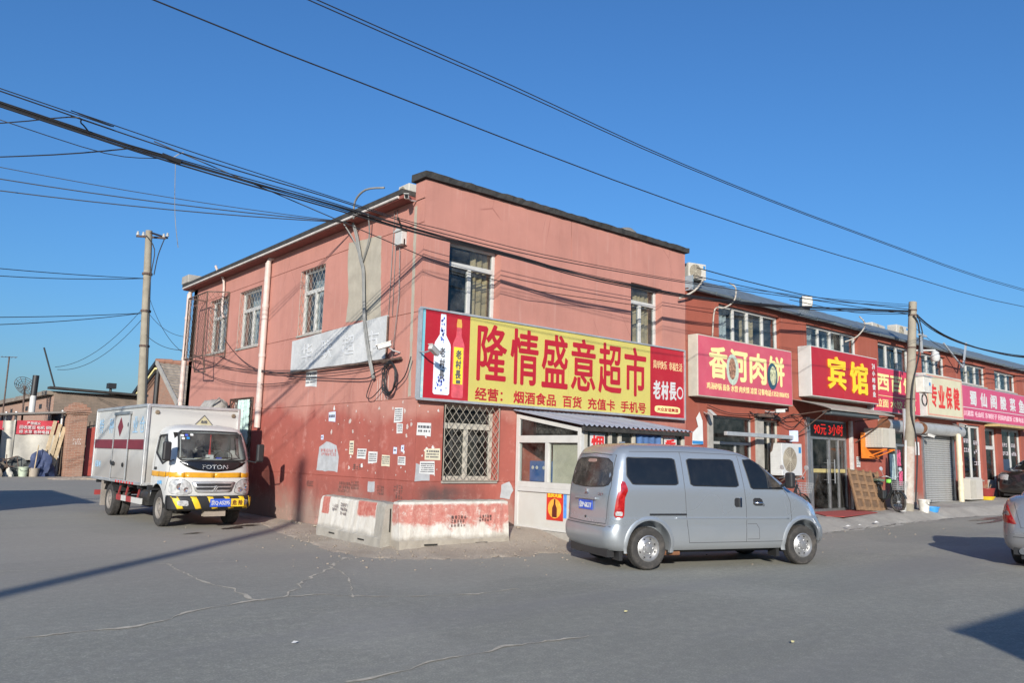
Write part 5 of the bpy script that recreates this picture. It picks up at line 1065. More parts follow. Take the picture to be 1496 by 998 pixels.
# ---------------------------------------------------------------- vehicles
class Loft:
    """closed body built of plan outlines stacked in z; rows: z, rear x, front x, half width, rear radius, front radius"""
    def __init__(s, rows, bf=.08, br=.04, sb=.015): s.r = np.array(rows, float); s.bf = bf; s.br = br; s.sb = sb
    def par(s, z): return [np.interp(z, s.r[:, 0], s.r[:, k]) for k in range(1, 6)]
    def ends(s, z): xr, xf, w, rr, rf = s.par(z); return xr+rr+s.br, xf-rf-s.bf
    def P(s, q, z, sg=-1):
        xr, xf, w, rr, rf = s.par(z); a, b = xr+rr+s.br, xf-rf-s.bf
        if q <= 1:
            if q < .7: y = q/.7*(w-rr); x = xr+s.br*(y/w)**2
            else: t = (q-.7)/.3*math.pi/2; y = w-rr+rr*math.sin(t); x = xr+rr*(1-math.cos(t))+s.br*(y/w)**2
        elif q < 2: t = q-1; x = a+(b-a)*t; y = w+s.sb*4*t*(1-t)
        else:
            if q > 2.3: y = (3-q)/.7*(w-rf); x = xf-s.bf*(y/w)**2
            else: t = (2.3-q)/.3*math.pi/2; y = w-rf+rf*math.sin(t); x = xf-rf*(1-math.cos(t))-s.bf*(y/w)**2
        return Vector((x, sg*y, z))
    def q(s, x, z): a, b = s.ends(z); return 1+(x-a)/(b-a)
    def S(s, x, z, sg=-1):
        qq = s.q(x, z)
        if qq > 2: # wraps round the front corner
            return s.P(min(2.3, 2+(qq-2)*1.2), z, sg)
        return s.P(max(.7, qq), z, sg)
    def Fr(s, y, z):
        xr, xf, w, rr, rf = s.par(z); ay = abs(y)
        q = 3-.7*ay/(w-rf) if ay <= w-rf else 2.3-.3*math.asin(min(1, (ay-w+rf)/rf))/(math.pi/2)
        return s.P(q, z, -1 if y <= 0 else 1)
    def Re(s, y, z):
        xr, xf, w, rr, rf = s.par(z); ay = abs(y)
        q = .7*ay/(w-rr) if ay <= w-rr else .7+.3*math.asin(min(1, (ay-w+rr)/rr))/(math.pi/2)
        return s.P(q, z, -1 if y <= 0 else 1)
    def mesh(s, zs, name):
        qs = list(np.linspace(0, .7, 7))+list(np.linspace(.74, 1, 7))+list(np.linspace(1.04, 1.96, 24))+list(np.linspace(2, 2.26, 7))+list(np.linspace(2.3, 3, 7))
        mb = MB(); m = 0
        for z in zs:
            ring = [s.P(q, z, -1) for q in qs]+[s.P(q, z, 1) for q in qs[-2:0:-1]]; m = len(ring); mb.v += [tuple(v) for v in ring]
        n = len(zs); mb.f += [(i*m+k, i*m+(k+1) % m, (i+1)*m+(k+1) % m, (i+1)*m+k) for i in range(n-1) for k in range(m)]+[tuple(range(m))[::-1], tuple((n-1)*m+k for k in range(m))]
        return mb.mesh(name)
def rounded(poly, it=2, k=.22):
    for _ in range(it):
        out = []
        for a, b in zip(poly, poly[1:]+poly[:1]): out += [(a[0]+(b[0]-a[0])*k, a[1]+(b[1]-a[1])*k), (b[0]+(a[0]-b[0])*k, b[1]+(a[1]-b[1])*k)]
        poly = out
    return poly
CEN = [Vector((1.4, 0, 1.0))]
def patch3(fn, poly, off, rnd=2, k=.16, rings=4, rim=.012, ctr=None):
    """surface patch following fn(a,b)->Vector, lifted by off; star-shaped polygon"""
    P0 = rounded(list(poly), rnd, k) if rnd else list(poly); P = []
    for a, b in zip(P0, P0[1:]+P0[:1]):
        n = max(1, int(math.hypot(b[0]-a[0], b[1]-a[1])/.08)); P += [(a[0]+(b[0]-a[0])*i/n, a[1]+(b[1]-a[1])*i/n) for i in range(n)]
    c = ctr or (sum(p[0] for p in P)/len(P), sum(p[1] for p in P)/len(P)); e = .004
    def pt(a, b, o):
        p = fn(a, b); n = (fn(a+e, b)-fn(a-e, b)).cross(fn(a, b+e)-fn(a, b-e))
        n = n.normalized() if n.length > 1e-9 else Vector((0, 0, 1))
        return p+n*o
    p = fn(*c); n = (fn(c[0]+e, c[1])-fn(c[0]-e, c[1])).cross(fn(c[0], c[1]+e)-fn(c[0], c[1]-e))
    cen = CEN[0]; sg = 1 if n.dot(p-cen) > 0 else -1
    mb = MB(); mb.v.append(tuple(pt(*c, off*sg))); m = len(P)
    for r in range(1, rings+1): mb.v += [tuple(pt(c[0]+(a-c[0])*r/rings, c[1]+(b-c[1])*r/rings, off*sg)) for a, b in P]
    mb.v += [tuple(pt(a, b, (off-rim)*sg)) for a, b in P]
    mb.f += [(0, 1+i, 1+(i+1) % m) for i in range(m)]
    for r in range(rings): mb.f += [(1+r*m+i, 1+(r+1)*m+i, 1+(r+1)*m+(i+1) % m, 1+r*m+(i+1) % m) for i in range(m)]
    return mb
def seam(fn, pts, r=.005, k=6):
    P = []
    for a, b in zip(pts, pts[1:]): P += [fn(a[0]+(b[0]-a[0])*i/k, a[1]+(b[1]-a[1])*i/k) for i in range(k)]
    P.append(fn(*pts[-1])); mb = MB(); mb.tube(P, r, 5); return mb
def boolean(o, cutters):
    for c in cutters:
        m = o.modifiers.new('cut', 'BOOLEAN'); m.object = c; m.operation = 'DIFFERENCE'; m.solver = 'EXACT'
    dg = bpy.context.evaluated_depsgraph_get(); me = bpy.data.meshes.new_from_object(o.evaluated_get(dg)); o.modifiers.clear()
    old = o.data; o.data = me; bpy.data.meshes.remove(old)
    for c in cutters: d = c.data; bpy.data.objects.remove(c); bpy.data.meshes.remove(d)
    me.polygons.foreach_set('use_smooth', [True]*len(me.polygons)); sharp(me, 32)
def cyl_cut(x, z, r, y0, y1, parent):
    mb = MB(); mb.lathe([(r, y0), (r, y1)], 40, Matrix.Translation((x, 0, z)) @ Matrix.Rotation(R(-90), 4, 'X')); o = mb.build('cutter', None, parent); return o
MTYRE = pm('tyre_rubber', (.035, .033, .031), .85, var=.2, scale=8, dirt=.55, dirtc=(.14, .12, .10)); MRIM = pm('steel_rim', (.45, .45, .45), .38, metal=.75, dirt=.3); MBLK = pm('black_plastic', (.02, .02, .021), .5)
MARCH = pm('wheel_well', (.012, .012, .012), .9); MCHROME = pm('chrome', (.75, .75, .76), .12, metal=1.0, var=.02)
def wheel(par, x, y, z, r, w, rr, sgn, rimmat=None, dual=False, holes=8, turn=0):
    """sgn=-1: outer face towards -y"""
    o = thing('wheel', None, None, (x, y, z), turn); o.parent = par; M = Matrix.Rotation(R(90), 4, 'X') if sgn < 0 else Matrix.Rotation(R(-90), 4, 'X')
    # local lathe z -> outwards
    prof = [(rr, -w*.5), (r*.93, -w*.5), (r*.985, -w*.42), (r, -w*.3), (r, w*.3), (r*.985, w*.42), (r*.93, w*.5), (rr*1.12, w*.52), (rr, w*.46)]
    mb = MB(); mb.lathe(prof, 48, M, False); ty = mb.build('tyre', MTYRE, o, smooth=35)
    mb = MB()
    for q in range(48):
        a = 2*math.pi*q/48
        for s_ in (-1, 1):
            d = Vector((math.cos(a), math.sin(a), 0)); t = Vector((-math.sin(a), math.cos(a), 0)); p = d*r*1.004
            vs = [p+t*e*r*.028+Vector((0, 0, s_*w*zz))+d*h for h in (-.01, .004) for e in (-1, 1) for zz in (.08, .30)]; mb.add([M @ v for v in vs], [(0, 1, 3, 2), (4, 6, 7, 5), (0, 4, 5, 1), (2, 3, 7, 6), (0, 2, 6, 4), (1, 5, 7, 3)])
    tag(mb.build('tread', MTYRE, ty), None, None, kind='stuff')
    mb = MB(); mb.lathe([(rr, -w*.3), (rr, w*.46), (rr*.93, w*.5), (rr*.88, w*.40), (rr*.80, w*.22), (rr*.62, w*.28), (rr*.50, w*.40), (rr*.34, w*.40), (rr*.30, w*.52), (rr*.16, w*.55), (0, w*.55)], 40, M, False); rim = mb.build('rim', rimmat or MRIM, o, smooth=30)
    mb = MB()
    for q in range(holes):
        a = 2*math.pi*(q+.5)/holes; c = Vector((math.cos(a), math.sin(a), 0)); t = Vector((-math.sin(a), math.cos(a), 0))
        pts = [c*rr*(.725+.055*math.sin(b))+t*rr*.10*math.cos(b)+Vector((0, 0, w*.262)) for b in np.linspace(0, 6.28, 9)[:-1]]; mb.add([M @ p for p in pts], [tuple(range(8))])
    tag(mb.build('rim_hole', MARCH, rim), None, None, kind='stuff')
    mb = MB()
    for q in range(5): a = 2*math.pi*q/5; mb.lathe([(rr*.045, w*.4), (rr*.045, w*.48), (0, w*.48)], 6, M @ Matrix.Translation((rr*.42*math.cos(a), rr*.42*math.sin(a), 0)))
    mb.build('wheel_nut', MCHROME, rim); return o
def m_paint(name, c, metal=.55, rough=.32, dirt=.25, zd=.55):
    t = NT(name); p = t.obj(); z = t.sep(p)[2]
    d = t.math('ADD', t.ramp(t.math('ADD', z, t.math('MULTIPLY', t.noise(4, 6, p), -.35)), zd-.45, zd, 1, 0), t.ramp(t.noise(.8, 2, p, .5), .45, .8, 0, .25))
    fac = t.math('MULTIPLY', d, dirt); t.col(t.mix(fac, c, (.27, .25, .225))); rg = t.ramp(fac, 0, .5, rough, .75); t.l(rg, t.b.inputs['Roughness']); t.b.inputs['Metallic'].default_value = metal
    t.b.inputs['Coat Weight'].default_value = .45; t.b.inputs['Coat Roughness'].default_value = .12; return t.m
def m_tint(name, c, rough=.06, dirt=.12):
    t = NT(name); f = t.ramp(t.noise(5, 7, None, .7), .45, .8, 0, dirt); t.col(t.mix(f, c, (.30, .27, .23))); t.l(t.ramp(f, 0, .3, rough, .4), t.b.inputs['Roughness']); t.b.inputs['Specular IOR Level'].default_value = .6; return t.m
MTINT = m_tint('tinted_glass', (.008, .009, .011), .04, .03); MTINTR = m_tint('dusty_rear_glass', (.035, .03, .026), .14, .35)
def m_lamp(name, c):
    t = NT(name); t.col(t.mix(t.ramp(t.noise(16, 3), .4, .6), c, tuple(min(1, x*1.5+.01) for x in c))); t.b.inputs['Roughness'].default_value = .1; t.b.inputs['Coat Weight'].default_value = 1; t.b.inputs['Coat Roughness'].default_value = .04; return t.m
MTAIL = m_lamp('tail_red', (.26, .007, .007)); MLAMP = m_lamp('clear_lamp', (.30, .30, .295)); MPLATE = pm('plate_blue', (.03, .09, .48), .45, var=.05)
# ---- silver van
yaw = R(-18.3); u_ = Vector((math.cos(yaw), math.sin(yaw))); n_ = Vector((-math.sin(yaw), math.cos(yaw)))
O_ = Vector((1.33, -4.30))+n_*.765
van = thing('minivan', 'silver minivan parked in front of the kiosk seen from its right rear', 'van', (O_.x, O_.y, 0), yaw)
VL = Loft([(0.27, -0.62, 3.38, 0.735, 0.2, 0.216), (0.3, -0.66, 3.44, 0.76, 0.2, 0.216), (0.36, -0.71, 3.52, 0.785, 0.2, 0.216), (0.44, -0.735, 3.56, 0.795, 0.2, 0.23), (0.54, -0.735, 3.565, 0.8, 0.2, 0.245), (0.6, -0.72, 3.55, 0.8, 0.2, 0.259), (0.64, -0.675, 3.53, 0.797, 0.17, 0.274), (0.73, -0.665, 3.5, 0.806, 0.17, 0.34), (0.76, -0.664, 3.485, 0.797, 0.17, 0.34), (0.9, -0.66, 3.42, 0.8, 0.17, 0.357), (0.98, -0.655, 3.34, 0.798, 0.17, 0.357), (1.06, -0.65, 3.2, 0.795, 0.17, 0.34), (1.14, -0.64, 3.02, 0.79, 0.17, 0.36), (1.21, -0.63, 2.86, 0.78, 0.17, 0.3), (1.26, -0.62, 2.78, 0.772, 0.17, 0.24), (1.45, -0.58, 2.49, 0.738, 0.17, 0.2), (1.62, -0.535, 2.22, 0.7, 0.17, 0.18), (1.69, -0.51, 2.08, 0.678, 0.17, 0.18), (1.74, -0.48, 1.95, 0.655, 0.17, 0.18), (1.78, -0.44, 1.78, 0.62, 0.18, 0.2), (1.815, -0.37, 1.52, 0.55, 0.2, 0.2), (1.84, -0.25, 1.2, 0.44, 0.2, 0.2), (1.855, -0.02, 0.8, 0.26, 0.15, 0.15), (1.86, 0.2, 0.6, 0.1, 0.08, 0.08)], .07, .05, .02)
MSIL = m_paint('silver_paint', (.355, .39, .42), .55, .25, .32)
body = link('body', VL.mesh(sorted(set([float(z) for z in VL.r[:, 0]]+list(np.arange(.30, 1.7, .06)))), 'body'), MSIL, van)
WR, FXV = .305, 2.97
boolean(body, [cyl_cut(x, .33, .385, y0, y1, van) for x in (0, FXV) for y0, y1 in ((-1.2, -.52), (.52, 1.2))])
for x in (0, FXV):
    for s_ in (-1, 1):
        wheel(van, x, s_*.695, WR, WR, .185, .192, s_)
        mb = MB(); mb.lathe([(.40, s_*.50), (.40, s_*.76)], 40, Matrix.Translation((x, 0, .33)) @ Matrix.Rotation(R(-90), 4, 'X'), False); mb.f = [f for f in mb.f if sum(mb.v[i][2] for i in f)/4 > .18 and max(mb.v[i][0] for i in f) < 3.33]; mb.build('wheel_well', MARCH, van)
        # flared arch lip
        prof = []; mb = MB(); m = 33
        for i in range(m):
            a = (R(-14+208*i/(m-1)) if x == 0 else R(8+186*i/(m-1)))
            for rr_, o_ in ((.380, -.04), (.384, .012), (.415, .015), (.455, -.004)):
                zz = .33+rr_*math.sin(a); xx = x+rr_*math.cos(a); zz = max(zz, .24); p = VL.S(xx, max(zz, .30), -1); mb.v.append((p.x, (abs(p.y)+o_)*s_, zz))
        mb.f += [(i*4+q, i*4+q+1, (i+1)*4+q+1, (i+1)*4+q) for i in range(m-1) for q in range(3)]; mb.build('arch_flare', MSIL, van, smooth=60)
side = {s_: (lambda x, z, s=s_: VL.S(x, z, s)) for s_ in (-1, 1)}
for s_ in (-1, 1):
    f = side[s_]
    for nm, poly in (('quarter_window', [(-.40, 1.63), (.50, 1.63), (.53, 1.24), (-.28, 1.24), (-.37, 1.36)]), ('sliding_window', [(.72, 1.63), (1.62, 1.635), (1.68, 1.22), (.76, 1.23)]), ('front_window', [(1.82, 1.64), (2.06, 1.645), (2.22, 1.60), (2.58, 1.22), (2.62, 1.19), (1.92, 1.19)])):
        w_ = patch3(f, poly, .006, 2, .06).build('window', MTINT, van, smooth=40)
        P = rounded(poly, 2, .06); mb = seam(f, P+[P[0]], .010, 2); mb.build('rubber_seal', MBLK, w_, smooth=True)
    patch3(f, [(2.29, 1.53), (2.56, 1.22), (2.29, 1.215)], .009, 0).build('vent_pane', MTINTR, van, smooth=40)
    seam(f, [(2.27, 1.55), (2.27, 1.2)], .012).build('window_divider', MBLK, van)
    MSEAM = pm('seam_dark', (.06, .062, .066), .8)
    for pts in ([(.62, 1.74), (.64, 1.2), (.66, .75), (.72, .38)], [(1.73, 1.70), (1.78, 1.2), (1.80, .9), (1.80, .38)], [(2.60, 1.20), (2.70, 1.0), (2.72, .75), (2.68, .62)], [(.72, .38), (1.80, .38), (2.60, .38)], [(-.30, 1.72), (.62, 1.735), (1.73, 1.715), (2.02, 1.66), (2.35, 1.44)]): seam(f, pts, .0045, 8).build('panel_gap', MSEAM, van)
    seam(f, [(.0, .80), (.66, .80)], .016, 8).build('door_track', MBLK, van)
    seam(f, [(.45, .745), (1.0, .742), (1.8, .735), (2.66, .73)], .010, 10).build('swage_line', MSIL, van, smooth=True)
    patch3(f, [(1.57, 1.05), (1.70, 1.05), (1.70, .91), (1.57, .91)], .004, 1, .2).build('handle_recess', MBLK, van)
    mb = MB(); p = f(1.685, .98); mb.box(p.x-.022, p.x+.022, p.y-(.022 if s_ < 0 else -.004), p.y+(.022 if s_ > 0 else -.004), .905, 1.055); mb.build('door_handle', MCHROME, van, bev=.008)
    patch3(f, [(1.94, 1.05), (2.11, 1.05), (2.16, .93), (1.94, .93)], .004, 1, .2).build('handle_recess', MBLK, van)
    mb = MB(); mb.tube([f(1.96, .975)+Vector((0, s_*.015, 0)), f(2.11, .975)+Vector((0, s_*.02, 0)), f(2.145, .935)+Vector((0, s_*.015, 0))], .016, 8); mb.build('door_handle', MCHROME, van, smooth=True)
    seam(f, [(1.82, .655), (2.0, .655), (2.05, .58), (2.06, .42), (1.82, .42)], .0035).build('fuel_flap_gap', MSEAM, van)
    mb = MB(); p = f(2.62, 1.24); mb.beam(p, p+Vector((.03, s_*.12, .05)), .04); mr = mb.build('mirror_arm', MBLK, van)
    mb = MB(); c_ = p+Vector((.03, s_*.17, .10)); mb.box(c_.x-.05, c_.x+.06, c_.y-.075, c_.y+.075, c_.z-.13, c_.z+.12); mb.build('mirror_housing', MBLK, mr, bev=.035)
    patch3(lambda q, z, s=s_: VL.P(q, z, s), [(.92, 1.28), (.985, 1.27), (1.016, 1.16), (.995, 1.02), (.995, .75), (.83, .75), (.86, 1.02)], .014, 1, .15, rim=.03).build('tail_light', MTAIL, van, smooth=40)
    patch3(lambda q, z, s=s_: VL.P(q, z, s), [(.86, .84), (.965, .84), (.965, .78), (.86, .78)], .021, 1, .15).build('reverse_light', MLAMP, van)
    patch3(lambda q, z, s=s_: VL.P(q, z, s), [(2.08, .98), (2.34, 1.0), (2.42, .80), (2.2, .70), (2.06, .78)], .012, 1, .15, rim=.03).build('headlight', m_lamp('blue_clear_lamp', (.20, .28, .42)), van, smooth=40)
    for xf in (FXV-.46, -.44): mb = MB(); mb.box(xf-.03, xf+.03, s_*.60-.10, s_*.60+.10, .13, .38); mb.build('mud_flap', MBLK, van)
re = lambda y, z: VL.Re(y, z)
patch3(re, [(-.56, 1.60), (0, 1.63), (.56, 1.60), (.66, 1.32), (.58, 1.20), (.3, 1.175), (0, 1.17), (-.3, 1.175), (-.58, 1.20), (-.66, 1.32)], .006, 1, .2).build('rear_window', MTINTR, van, smooth=40)
P = rounded([(-.56, 1.60), (0, 1.63), (.56, 1.60), (.66, 1.32), (.58, 1.20), (0, 1.17), (-.58, 1.20), (-.66, 1.32)], 1, .2); seam(re, P+[P[0]], .010, 3).build('rubber_seal', MBLK, van)
patch3(re, [(-.13, 1.60), (.13, 1.60), (.13, 1.55), (-.13, 1.55)], .012, 1).build('brake_lamp', pm('brake_lamp', (.35, .22, .18), .3), van)
for pts in ([(-.60, 1.66), (-.66, 1.2), (-.62, .9), (-.60, .655), (0, .645), (.60, .655), (.62, .9), (.66, 1.2), (.60, 1.66), (0, 1.69), (-.60, 1.66)],): seam(re, pts, .006, 6).build('tailgate_gap', MSEAM, van)
patch3(re, [(-.33, 1.0), (.33, 1.0), (.28, .79), (-.28, .79)], -.004, 1, .12, rim=.0).build('plate_recess', MSIL, van)
mb = MB(); p = re(0, .99); mb.box(p.x-.035, p.x+.02, -.34, .34, .985, 1.025); mb.build('tailgate_grip', MSIL, van, bev=.012)
mb = MB(); p = re(0, .9); mb.box(p.x-.018, p.x-.006, -.22, .22, .83, .97); pt_ = mb.build('number_plate', MPLATE, van)
text('京P·6K77', (p.x-.019, .20, .85), (0, -1, 0), ZU, .40, .10, MWHITE, pt_, bold=.03)
mb = MB()
for a in (90, 210, 330): d = Vector((0, math.cos(R(a)), math.sin(R(a)))); mb.beam(re(0, 1.09)+Vector((-.008, 0, 0)), re(0, 1.09)+Vector((-.008, 0, 0))+d*.05, .022)
mb.build('badge', MCHROME, van)
text('C37', (re(-.42, 1.08).x-.012, -.36, 1.06), (0, -1, 0), ZU, .16, .035, MCHROME, van, bold=.03)
mb = MB(); mb.lathe([(.0, 0), (.018, 0), (.018, .008), (0, .008)], 12, Matrix.Translation((re(0, .72).x-.004, 0, .72)) @ Matrix.Rotation(R(-90), 4, 'Y')); mb.build('tailgate_lock', MBLK, van)
seam(re, [(-.72, .615), (0, .615), (.72, .615)], .008).build('bumper_gap', MSEAM, van)
mb = MB(); mb.box(-.55, 3.3, -.45, .45, .20, .30); mb.tube([(-.4, -.5, .27), (.5, -.5, .25), (1.2, -.5, .24)], .035, 8); mb.box(-.62, -.5, -.6, .6, .17, .29); mb.build('underbody', MBLK, van)
mb = MB(); mb.tube([(0, -.6, .3), (0, .6, .3)], .06, 10); mb.lathe([(0, -.1), (.12, -.08), (.14, 0), (.12, .08), (0, .1)], 14, Matrix.Translation((0, 0, .3))); mb.tube([(FXV, -.6, .3), (FXV, .6, .3)], .05, 10); mb.build('axle', MBLK, van)
mb = MB(); mb.tube([(-.3, -.55, .22), (.62, -.66, .22)], .04, 8); mb.build('exhaust', MRUST, van)
fr = lambda y, z: VL.Fr(y, z)
patch3(fr, [(-.60, 1.62), (0, 1.66), (.60, 1.62), (.68, 1.28), (0, 1.25), (-.68, 1.28)], .006, 1, .15).build('windscreen', MTINT, van, smooth=40)
patch3(fr, [(-.4, .62), (.4, .62), (.4, .45), (-.4, .45)], .006, 1).build('front_grille', MBLK, van)
mb = MB(); p = VL.P(.7, 1.69, -1); mb.tube([(-.3, -.40, 1.855), (-.2, -.40, 1.86)], .012, 6); mb.build('roof_antenna_stub', MSIL, van)
van.scale = (.968, 1, 1)
# ---- box truck
CEN[0] = Vector((.6, 0, 1.1))
tk = thing('box_truck', 'white dangerous-goods box truck parked beside the pink side wall', 'truck', (-1.95, 5.85, 0), R(-90))
MTW = m_paint('truck_white', (.53, .53, .51), 0, .36, .35, .8); MBOXW = m_paint('box_white', (.49, .485, .46), 0, .5, .75, 1.45)
BX0, BX1, BW, BZ0, BZ1 = -4.25, -.03, .985, .83, 2.50
mb = MB(); mb.box(BX0, BX1, -BW, BW, BZ0, BZ1); mb.build('cargo_box', MBOXW, tk, bev=.012)
mb = MB()
for x in (BX0, BX1): 
    for y in (-BW, BW): mb.beam((x, y, BZ0-.01), (x, y, BZ1+.01), .07)
for z in (BZ0, BZ1):
    for y in (-BW, BW): mb.beam((BX0, y, z), (BX1, y, z), .065)
    for x in (BX0, BX1): mb.beam((x, -BW, z), (x, BW, z), .065)
mb.build('edge_trim', pm('trim_alu', (.58, .58, .57), .4, metal=.6, dirt=.3), tk, bev=.01)
SD = lambda u, z, d: (u, -BW-.004-d, z)
def sidesheet(u0, u1, z0, z1, mat, name, d=0, th=.006, par=tk): mb = MB(); fbox(mb, SD, u0, u1, z0, z1, d, d+th); return mb.build(name, mat, par)
MSTRIPE = pm('stripe_maroon', (.16, .018, .028), .5)
dr = sidesheet(-2.45, -1.28, BZ0+.06, BZ1-.16, MBOXW, 'side_door', 0, .018)
for a, b in ((BX0+.04, -2.48), (-2.44, -1.29), (-1.25, BX1-.04)): sidesheet(a, b, 1.56, 1.77, MSTRIPE, 'maroon_stripe', .02, .003)
mb = MB(); mb.prism([(-2.0, 2.28), (-1.78, 2.06), (-2.0, 1.84), (-2.22, 2.06)], SD, .02, .025); mb.build('hazard_diamond', MSTRIPE, dr)
mb = MB()
for u in (-2.47, -1.26): mb.tube([SD(u, BZ0, .03), SD(u, BZ1-.1, .03)], .018, 6)
mb.box(-2.5, -1.2, -BW-.06, -BW-.004, BZ1-.16, BZ1-.10); mb.build('lock_bar', MSTEEL, dr)
mb = MB()
for u, z in ((-1.30, 2.1), (-1.52, 1.2), (-2.5, 1.25), (-2.3, 1.22)): mb.lathe([(.03, 0), (.05, .0), (.05, .02), (.03, .02)], 12, Matrix.Translation(SD(u, z, .025)) @ Matrix.Rotation(R(90), 4, 'X'), False)
mb.box(-2.4, -2.2, -BW-.07, -BW-.02, 1.18, 1.24); mb.build('door_latch', MBLK, dr)
MFADE = pm('faded_blue_letter', (.30, .47, .62), .6, var=.3, scale=14)
for ch, u in (('特', -3.95), ('种', -3.05), ('业', -1.05), ('仓', -.55)): text(ch, SD(u, 1.92, .004), (1, 0, 0), ZU, .36, .36, MFADE, tk)
text('核载1吨', SD(-4.05, 1.1, .004), (1, 0, 0), ZU, .5, .16, MFADE, tk)
mb = MB()
for q in range(7): mb.box(-2.0+q*.22, -1.9+q*.22, -BW-.035, -BW-.03, BZ0-.03, BZ0+.02)
mb.build('reflector_strip', pm('reflector_red', (.55, .03, .03), .4), tk)
MHD = pm('grommet', (.20, .15, .10), .7)
for y in (-.80, .86): mb = MB(); mb.lathe([(0, 0), (.05, 0), (.035, .03), (0, .03)], 12, Matrix.Translation((BX1+.002, y, BZ1-.14)) @ Matrix.Rotation(R(90), 4, 'Y')); mb.build('box_vent', MHD, tk)
# cab
CL = Loft([(.44, .06, 1.36, .80, .05, .22), (.52, .05, 1.43, .84, .05, .24), (.70, .05, 1.45, .85, .05, .26), (.90, .05, 1.44, .855, .05, .28), (1.10, .05, 1.42, .855, .05, .28), (1.28, .05, 1.385, .85, .05, .27), (1.40, .06, 1.345, .845, .06, .25), (1.60, .07, 1.24, .83, .07, .22), (1.80, .09, 1.12, .805, .09, .2), (1.95, .11, 1.02, .775, .12, .2), (2.02, .14, .95, .74, .14, .2), (2.07, .2, .84, .66, .16, .2), (2.10, .3, .70, .52, .16, .16), (2.115, .4, .55, .3, .1, .1)], .13, .01, .006)
cab = link('cab', CL.mesh(sorted(set([float(z) for z in CL.r[:, 0]]+list(np.arange(.5, 2.0, .07)))), 'cab'), MTW, tk)
cut = []
mb = MB(); mb.box(.16, .98, -.72, .72, .95, 1.93); cut.append(mb.build('cutter', None, tk))
mb = MB(); mb.prism([(-.66, 1.40), (.66, 1.40), (.60, 1.93), (-.60, 1.93)], lambda a, b, d: (d, a, b), .7, 1.8); cut.append(mb.build('cutter', None, tk))
SWIN = [(.30, 1.86), (.74, 1.88), (.98, 1.55), (1.04, 1.36), (.80, 1.28), (.30, 1.50)]
mb = MB(); mb.prism(SWIN, lambda a, b, d: (a, d, b), -1.2, 1.2); cut.append(mb.build('cutter', None, tk))
for y0, y1 in ((-1.2, -.48), (.48, 1.2)): cut.append(cyl_cut(.55, .40, .47, y0, y1, tk))
boolean(cab, cut)
cf = lambda y, z: CL.Fr(y, z)
MWSG = glass('windscreen_glass', (.66, .70, .70), 1.45, .01, .10)
patch3(cf, [(-.685, 1.385), (0, 1.375), (.685, 1.385), (.625, 1.945), (0, 1.955), (-.625, 1.945)], .010, 1, .08, 4, .004).build('windscreen', MWSG, tk, smooth=True)
P = rounded([(-.70, 1.37), (0, 1.36), (.70, 1.37), (.635, 1.955), (0, 1.965), (-.635, 1.955)], 1, .08); seam(cf, P+[P[0]], .022, 3).build('windscreen_seal', MBLK, tk, smooth=True)
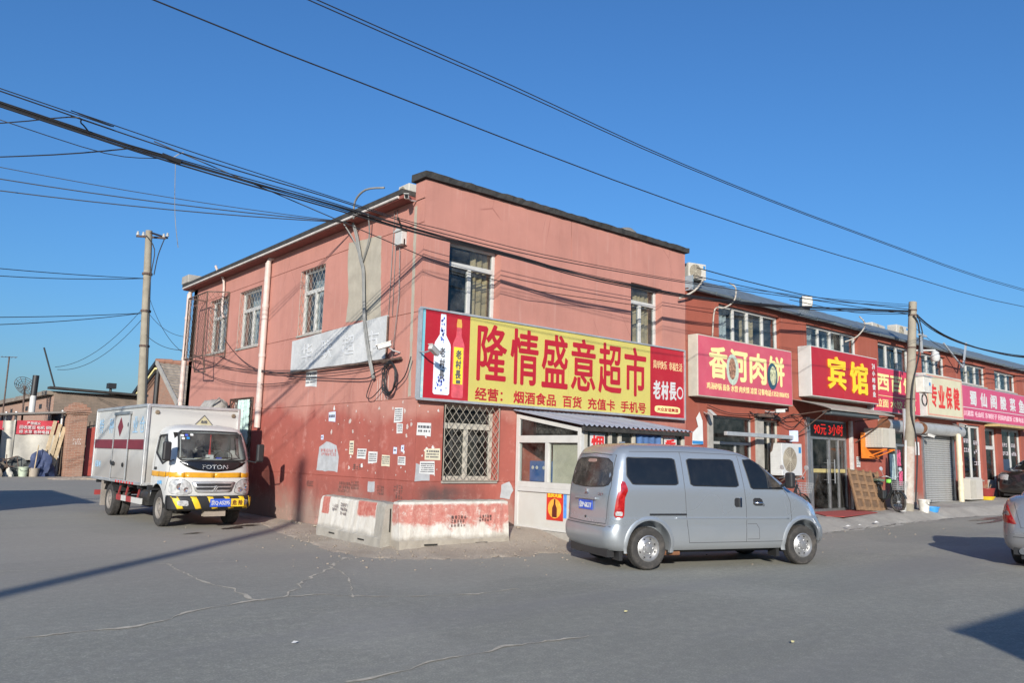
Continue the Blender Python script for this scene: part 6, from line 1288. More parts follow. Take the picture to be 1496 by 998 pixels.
for s_ in (-1, 1):
    cs = lambda x, z, s=s_: CL.S(x, z, s)
    patch3(cs, SWIN, -.01, 0, rim=.004).build('side_window', MWSG, tk); seam(cs, SWIN+[SWIN[0]], .018, 4).build('window_seal', MBLK, tk, smooth=True)
    seam(cs, [(.28, 1.9), (.26, 1.4), (.27, 1.0)], .005).build('door_gap', MSEAM, tk); seam(cs, [(1.06, 1.36), (1.08, 1.0), (1.06, .75)], .005).build('door_gap', MSEAM, tk)
    mb = MB(); p = cs(.40, 1.18); mb.box(p.x-.06, p.x+.06, min(p.y, p.y+s_*.025), max(p.y, p.y+s_*.025), 1.15, 1.21); mb.build('door_handle', MBLK, tk, bev=.01)
    for qa, qb in ((1.02, 1.55), (1.55, 2.0), (2.0, 2.3), (2.3, 2.999)): patch3(lambda q, z, s=s_: CL.P(q, z, s), [(qa, 1.125), (qb, 1.12), (qb, 1.015), (qa, 1.02)], .005, 0, rings=3).build('orange_band', pm('band_orange', (.58, .28, .015), .35), tk, smooth=True)
    p0 = cs(1.08, 1.37); mb = MB(); mb.tube([p0, p0+Vector((.16, s_*.12, -.03)), p0+Vector((.18, s_*.16, .05))], .014, 6); ma = mb.build('mirror_arm', MBLK, tk)
    c_ = p0+Vector((.17, s_*.20, .17)); mb = MB(); mb.box(c_.x-.05, c_.x+.05, c_.y-.08, c_.y+.08, c_.z-.19, c_.z+.19); mb.build('mirror_housing', MBLK, ma, bev=.035)
    mb = MB(); mb.box(c_.x-.055, c_.x-.05, c_.y-.06, c_.y+.06, c_.z-.16, c_.z+.16); mb.build('mirror_glass', MCHROME, ma)
    patch3(lambda y, z, s=s_: CL.Fr(s*y, z), [(.81, .955), (.60, .985), (.47, .90), (.43, .72), (.56, .675), (.82, .70)], .012, 1, .16, rim=.03).build('headlight', MLAMP, tk, smooth=40)
    P = rounded([(.81, .955), (.60, .985), (.47, .90), (.43, .72), (.56, .675), (.82, .70)], 1, .16); seam(lambda y, z, s=s_: CL.Fr(s*y, z), P+[P[0]], .009, 2).build('lamp_seal', MBLK, tk)
    for yy, zz, rr_ in ((.66, .84, .07), (.55, .78, .05)): pp = CL.Fr(s_*yy, zz); mb = MB(); mb.lathe([(0, 0), (rr_, .0), (rr_, .012), (rr_*.8, .012), (rr_*.3, .006), (0, .006)], 16, Matrix.Translation(pp+Vector((.008, 0, 0))) @ Matrix.Rotation(R(90+s_*22*0), 4, 'Y')); mb.build('lamp_reflector', MCHROME, tk)
    wheel(tk, .55, s_*.70, .37, .37, .19, .22, s_, pm('truck_rim', (.22, .20, .18), .7, dirt=.5), holes=6, turn=R(0)); 
    for dy in (.66, .88): wheel(tk, -2.70, s_*(dy-.03), .37, .37, .18, .22, s_ if dy > .7 else -s_, MATS['truck_rim'], holes=6)
    mb = MB(); mb.lathe([(.45, s_*.50), (.45, s_*.855)], 36, Matrix.Translation((.55, 0, .40)) @ Matrix.Rotation(R(-90), 4, 'X'), False); mb.f = [f for f in mb.f if sum(mb.v[i][2] for i in f)/4 > .42]; mb.build('wheel_well', MARCH, tk)
    mb = MB(); mb.lathe([(.44, s_*.52), (.44, s_*.96)], 30, Matrix.Translation((-2.70, 0, .40)) @ Matrix.Rotation(R(-90), 4, 'X'), False); mb.f = [f for f in mb.f if sum(mb.v[i][2] for i in f)/4 > .56]; mb.build('mudguard', MBLK, tk)
patch3(cf, [(-.70, 1.345), (0, 1.355), (.70, 1.345), (.58, 1.25), (.40, 1.17), (0, 1.135), (-.40, 1.17), (-.58, 1.25)], .010, 1, .1).build('black_bonnet_panel', pm('gloss_black', (.012, .012, .014), .15), tk, smooth=True)
p = cf(0, 1.22); text('FOTON', (p.x+.022, -.26, 1.195), (0, 1, 0), ZU, .52, .085, MCHROME, tk, bold=.02, ex=.012)
patch3(cf, [(-.46, .94), (0, .95), (.46, .94), (.36, .72), (0, .71), (-.36, .72)], .008, 1, .1).build('grille_surround', pm('grille_silver', (.50, .50, .49), .35, metal=.6), tk, smooth=True)
for z in (.875, .80): patch3(cf, [(-.37, z+.022), (0, z+.026), (.37, z+.022), (.34, z-.022), (0, z-.026), (-.34, z-.022)], .016, 0).build('grille_slot', MBLK, tk)
p = cf(0, .80); mb = MB(); mb.beam((p.x+.02, -.03, .745), (p.x+.02, .035, .86), .02); mb.beam((p.x+.02, .01, .745), (p.x+.02, .065, .84), .018); mb.build('badge', MCHROME, tk)
# bumper with hazard stripes
BL = Loft([(.36, 1.2, 1.47, .82, .05, .18), (.40, 1.2, 1.52, .86, .05, .2), (.52, 1.2, 1.545, .87, .05, .22), (.62, 1.2, 1.54, .87, .05, .22), (.66, 1.2, 1.51, .855, .05, .22)], .14, .01, 0)
bp = link('bumper', BL.mesh([.36, .40, .46, .52, .57, .62, .66], 'bumper'), MBLK, tk, smooth=40)
bf = lambda y, z: BL.Fr(y, z); MHY = pm('hazard_yellow', (.75, .50, .02), .5, dirt=.35)
for y in (-.80, -.46, -.14, .20, .52, .76): patch3(bf, [(y-.02, .64), (y+.10, .64), (y+.22, .40), (y+.10, .40)] if y < .7 else [(y-.02, .64), (y+.08, .64), (y+.1, .42), (y+.04, .42)], .005, 0).build('hazard_stripe', MHY, bp, smooth=True)
for s_ in (-1, 1): patch3(bf, [(s_*.72, .57), (s_*.52, .57), (s_*.50, .46), (s_*.70, .47)], .010, 1).build('fog_light', MLAMP, bp)
p = bf(0, .52); mb = MB(); mb.box(p.x+.006, p.x+.02, -.10, .32, .44, .60); pt_ = mb.build('number_plate', MPLATE, bp); text('京Q·A5295', (p.x+.0205, -.08, .465), (0, 1, 0), ZU, .38, .11, MWHITE, pt_, bold=.03)
mb = MB(); mb.box(p.x+.003, p.x+.017, .33, .60, .44, .60); pt_ = mb.build('danger_plate', MHY, bp); text('危 险', (p.x+.0175, .36, .465), (0, 1, 0), ZU, .21, .11, pm('ink_brown', (.15, .05, .01), .6), pt_, bold=.03)
mb = MB(); mb.box(1.25, 1.42, -.15, .28, .24, .36); mb.build('radiator_guard', pm('guard_grey', (.30, .25, .2), .7, dirt=.5), tk)
# danger triangle lamp on the roof
mb = MB(); mb.prism([(-.20, 2.10), (.20, 2.10), (0, 2.32)], lambda a, b, d: (d, a, b), .52, .56); tr = mb.build('danger_triangle', pm('triangle_olive', (.42, .38, .24), .6, dirt=.3), tk); mb = MB(); mb.box(.45, .63, -.23, .23, 2.08, 2.11); mb.build('triangle_base', MPVC, tr)
text('危险', (.562, -.07, 2.14), (0, 1, 0), ZU, .14, .07, MINK, tr, bold=.03)
mb = MB()
for a, b in (((-.20, 2.10), (.20, 2.10)), ((.20, 2.10), (0, 2.32)), ((0, 2.32), (-.20, 2.10))): mb.tube([(.562, *a), (.562, *b)], .01, 5)
mb.build('triangle_border', MINK, tr)
# cab interior
MSEAT = pm('seat_grey', (.10, .10, .10), .85)
for y in (-.42, .05, .42):
    mb = MB(); mb.box(.20, .34, y-.19, y+.19, 1.0, 1.58); mb.box(.22, .32, y-.10, y+.10, 1.59, 1.78); mb.build('seat', MSEAT, tk, bev=.04)
mb = MB(); mb.box(.80, 1.16, -.70, .70, 1.0, 1.36); mb.build('dashboard', pm('dash_grey', (.07, .07, .075), .7), tk, bev=.03)
mb = MB(); mb.tube([(.74+.06*math.sin(a*.314), .40+.19*math.cos(a*.314), 1.42+.15*math.sin(a*.314)) for a in range(21)], .014, 6, False); mb.tube([(.76, .22, 1.42), (.74, .58, 1.42)], .012, 6); mb.tube([(.76, .4, 1.42), (.95, .4, 1.3)], .02, 6); mb.build('steering_wheel', MBLK, tk)
for x, y, w, h, m in ((1.02, -.15, .28, .05, MPAPERC), (1.0, .02, .14, .12, MPAPER), (1.04, .20, .10, .07, MBLU), (1.06, .55, .22, .03, MPAPER), (1.02, -.45, .22, .06, MINK)): mb = MB(); mb.box(x-.06, x+.05, y-w/2, y+w/2, 1.362, 1.362+h); mb.build('dashboard_item', m, tk, bev=.012)
mb = MB(); mb.tube([(.98, .02, 1.9), (.98, .02, 1.6)], .012, 6); mb.tube([(.98, .02, 1.6), (.98, .02, 1.46)], [.02, .03], 6); mb.build('red_tassel', pm('tassel_red', (.5, .03, .03), .8), tk)
for q, (y, z, m) in enumerate(((-.58, 1.86, MWHITE), (-.50, 1.87, MBLU), (-.57, 1.80, MWHITE), (-.48, 1.81, MATS['logo_blue']), (-.40, 1.88, MWHITE))): patch3(cf, [(y-.03, z-.022), (y+.03, z-.022), (y+.03, z+.022), (y-.03, z+.022)], .013, 1, rim=.002).build('windscreen_sticker', m, tk)
for y in (-.45, .2): mb = MB(); p = cf(y, 1.40); mb.tube([p+Vector((.03, 0, -.03)), cf(y+.35, 1.43)+Vector((.03, 0, 0))], .008, 5); mb.build('wiper', MBLK, tk)
text('8.3吨', tuple(CL.S(.62, .86, -1)+Vector((0, -.012, 0))), (1, 0, 0), ZU, .26, .09, pm('sky_letter', (.10, .38, .68), .5), tk)
# chassis
mb = MB(); mb.box(-4.2, 1.2, -.42, -.32, .55, .75); mb.box(-4.2, 1.2, .32, .42, .55, .75)
for x in np.arange(-4.0, .3, .7): mb.box(x, x+.08, -.95, .95, .72, .825)
mb.build('chassis_frame', MBLK, tk)
mb = MB(); mb.tube([(-2.7, -.9, .37), (-2.7, .9, .37)], .09, 10); mb.tube([(.55, -.7, .37), (.55, .7, .37)], .07, 10); mb.lathe([(0, -.2), (.2, -.15), (.24, 0), (.2, .15), (0, .2)], 14, Matrix.Translation((-2.7, 0, .37))); mb.build('axle', MBLK, tk)
mb = MB(); mb.tube([(-.75, -.68, .60), (-.05, -.68, .60)], .17, 16); mb.build('fuel_tank', pm('tank_black', (.03, .03, .032), .45, dirt=.4), tk, smooth=40)
for k_, (a, b) in enumerate(((-2.15, -1.75), (-1.75, -1.35), (-1.35, -.95), (-.95, -.25))): mb = MB(); mb.box(a, b, -.93, -.89, .40, .52); mb.build('side_guard', pm('guard_red', (.30, .035, .035), .6, dirt=.5) if k_ % 2 == 0 else MPVC, tk)
for x in (-2.1, -1.5, -.6): mb = MB(); mb.beam((x, -.9, .5), (x+.15, -.88, .82), .03); mb.build('guard_strut', MATS['guard_red'], tk)
mb = MB(); mb.box(-3.35, -3.25, -.98, -.58, .2, .82); mb.build('mud_flap', pm('flap_grey', (.25, .22, .19), .8), tk); mb = MB(); mb.box(-4.3, -4.22, -.9, .9, .40, .52); mb.build('rear_bumper', MATS['guard_red'], tk)
# ---- sedans
CEN[0] = Vector((2.2, 0, .8))
def sedan(label, loc, rz, paint):
    o = thing('sedan', label, 'car', loc, rz, 'parked sedans'); uz = lambda z: z+.19*sstep(.30, .9, z)+.07*(1-sstep(.17, .5, z)); up = lambda rows: [(uz(r[0]),)+tuple(r[1:]) for r in rows]
    L = Loft(up([(.17, .10, 4.30, .74, .15, .3), (.24, .03, 4.42, .84, .2, .4), (.36, -.02, 4.50, .875, .22, .45), (.50, -.035, 4.51, .885, .24, .5), (.58, -.02, 4.49, .885, .26, .5), (.70, .01, 4.40, .885, .28, .5), (.80, .03, 4.28, .87, .30, .5), (.88, .05, 4.05, .85, .32, .5), (.94, .10, 3.70, .81, .34, .5), (.97, .2, 3.3, .74, .3, .4)]), .16, .09, .02)
    b = link('body', L.mesh([uz(z) for z in list(np.arange(.17, .97, .05))+[.97]], 'body'), paint, o)
    G = Loft(up([(.90, .55, 3.25, .76, .2, .25), (1.0, .72, 2.98, .74, .2, .25), (1.15, 1.0, 2.65, .69, .2, .22), (1.30, 1.32, 2.30, .62, .2, .2), (1.38, 1.52, 2.08, .56, .2, .2), (1.43, 1.72, 1.9, .42, .1, .1)]), .10, .08, .02)
    link('greenhouse', G.mesh([uz(z) for z in list(np.arange(.90, 1.43, .05))+[1.43]], 'greenhouse'), paint, o, smooth=40)
    boolean(b, [cyl_cut(x, .32, .355, y0, y1, o) for x in (.88, 3.55) for y0, y1 in ((-1.2, -.56), (.56, 1.2))])
    patch3(lambda y, z: G.Re(y, uz(z)), [(-.60, .99), (.60, .99), (.50, 1.32), (-.50, 1.32)], .006, 1, .12).build('rear_window', MTINT, o, smooth=True)
    patch3(lambda y, z: G.Fr(y, uz(z)), [(-.62, .98), (.62, .98), (.5, 1.33), (-.5, 1.33)], .006, 1, .12).build('windscreen', MTINT, o, smooth=True)
    for s_ in (-1, 1):
        patch3(lambda x, z, s=s_: G.S(x, uz(z), s), [(.95, 1.0), (1.32, 1.28), (2.15, 1.30), (2.72, 1.0)], .006, 1, .1).build('side_window', MTINT, o, smooth=True)
        for x in (.88, 3.55):
            wheel(o, x, s_*.775, .315, .315, .2, .215, s_, MRIM, holes=5); mb = MB(); mb.lathe([(.37, s_*.52), (.37, s_*.84)], 30, Matrix.Translation((x, 0, .32)) @ Matrix.Rotation(R(-90), 4, 'X'), False); mb.f = [f for f in mb.f if sum(mb.v[i][2] for i in f)/4 > .2]; mb.build('wheel_well', MARCH, o)
        T = lambda q, z, s=s_: L.P(q, uz(z), s)
        patch3(T, [(.86, .84), (.97, .82), (1.03, .74), (1.0, .63), (.70, .60), (.74, .66)], .012, 1, .12, rim=.03).build('tail_light', MTAIL, o, smooth=40)
        patch3(T, [(.82, .75), (.97, .745), (.97, .69), (.78, .695)], .016, 1, .12).build('reverse_light', pm('tail_smoke', (.20, .16, .15), .2), o)
        patch3(T, [(2.02, .80), (2.32, .78), (2.36, .62), (2.05, .66)], .012, 1, .12, rim=.03).build('headlight', MLAMP, o, smooth=40)
        mb = MB(); mb.tube([(.03, s_*.56, .27), (.3, s_*.56, .27)], .05, 12); mb.build('exhaust_tip', MCHROME, o)
    mb = MB(); p = L.Re(0, .80); mb.box(p.x-.016, p.x-.002, -.22, .22, .74, .88); mb.build('number_plate', pm('plate_white', (.75, .76, .78), .5), o)
    seam(lambda y, z: L.Re(y, uz(z)), [(-.66, .86), (-.56, .57), (0, .55), (.56, .57), (.66, .86)], .005).build('boot_gap', MSEAM, o)
    seam(lambda y, z: L.Re(y, uz(z)), [(-.8, .46), (0, .455), (.8, .46)], .006).build('bumper_gap', MSEAM, o)
    mb = MB(); mb.box(.1, 4.2, -.6, .6, .14, .22); mb.box(.06, .3, -.7, .7, .21, .31); mb.build('underbody', MBLK, o)
    return o
sedan('silver sedan at the right edge showing its left tail light', (7.0, -7.98, .0), R(4), m_paint('sedan_silver', (.31, .31, .32), .55, .25, .2, .4))
sedan('black sedan parked along the shops beyond the silver one', (31.0, -1.2, .44), R(180), m_paint('sedan_black', (.012, .012, .014), .2, .2, .15, .4))
# ---------------------------------------------------------------- old yard on the left
GZ0 = .30
def m_brick(name, c1, c2, mortar, sc=1.0):
    t = NT(name); p = t.obj(); x = t.sep(p); cb_ = t.n('ShaderNodeCombineXYZ'); t.l(t.math('ADD', x[0], x[1]), cb_.inputs[0]); t.l(x[2], cb_.inputs[1])
    b = t.n('ShaderNodeTexBrick'); t.l(cb_.outputs[0], b.inputs['Vector']); b.inputs['Scale'].default_value = 1; b.inputs['Brick Width'].default_value = .25*sc; b.inputs['Row Height'].default_value = .07*sc; b.inputs['Mortar Size'].default_value = .008
    b.inputs['Color1'].default_value = (*c1, 1); b.inputs['Color2'].default_value = (*c2, 1); b.inputs['Mortar'].default_value = (*mortar, 1)
    c = t.mix(t.ramp(t.noise(1.4, 7, p, .7), .42, .75, 0, .7), b.outputs[0], (.30, .22, .17)); t.col(c); t.b.inputs['Roughness'].default_value = .92; t.bump(b.outputs['Fac'], -.5, .02); return t.m
MBRK = m_brick('old_brick', (.32, .15, .095), (.24, .11, .07), (.33, .25, .19)); MBRKP = m_brick('pink_brick', (.36, .20, .14), (.31, .17, .12), (.36, .28, .22))
MDWALL = m_brick('dark_wall', (.17, .13, .10), (.14, .11, .085), (.18, .15, .12))
def gpillar(label, x, y):
    o = thing('gate_pillar', label, 'pillar', (x, y, GZ0), 0, 'brick gate pillars'); mb = MB(); mb.box(-.36, .36, -.36, .36, -.2, 2.62); mb.build('shaft', MBRK, o, bev=.015)
    for k, (w, z0, z1) in enumerate(((.42, 2.623, 2.70), (.48, 2.703, 2.78), (.43, 2.783, 2.93), (.30, 2.933, 3.06), (.18, 3.063, 3.12))): mb = MB(); mb.box(-w, w, -w, w, z0, z1); mb.build('cap_course', MBRK, o, bev=.01)
    return o
gp = gpillar('brick gate pillar with stepped cap left of the red gate', -.12, 26.0); gpillar('brick gate pillar right of the red gate, mostly hidden by the truck box', 3.0, 26.6)
stamp(lambda u, z, d: (u, d-.36, z), -.12, .15, 1.35, 1.62, pm('chalk', (.55, .48, .44), .9), 3, gp, d=-.006)
gt = thing('red_gate', 'red painted sheet metal gate beside the brick pillar', 'gate', (.32, 25.9, GZ0), R(8)); MGATE = pm('gate_red', (.42, .07, .05), .6, var=.18, scale=3, dirt=.35)
for k in range(3):
    a = k*.78; mb = MB(); z0, z1 = 2.05+.18*k, 2.05+.18*(k+1); mb.prism([(a+.008, .04), (a+.772, .04), (a+.772, z1), (a+.008, z0)], lambda q, z, d: (q, d, z), -.02, .02); mb.build('gate_sheet', MGATE, gt)
mb = MB()
for k in range(14): x = .08+k*.165; z = 2.05+.23*x; mb.tube([(x, 0, z-.1), (x, 0, z+.28)], .018, 5)
mb.beam((.0, 0, 2.12), (2.34, 0, 2.66), .05); mb.build('spike_row', MBLK, gt)
# low yard house with flat roof: dark front, pink brick side
h1 = thing('yard_house', 'low flat-roofed brick house behind the gate pillars and the banner shed', 'house', (0, 0, 0))
mb = MB(); mb.box(-.58, 3.1, 28.5, 28.7, .1, 3.96); mb.build('front_wall', MDWALL, h1); mb = MB(); mb.box(-.60, -.40, 28.505, 48, .1, 3.80); mb.build('side_wall', MBRKP, h1)
mb = MB(); mb.box(3.0, 3.098, 28.71, 48, .1, 3.9); mb.build('side_wall', MBRKP, h1)
mb = MB(); mb.prism([(-.85, 4.10), (3.3, 4.00), (3.3, 4.10), (-.85, 4.20)], lambda a, b, d: (a, d, b), 28.1, 28.75); mb.build('roof_lip', MDARK, h1)
for i in range(40):
    mb = MB(); y = 28.76+i*.48; mb.box(-.85, 3.3, y, y+.46, 3.86, 4.02+.08*random.random()); mb.build('roof_slab', pm('roof_earth', (.22, .185, .15), .95, var=.3, scale=3), h1)
for y, z in ((31.0, 3.3), (34.5, 3.3), (39, 3.3)): mb = MB(); mb.box(-.62, -.58, y, y+.6, z, z+.22); mb.build('vent', MBLK, h1)
mb = MB(); mb.tube([(1.9, 29.3, 4.0), (1.9, 29.3, 4.4)], .06, 8); mb.box(1.75, 2.1, 29.1, 29.5, 4.35, 4.6); mb.build('vent_cap', MBLK, h1)
mb = MB(); mb.tube([(-.62, 28.3, 4.1), (-1.25, 28.2, 5.9)], .035, 6); tag(mb.build('leaning_rod', MBLK), 'thin dark rod leaning up from the flat roof edge', 'rod')
# tiled gable house
gh = thing('gable_house', 'brick gable house with grey tiled roof between pole and pink building', 'house', (0, 0, 0))
GX, RY, RZ, NY, NZ, FY, FZ = 4.5, 30.6, 5.9, 26.7, 3.6, 35.6, 3.85
mb = MB(); mb.prism([(NY+.25, .2), (FY-.2, .2), (FY-.2, FZ), (RY, RZ-.1), (NY+.25, NZ+.05)], lambda a, b, d: (d, a, b), GX, 15); mb.build('wall', MBRK, gh)
MTILE = pm('roof_tile', (.27, .225, .18), .9, var=.3, scale=5, dirt=.4)
def tile_row(yb, zb, a, b):
    ya, za = RY+(yb-RY)*a, RZ+(zb-RZ)*a+.03; y2, z2 = RY+(yb-RY)*b, RZ+(zb-RZ)*b+.10
    mb = MB(); n = 60; x0, x1 = GX-.25, 15.2
    for i in range(n+1):
        x = x0+(x1-x0)*i/n; w = .035*abs(math.sin(i*1.57)); mb.v += [(x, ya, za+w), (x, y2, z2+w), (x, y2, z2+w-.08)]
    mb.f += [(3*i+q, 3*i+3+q, 3*i+4+q, 3*i+1+q) for i in range(n) for q in (0, 1)]; return mb
for r_ in range(14): tile_row(NY, NZ, r_/14, (r_+1)/14).build('tile_row', MTILE, gh)
mb = MB(); mb.quad((GX-.25, RY, RZ), (15.2, RY, RZ), (15.2, FY, FZ), (GX-.25, FY, FZ)); mb.build('rear_slope', MTILE, gh)
rt = MB(); rt.lathe([(.13, -.2), (.15, .2)], 8, Matrix.Rotation(R(90), 4, 'Y')); rt = rt.mesh('ridge_tile'); rt.materials.append(pm('ridge_red', (.30, .15, .10), .9))
for i in range(26): o = link('ridge_tile', rt, None, gh); o.location = (GX-.1+i*.41, RY, RZ+.10+.02*(i % 2))
for a, b, m, w in (((NY, NZ+.02), (RY, RZ+.06), MCONC, .2), ((RY, RZ+.06), (FY, FZ+.05), MBLK, .2), ((RY, RZ-.28), (FY, FZ-.25), MPALE, .1), ((RY, RZ-.5), (FY, FZ-.45), MBLK, .1)):
    mb = MB(); mb.beam((GX-.26, *a), (GX-.26, *b), .10, w); mb.build('verge_board', m, gh)
mb = MB(); mb.tube([(GX-.12, RY+.1, .3), (GX-.12, RY+.1, 5.7)], .12, 8); mb.build('downpipe', MBLK, gh)
# shed with banner
sd = thing('market_shed', 'makeshift shed with red slogan banner and white tarpaulin front', 'shed', (0, 0, 0)); SY = 26.4
mb = MB(); mb.prism([(-4.6, 2.62), (-.35, 2.98), (-.35, 3.06), (-4.6, 2.70)], lambda a, b, d: (a, d, b), SY-.5, SY+2.4); mb.build('roof_sheet', pm('shed_roof', (.22, .20, .18), .8, dirt=.4), sd)
mb = MB()
for x in (-4.4, -2.65, -2.3, -.6): mb.tube([(x, SY-.05, GZ0-.1), (x, SY-.05, 2.75+.085*(x+4.6))], .05, 8)
mb.build('post', MALU, sd)
def banner(x0, x1, z0, z1, mat, name, sl=.03, y=SY-.14, n=20, amp=.03):
    mb = MB()
    for i in range(n+1):
        for j in range(5): a, b = i/n, j/4; mb.v.append((x0+(x1-x0)*a, y-amp*math.sin(a*9+b*3), z0+(z1-z0)*b+sl*(x1-x0)*a))
    mb.f += [(i*5+j, (i+1)*5+j, (i+1)*5+j+1, i*5+j+1) for i in range(n) for j in range(4)]; return mb.build(name, mat, sd, smooth=True)
MBAN = pm('banner_red', (.50, .05, .07), .75, var=.15, scale=3); MTARP = pm('tarp_white', (.52, .49, .42), .8, var=.12, scale=2, dirt=.3)
bn = banner(-2.25, -.72, 2.02, 2.58, MBAN, 'banner'); banner(-3.6, -2.7, 2.15, 2.52, MBAN, 'banner')
text('严禁烟火', (-1.9, SY-.19, 2.42), XR, ZU, .5, .13, MPAPER, bn, bold=.01); text('回收废旧 电机 铜铁', (-2.15, SY-.19, 2.24), XR, ZU, 1.25, .15, MPAPER, bn, bold=.01); text('修 水泵 各种电器', (-2.15, SY-.19, 2.06), XR, ZU, 1.1, .14, MPAPER, bn, bold=.01)
banner(-2.28, -.75, .95, 2.0, MTARP, 'tarpaulin', amp=.06); banner(-2.75, -2.3, .6, 2.55, MTARP, 'tarpaulin'); banner(-4.4, -3.6, 2.2, 2.6, MPVC, 'tarpaulin')
mb = MB(); mb.box(-4.6, -.4, SY+1.9, SY+2.0, .2, 2.6); mb.build('back_sheet', MROOM, sd)
gc = thing('green_cabinet', 'dull green metal cabinet under a tarpaulin at the far left', 'cabinet', (-3.55, SY-.3, GZ0)); mb = MB(); mb.box(-.55, .55, -.3, .3, 0, 1.75); mb.build('body', pm('cab_green', (.16, .20, .09), .7, dirt=.4), gc, bev=.02)
mb = MB(); mb.box(-.45, -.02, -.32, -.302, .5, 1.65); mb.build('door', pm('cab_dark', (.09, .09, .07), .5), gc); mb = MB(); mb.box(.02, .45, -.32, -.302, .5, 1.65); mb.build('door', MATS['cab_dark'], gc)
mb = MB(); mb.prism([(-.7, 1.75), (.7, 1.75), (.3, 2.1), (-.3, 2.1)], lambda a, b, d: (a, d, b), -.4, .4); mb.build('canvas_cover', pm('canvas_brown', (.22, .16, .11), .9), gc, bev=.05)
for k, (x, lb) in enumerate(((-1.05, 'plank leaning on the shed, leftmost of three'), (-.85, 'plank leaning on the shed, middle of three'), (-.68, 'plank leaning against the brick pillar, rightmost of three'))):
    o = tag(MB().beam((x-.28, SY-.75, GZ0), (x+.18, SY-.22, 2.62-.12*k), .14, .045, (0, 1, 0)).build('plank', pm('plank_wood', (.45, .35, .22), .85, var=.25, scale=6), None, bev=.005), lb, 'plank', 'planks leaning by the pillar')
bucket('bucket', 'pale green paint bucket among the junk on the left', (-1.98, SY-1.0, GZ0), .15, .19, .40, pm('bucket_green', (.42, .48, .36), .6, dirt=.4)); bucket('bucket', 'beige bucket with a stick among the junk on the left', (-1.6, SY-1.0, GZ0), .16, .2, .36, pm('bucket_beige', (.34, .29, .23), .7, dirt=.4), False)
mb = MB(); mb.tube([(-1.6, SY-1, GZ0+.1), (-1.52, SY-.95, GZ0+1.3)], .022, 6); tag(mb.build('stick', MATS['plank_wood']), 'wooden stick standing in the beige bucket', 'stick')
def heap(name, label, c, rx, ry, h, mat, cat, seed, rough=.25):
    rnd = random.Random(seed); mb = MB(); n, m = 22, 9; ph = [rnd.random()*6 for _ in range(6)]
    for j in range(m):
        for i in range(n):
            a = 2*math.pi*i/n; b = j/(m-1)*math.pi/2; r_ = math.cos(b)*(1+rough*math.sin(3*a+ph[0]+j*.5)+rough*.6*math.sin(7*a+ph[1]-j)+.12*(rnd.random()-.5)); mb.v.append((c[0]+rx*r_*math.cos(a), c[1]+ry*r_*math.sin(a), c[2]-.03+h*math.sin(b)*(1+.2*math.sin(2*a+ph[2])+.1*(rnd.random()-.5))))
    mb.f += [(j*n+i, j*n+(i+1) % n, (j+1)*n+(i+1) % n, (j+1)*n+i) for j in range(m-1) for i in range(n)]+[tuple((m-1)*n+i for i in range(n))]; return tag(mb.build(name, mat, None, smooth=45), label, cat)
heap('tarp_heap', 'dark blue tarpaulin bundle leaning by the white tarpaulin', (-1.35, SY-.7, GZ0), .45, .35, .95, pm('tarp_navy', (.035, .05, .11), .7, var=.3, scale=5), 'tarpaulin', 3)
heap('scrap_heap', 'heap of dark scrap behind the paint bucket', (-2.15, SY-.6, GZ0), .5, .3, .72, pm('scrap_dark', (.07, .075, .07), .8, var=.5, scale=7), 'scrap', 4, .35)
heap('sack', 'white sack lying left of the pale green bucket', (-2.5, SY-1.05, GZ0), .22, .18, .36, MTARP, 'sack', 5, .12)
heap('scrap_heap', 'tangled grey-brown scrap pile at the left edge', (-3.05, SY-.9, GZ0), .48, .4, .70, pm('scrap_brown', (.16, .13, .10), .9, var=.6, scale=9), 'scrap', 6, .4)
heap('cloth_heap', 'orange cloth draped over scrap at the left edge', (-3.4, SY-.75, GZ0+.35), .35, .3, .75, pm('cloth_orange', (.55, .16, .03), .8), 'cloth', 8, .2)
heap('rubble', 'low pile of rubble on the ground beside the red gate', (.2, 23.3, GZ0-.05), 1.5, .6, .16, pm('rubble', (.33, .27, .21), .95, var=.4, scale=6), 'rubble', 9, .3)
mb = MB()
for q in range(10): P = [(-2.9+random.random()*.9, SY-1.0+.3*random.random(), GZ0+.2+.8*random.random()) for _ in range(2)]; mb.tube(P, .016, 5)
tag(mb.build('scrap_rods', MIRON), 'thin rusty rods sticking out of the scrap at the left', 'scrap')
# roof clutter
an = thing('tv_antenna', 'thin television antenna mast at the far left', 'antenna', (-2.55, 28, 2.6)); mb = MB(); mb.tube([(0, 0, -.6), (0, 0, 2.75)], .03, 6); mb.build('mast', MIRON, an); mb = MB(); mb.beam((-.3, 0, 2.7), (.3, 0, 2.75), .02)
for k in range(5): mb.beam((-.28+.13*k, -.25, 2.72), (-.28+.13*k, .25, 2.72), .012)
mb.build('element', MIRON, an)
ds = thing('satellite_dish', 'mesh satellite dish on the low roof at the left', 'satellite dish', (-1.75, 28.6, 3.75)); mb = MB(); Md = Matrix.Translation((0, 0, .35)) @ Matrix.Rotation(R(55), 4, 'X') @ Matrix.Rotation(R(20), 4, 'Y')
for k in range(5): r_ = .10*(k+1); mb.tube([Md @ Vector((r_*math.cos(a*.3142), r_*math.sin(a*.3142), r_*r_*.35)) for a in range(21)], .012, 4, False)
for k in range(12): a = k*.5236; mb.tube([Md @ Vector((r_*math.cos(a), r_*math.sin(a), r_*r_*.35)) for r_ in (.05, .2, .35, .5)], .012, 4)
mb.build('mesh_reflector', MIRON, ds); mb = MB(); mb.tube([(0, -.2, -1.3), (0, 0, .4)], .04, 6); mb.build('stand', MIRON, ds)
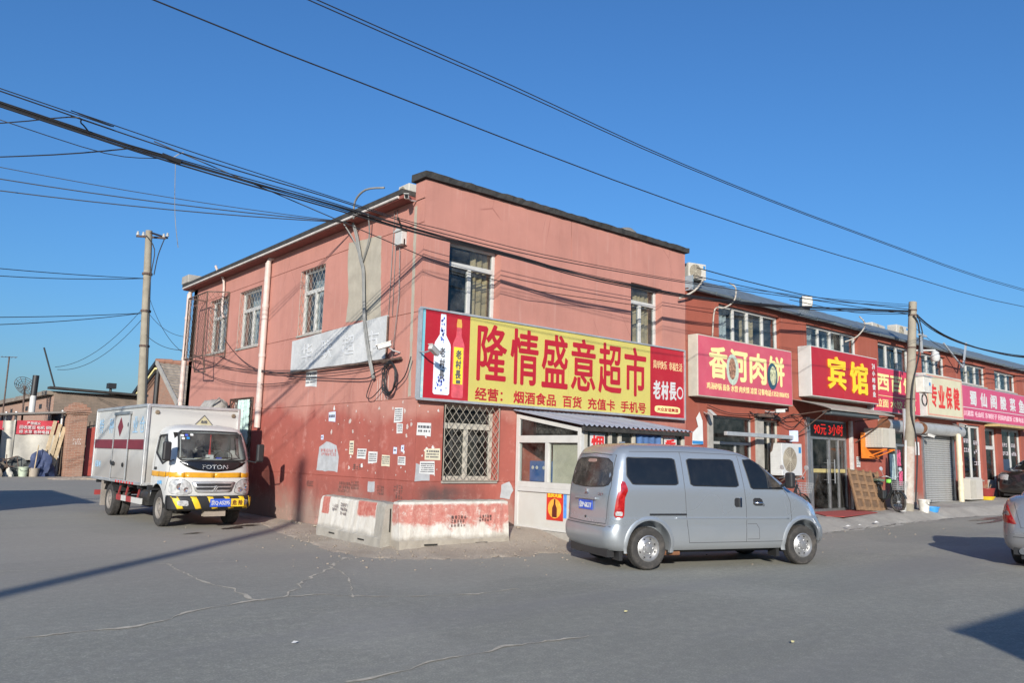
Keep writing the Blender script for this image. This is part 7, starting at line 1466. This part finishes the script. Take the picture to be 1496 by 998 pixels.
mb = MB(); mb.tube([(-1.42, 28.4, 2.9), (-1.42, 28.4, 3.75)], .13, 10); ch = thing('stove_pipe', 'dark stove pipe with white lower half on the shed roof', 'chimney', (0, 0, 0)); mb.build('lower_pipe', MPVC, ch, smooth=40); mb = MB(); mb.tube([(-1.42, 28.4, 3.75), (-1.40, 28.4, 4.65)], .135, 10); mb.build('upper_pipe', MBLK, ch, smooth=40)
wb = thing('far_house', 'small white far building glimpsed at the left edge', 'house', (-4.2, 36, 0)); mb = MB(); mb.box(-3.5, .6, 0, 4, .2, 4.4); mb.build('wall', MPVC, wb); mb = MB(); mb.box(-3.6, .7, -.15, 4.1, 4.4, 4.55); mb.build('roof', MDARK, wb); mb = MB(); mb.box(-.6, .1, -.03, .01, 3.2, 3.9); mb.build('window', MTINT, wb)
# buildings outside the frame whose shadows fall into it
sk = thing('roadside_shop', 'low flat-roofed shop behind the viewpoint casting the lower right shadow', 'building', (-6.15, -15.6, 0))
mb = MB(); mb.box(0, 11, -5, 0, -.2, 3.12); mb.build('wall', MRED, sk); mb = MB(); mb.box(-.05, 11.3, -5.2, .05, 3.13, 3.20); mb.build('roof', MCONC, sk); mb = MB(); mb.box(2, 3, -.02, .03, 0, 2.1); mb.build('door', MPVC, sk)
for x in (4.5, 7.2): mb = MB(); mb.box(x, x+1.6, -.02, .02, .9, 2.2); mb.build('window', MTINT, sk)
s2_ = thing('courtyard_house', 'low brick house outside the left edge shading the lane', 'building', (-14.0, 7.0, 0))
mb = MB(); mb.box(0, 5.6, 0, 4.8, -.2, 2.75); mb.build('wall', MBRK, s2_); mb = MB(); mb.box(-.2, 5.8, -.2, 5.0, 2.76, 2.9); mb.build('roof', MDARK, s2_); mb = MB(); mb.box(5.58, 5.63, 1, 2.0, 0, 2.0); mb.build('door', MGATE, s2_)
# houses across the road, seen only as reflections
op = thing('opposite_building', 'long pale two-storey building across the road behind the viewpoint', 'building', (-30, -30, 0))
mb = MB(); mb.box(0, 60, -8, 0, -.2, 6.2); mb.build('wall', pm('opp_wall', (.42, .38, .33), .9), op); mb = MB(); mb.box(-.2, 60.2, -8.2, .2, 6.2, 6.4); mb.build('roof', MDARK, op)
for i in range(14): mb = MB(); mb.box(2+i*4.1, 4+i*4.1, -.02, .02, 3.8, 5.3); mb.build('window', MTINT, op)
# ---------------------------------------------------------------- put each Empty at the base of its thing
bpy.context.view_layer.update()
for o in list(S.objects):
    if o.type == 'EMPTY' and o.parent is None and o.location.length < .05 and o.children:
        pts = [c.matrix_world @ Vector(b) for c in o.children_recursive if c.type == 'MESH' for b in c.bound_box]
        c = Vector(((min(p.x for p in pts)+max(p.x for p in pts))/2, (min(p.y for p in pts)+max(p.y for p in pts))/2, min(p.z for p in pts)))
        d = c-o.location; o.location = c
        for ch in o.children: ch.location = ch.location-d
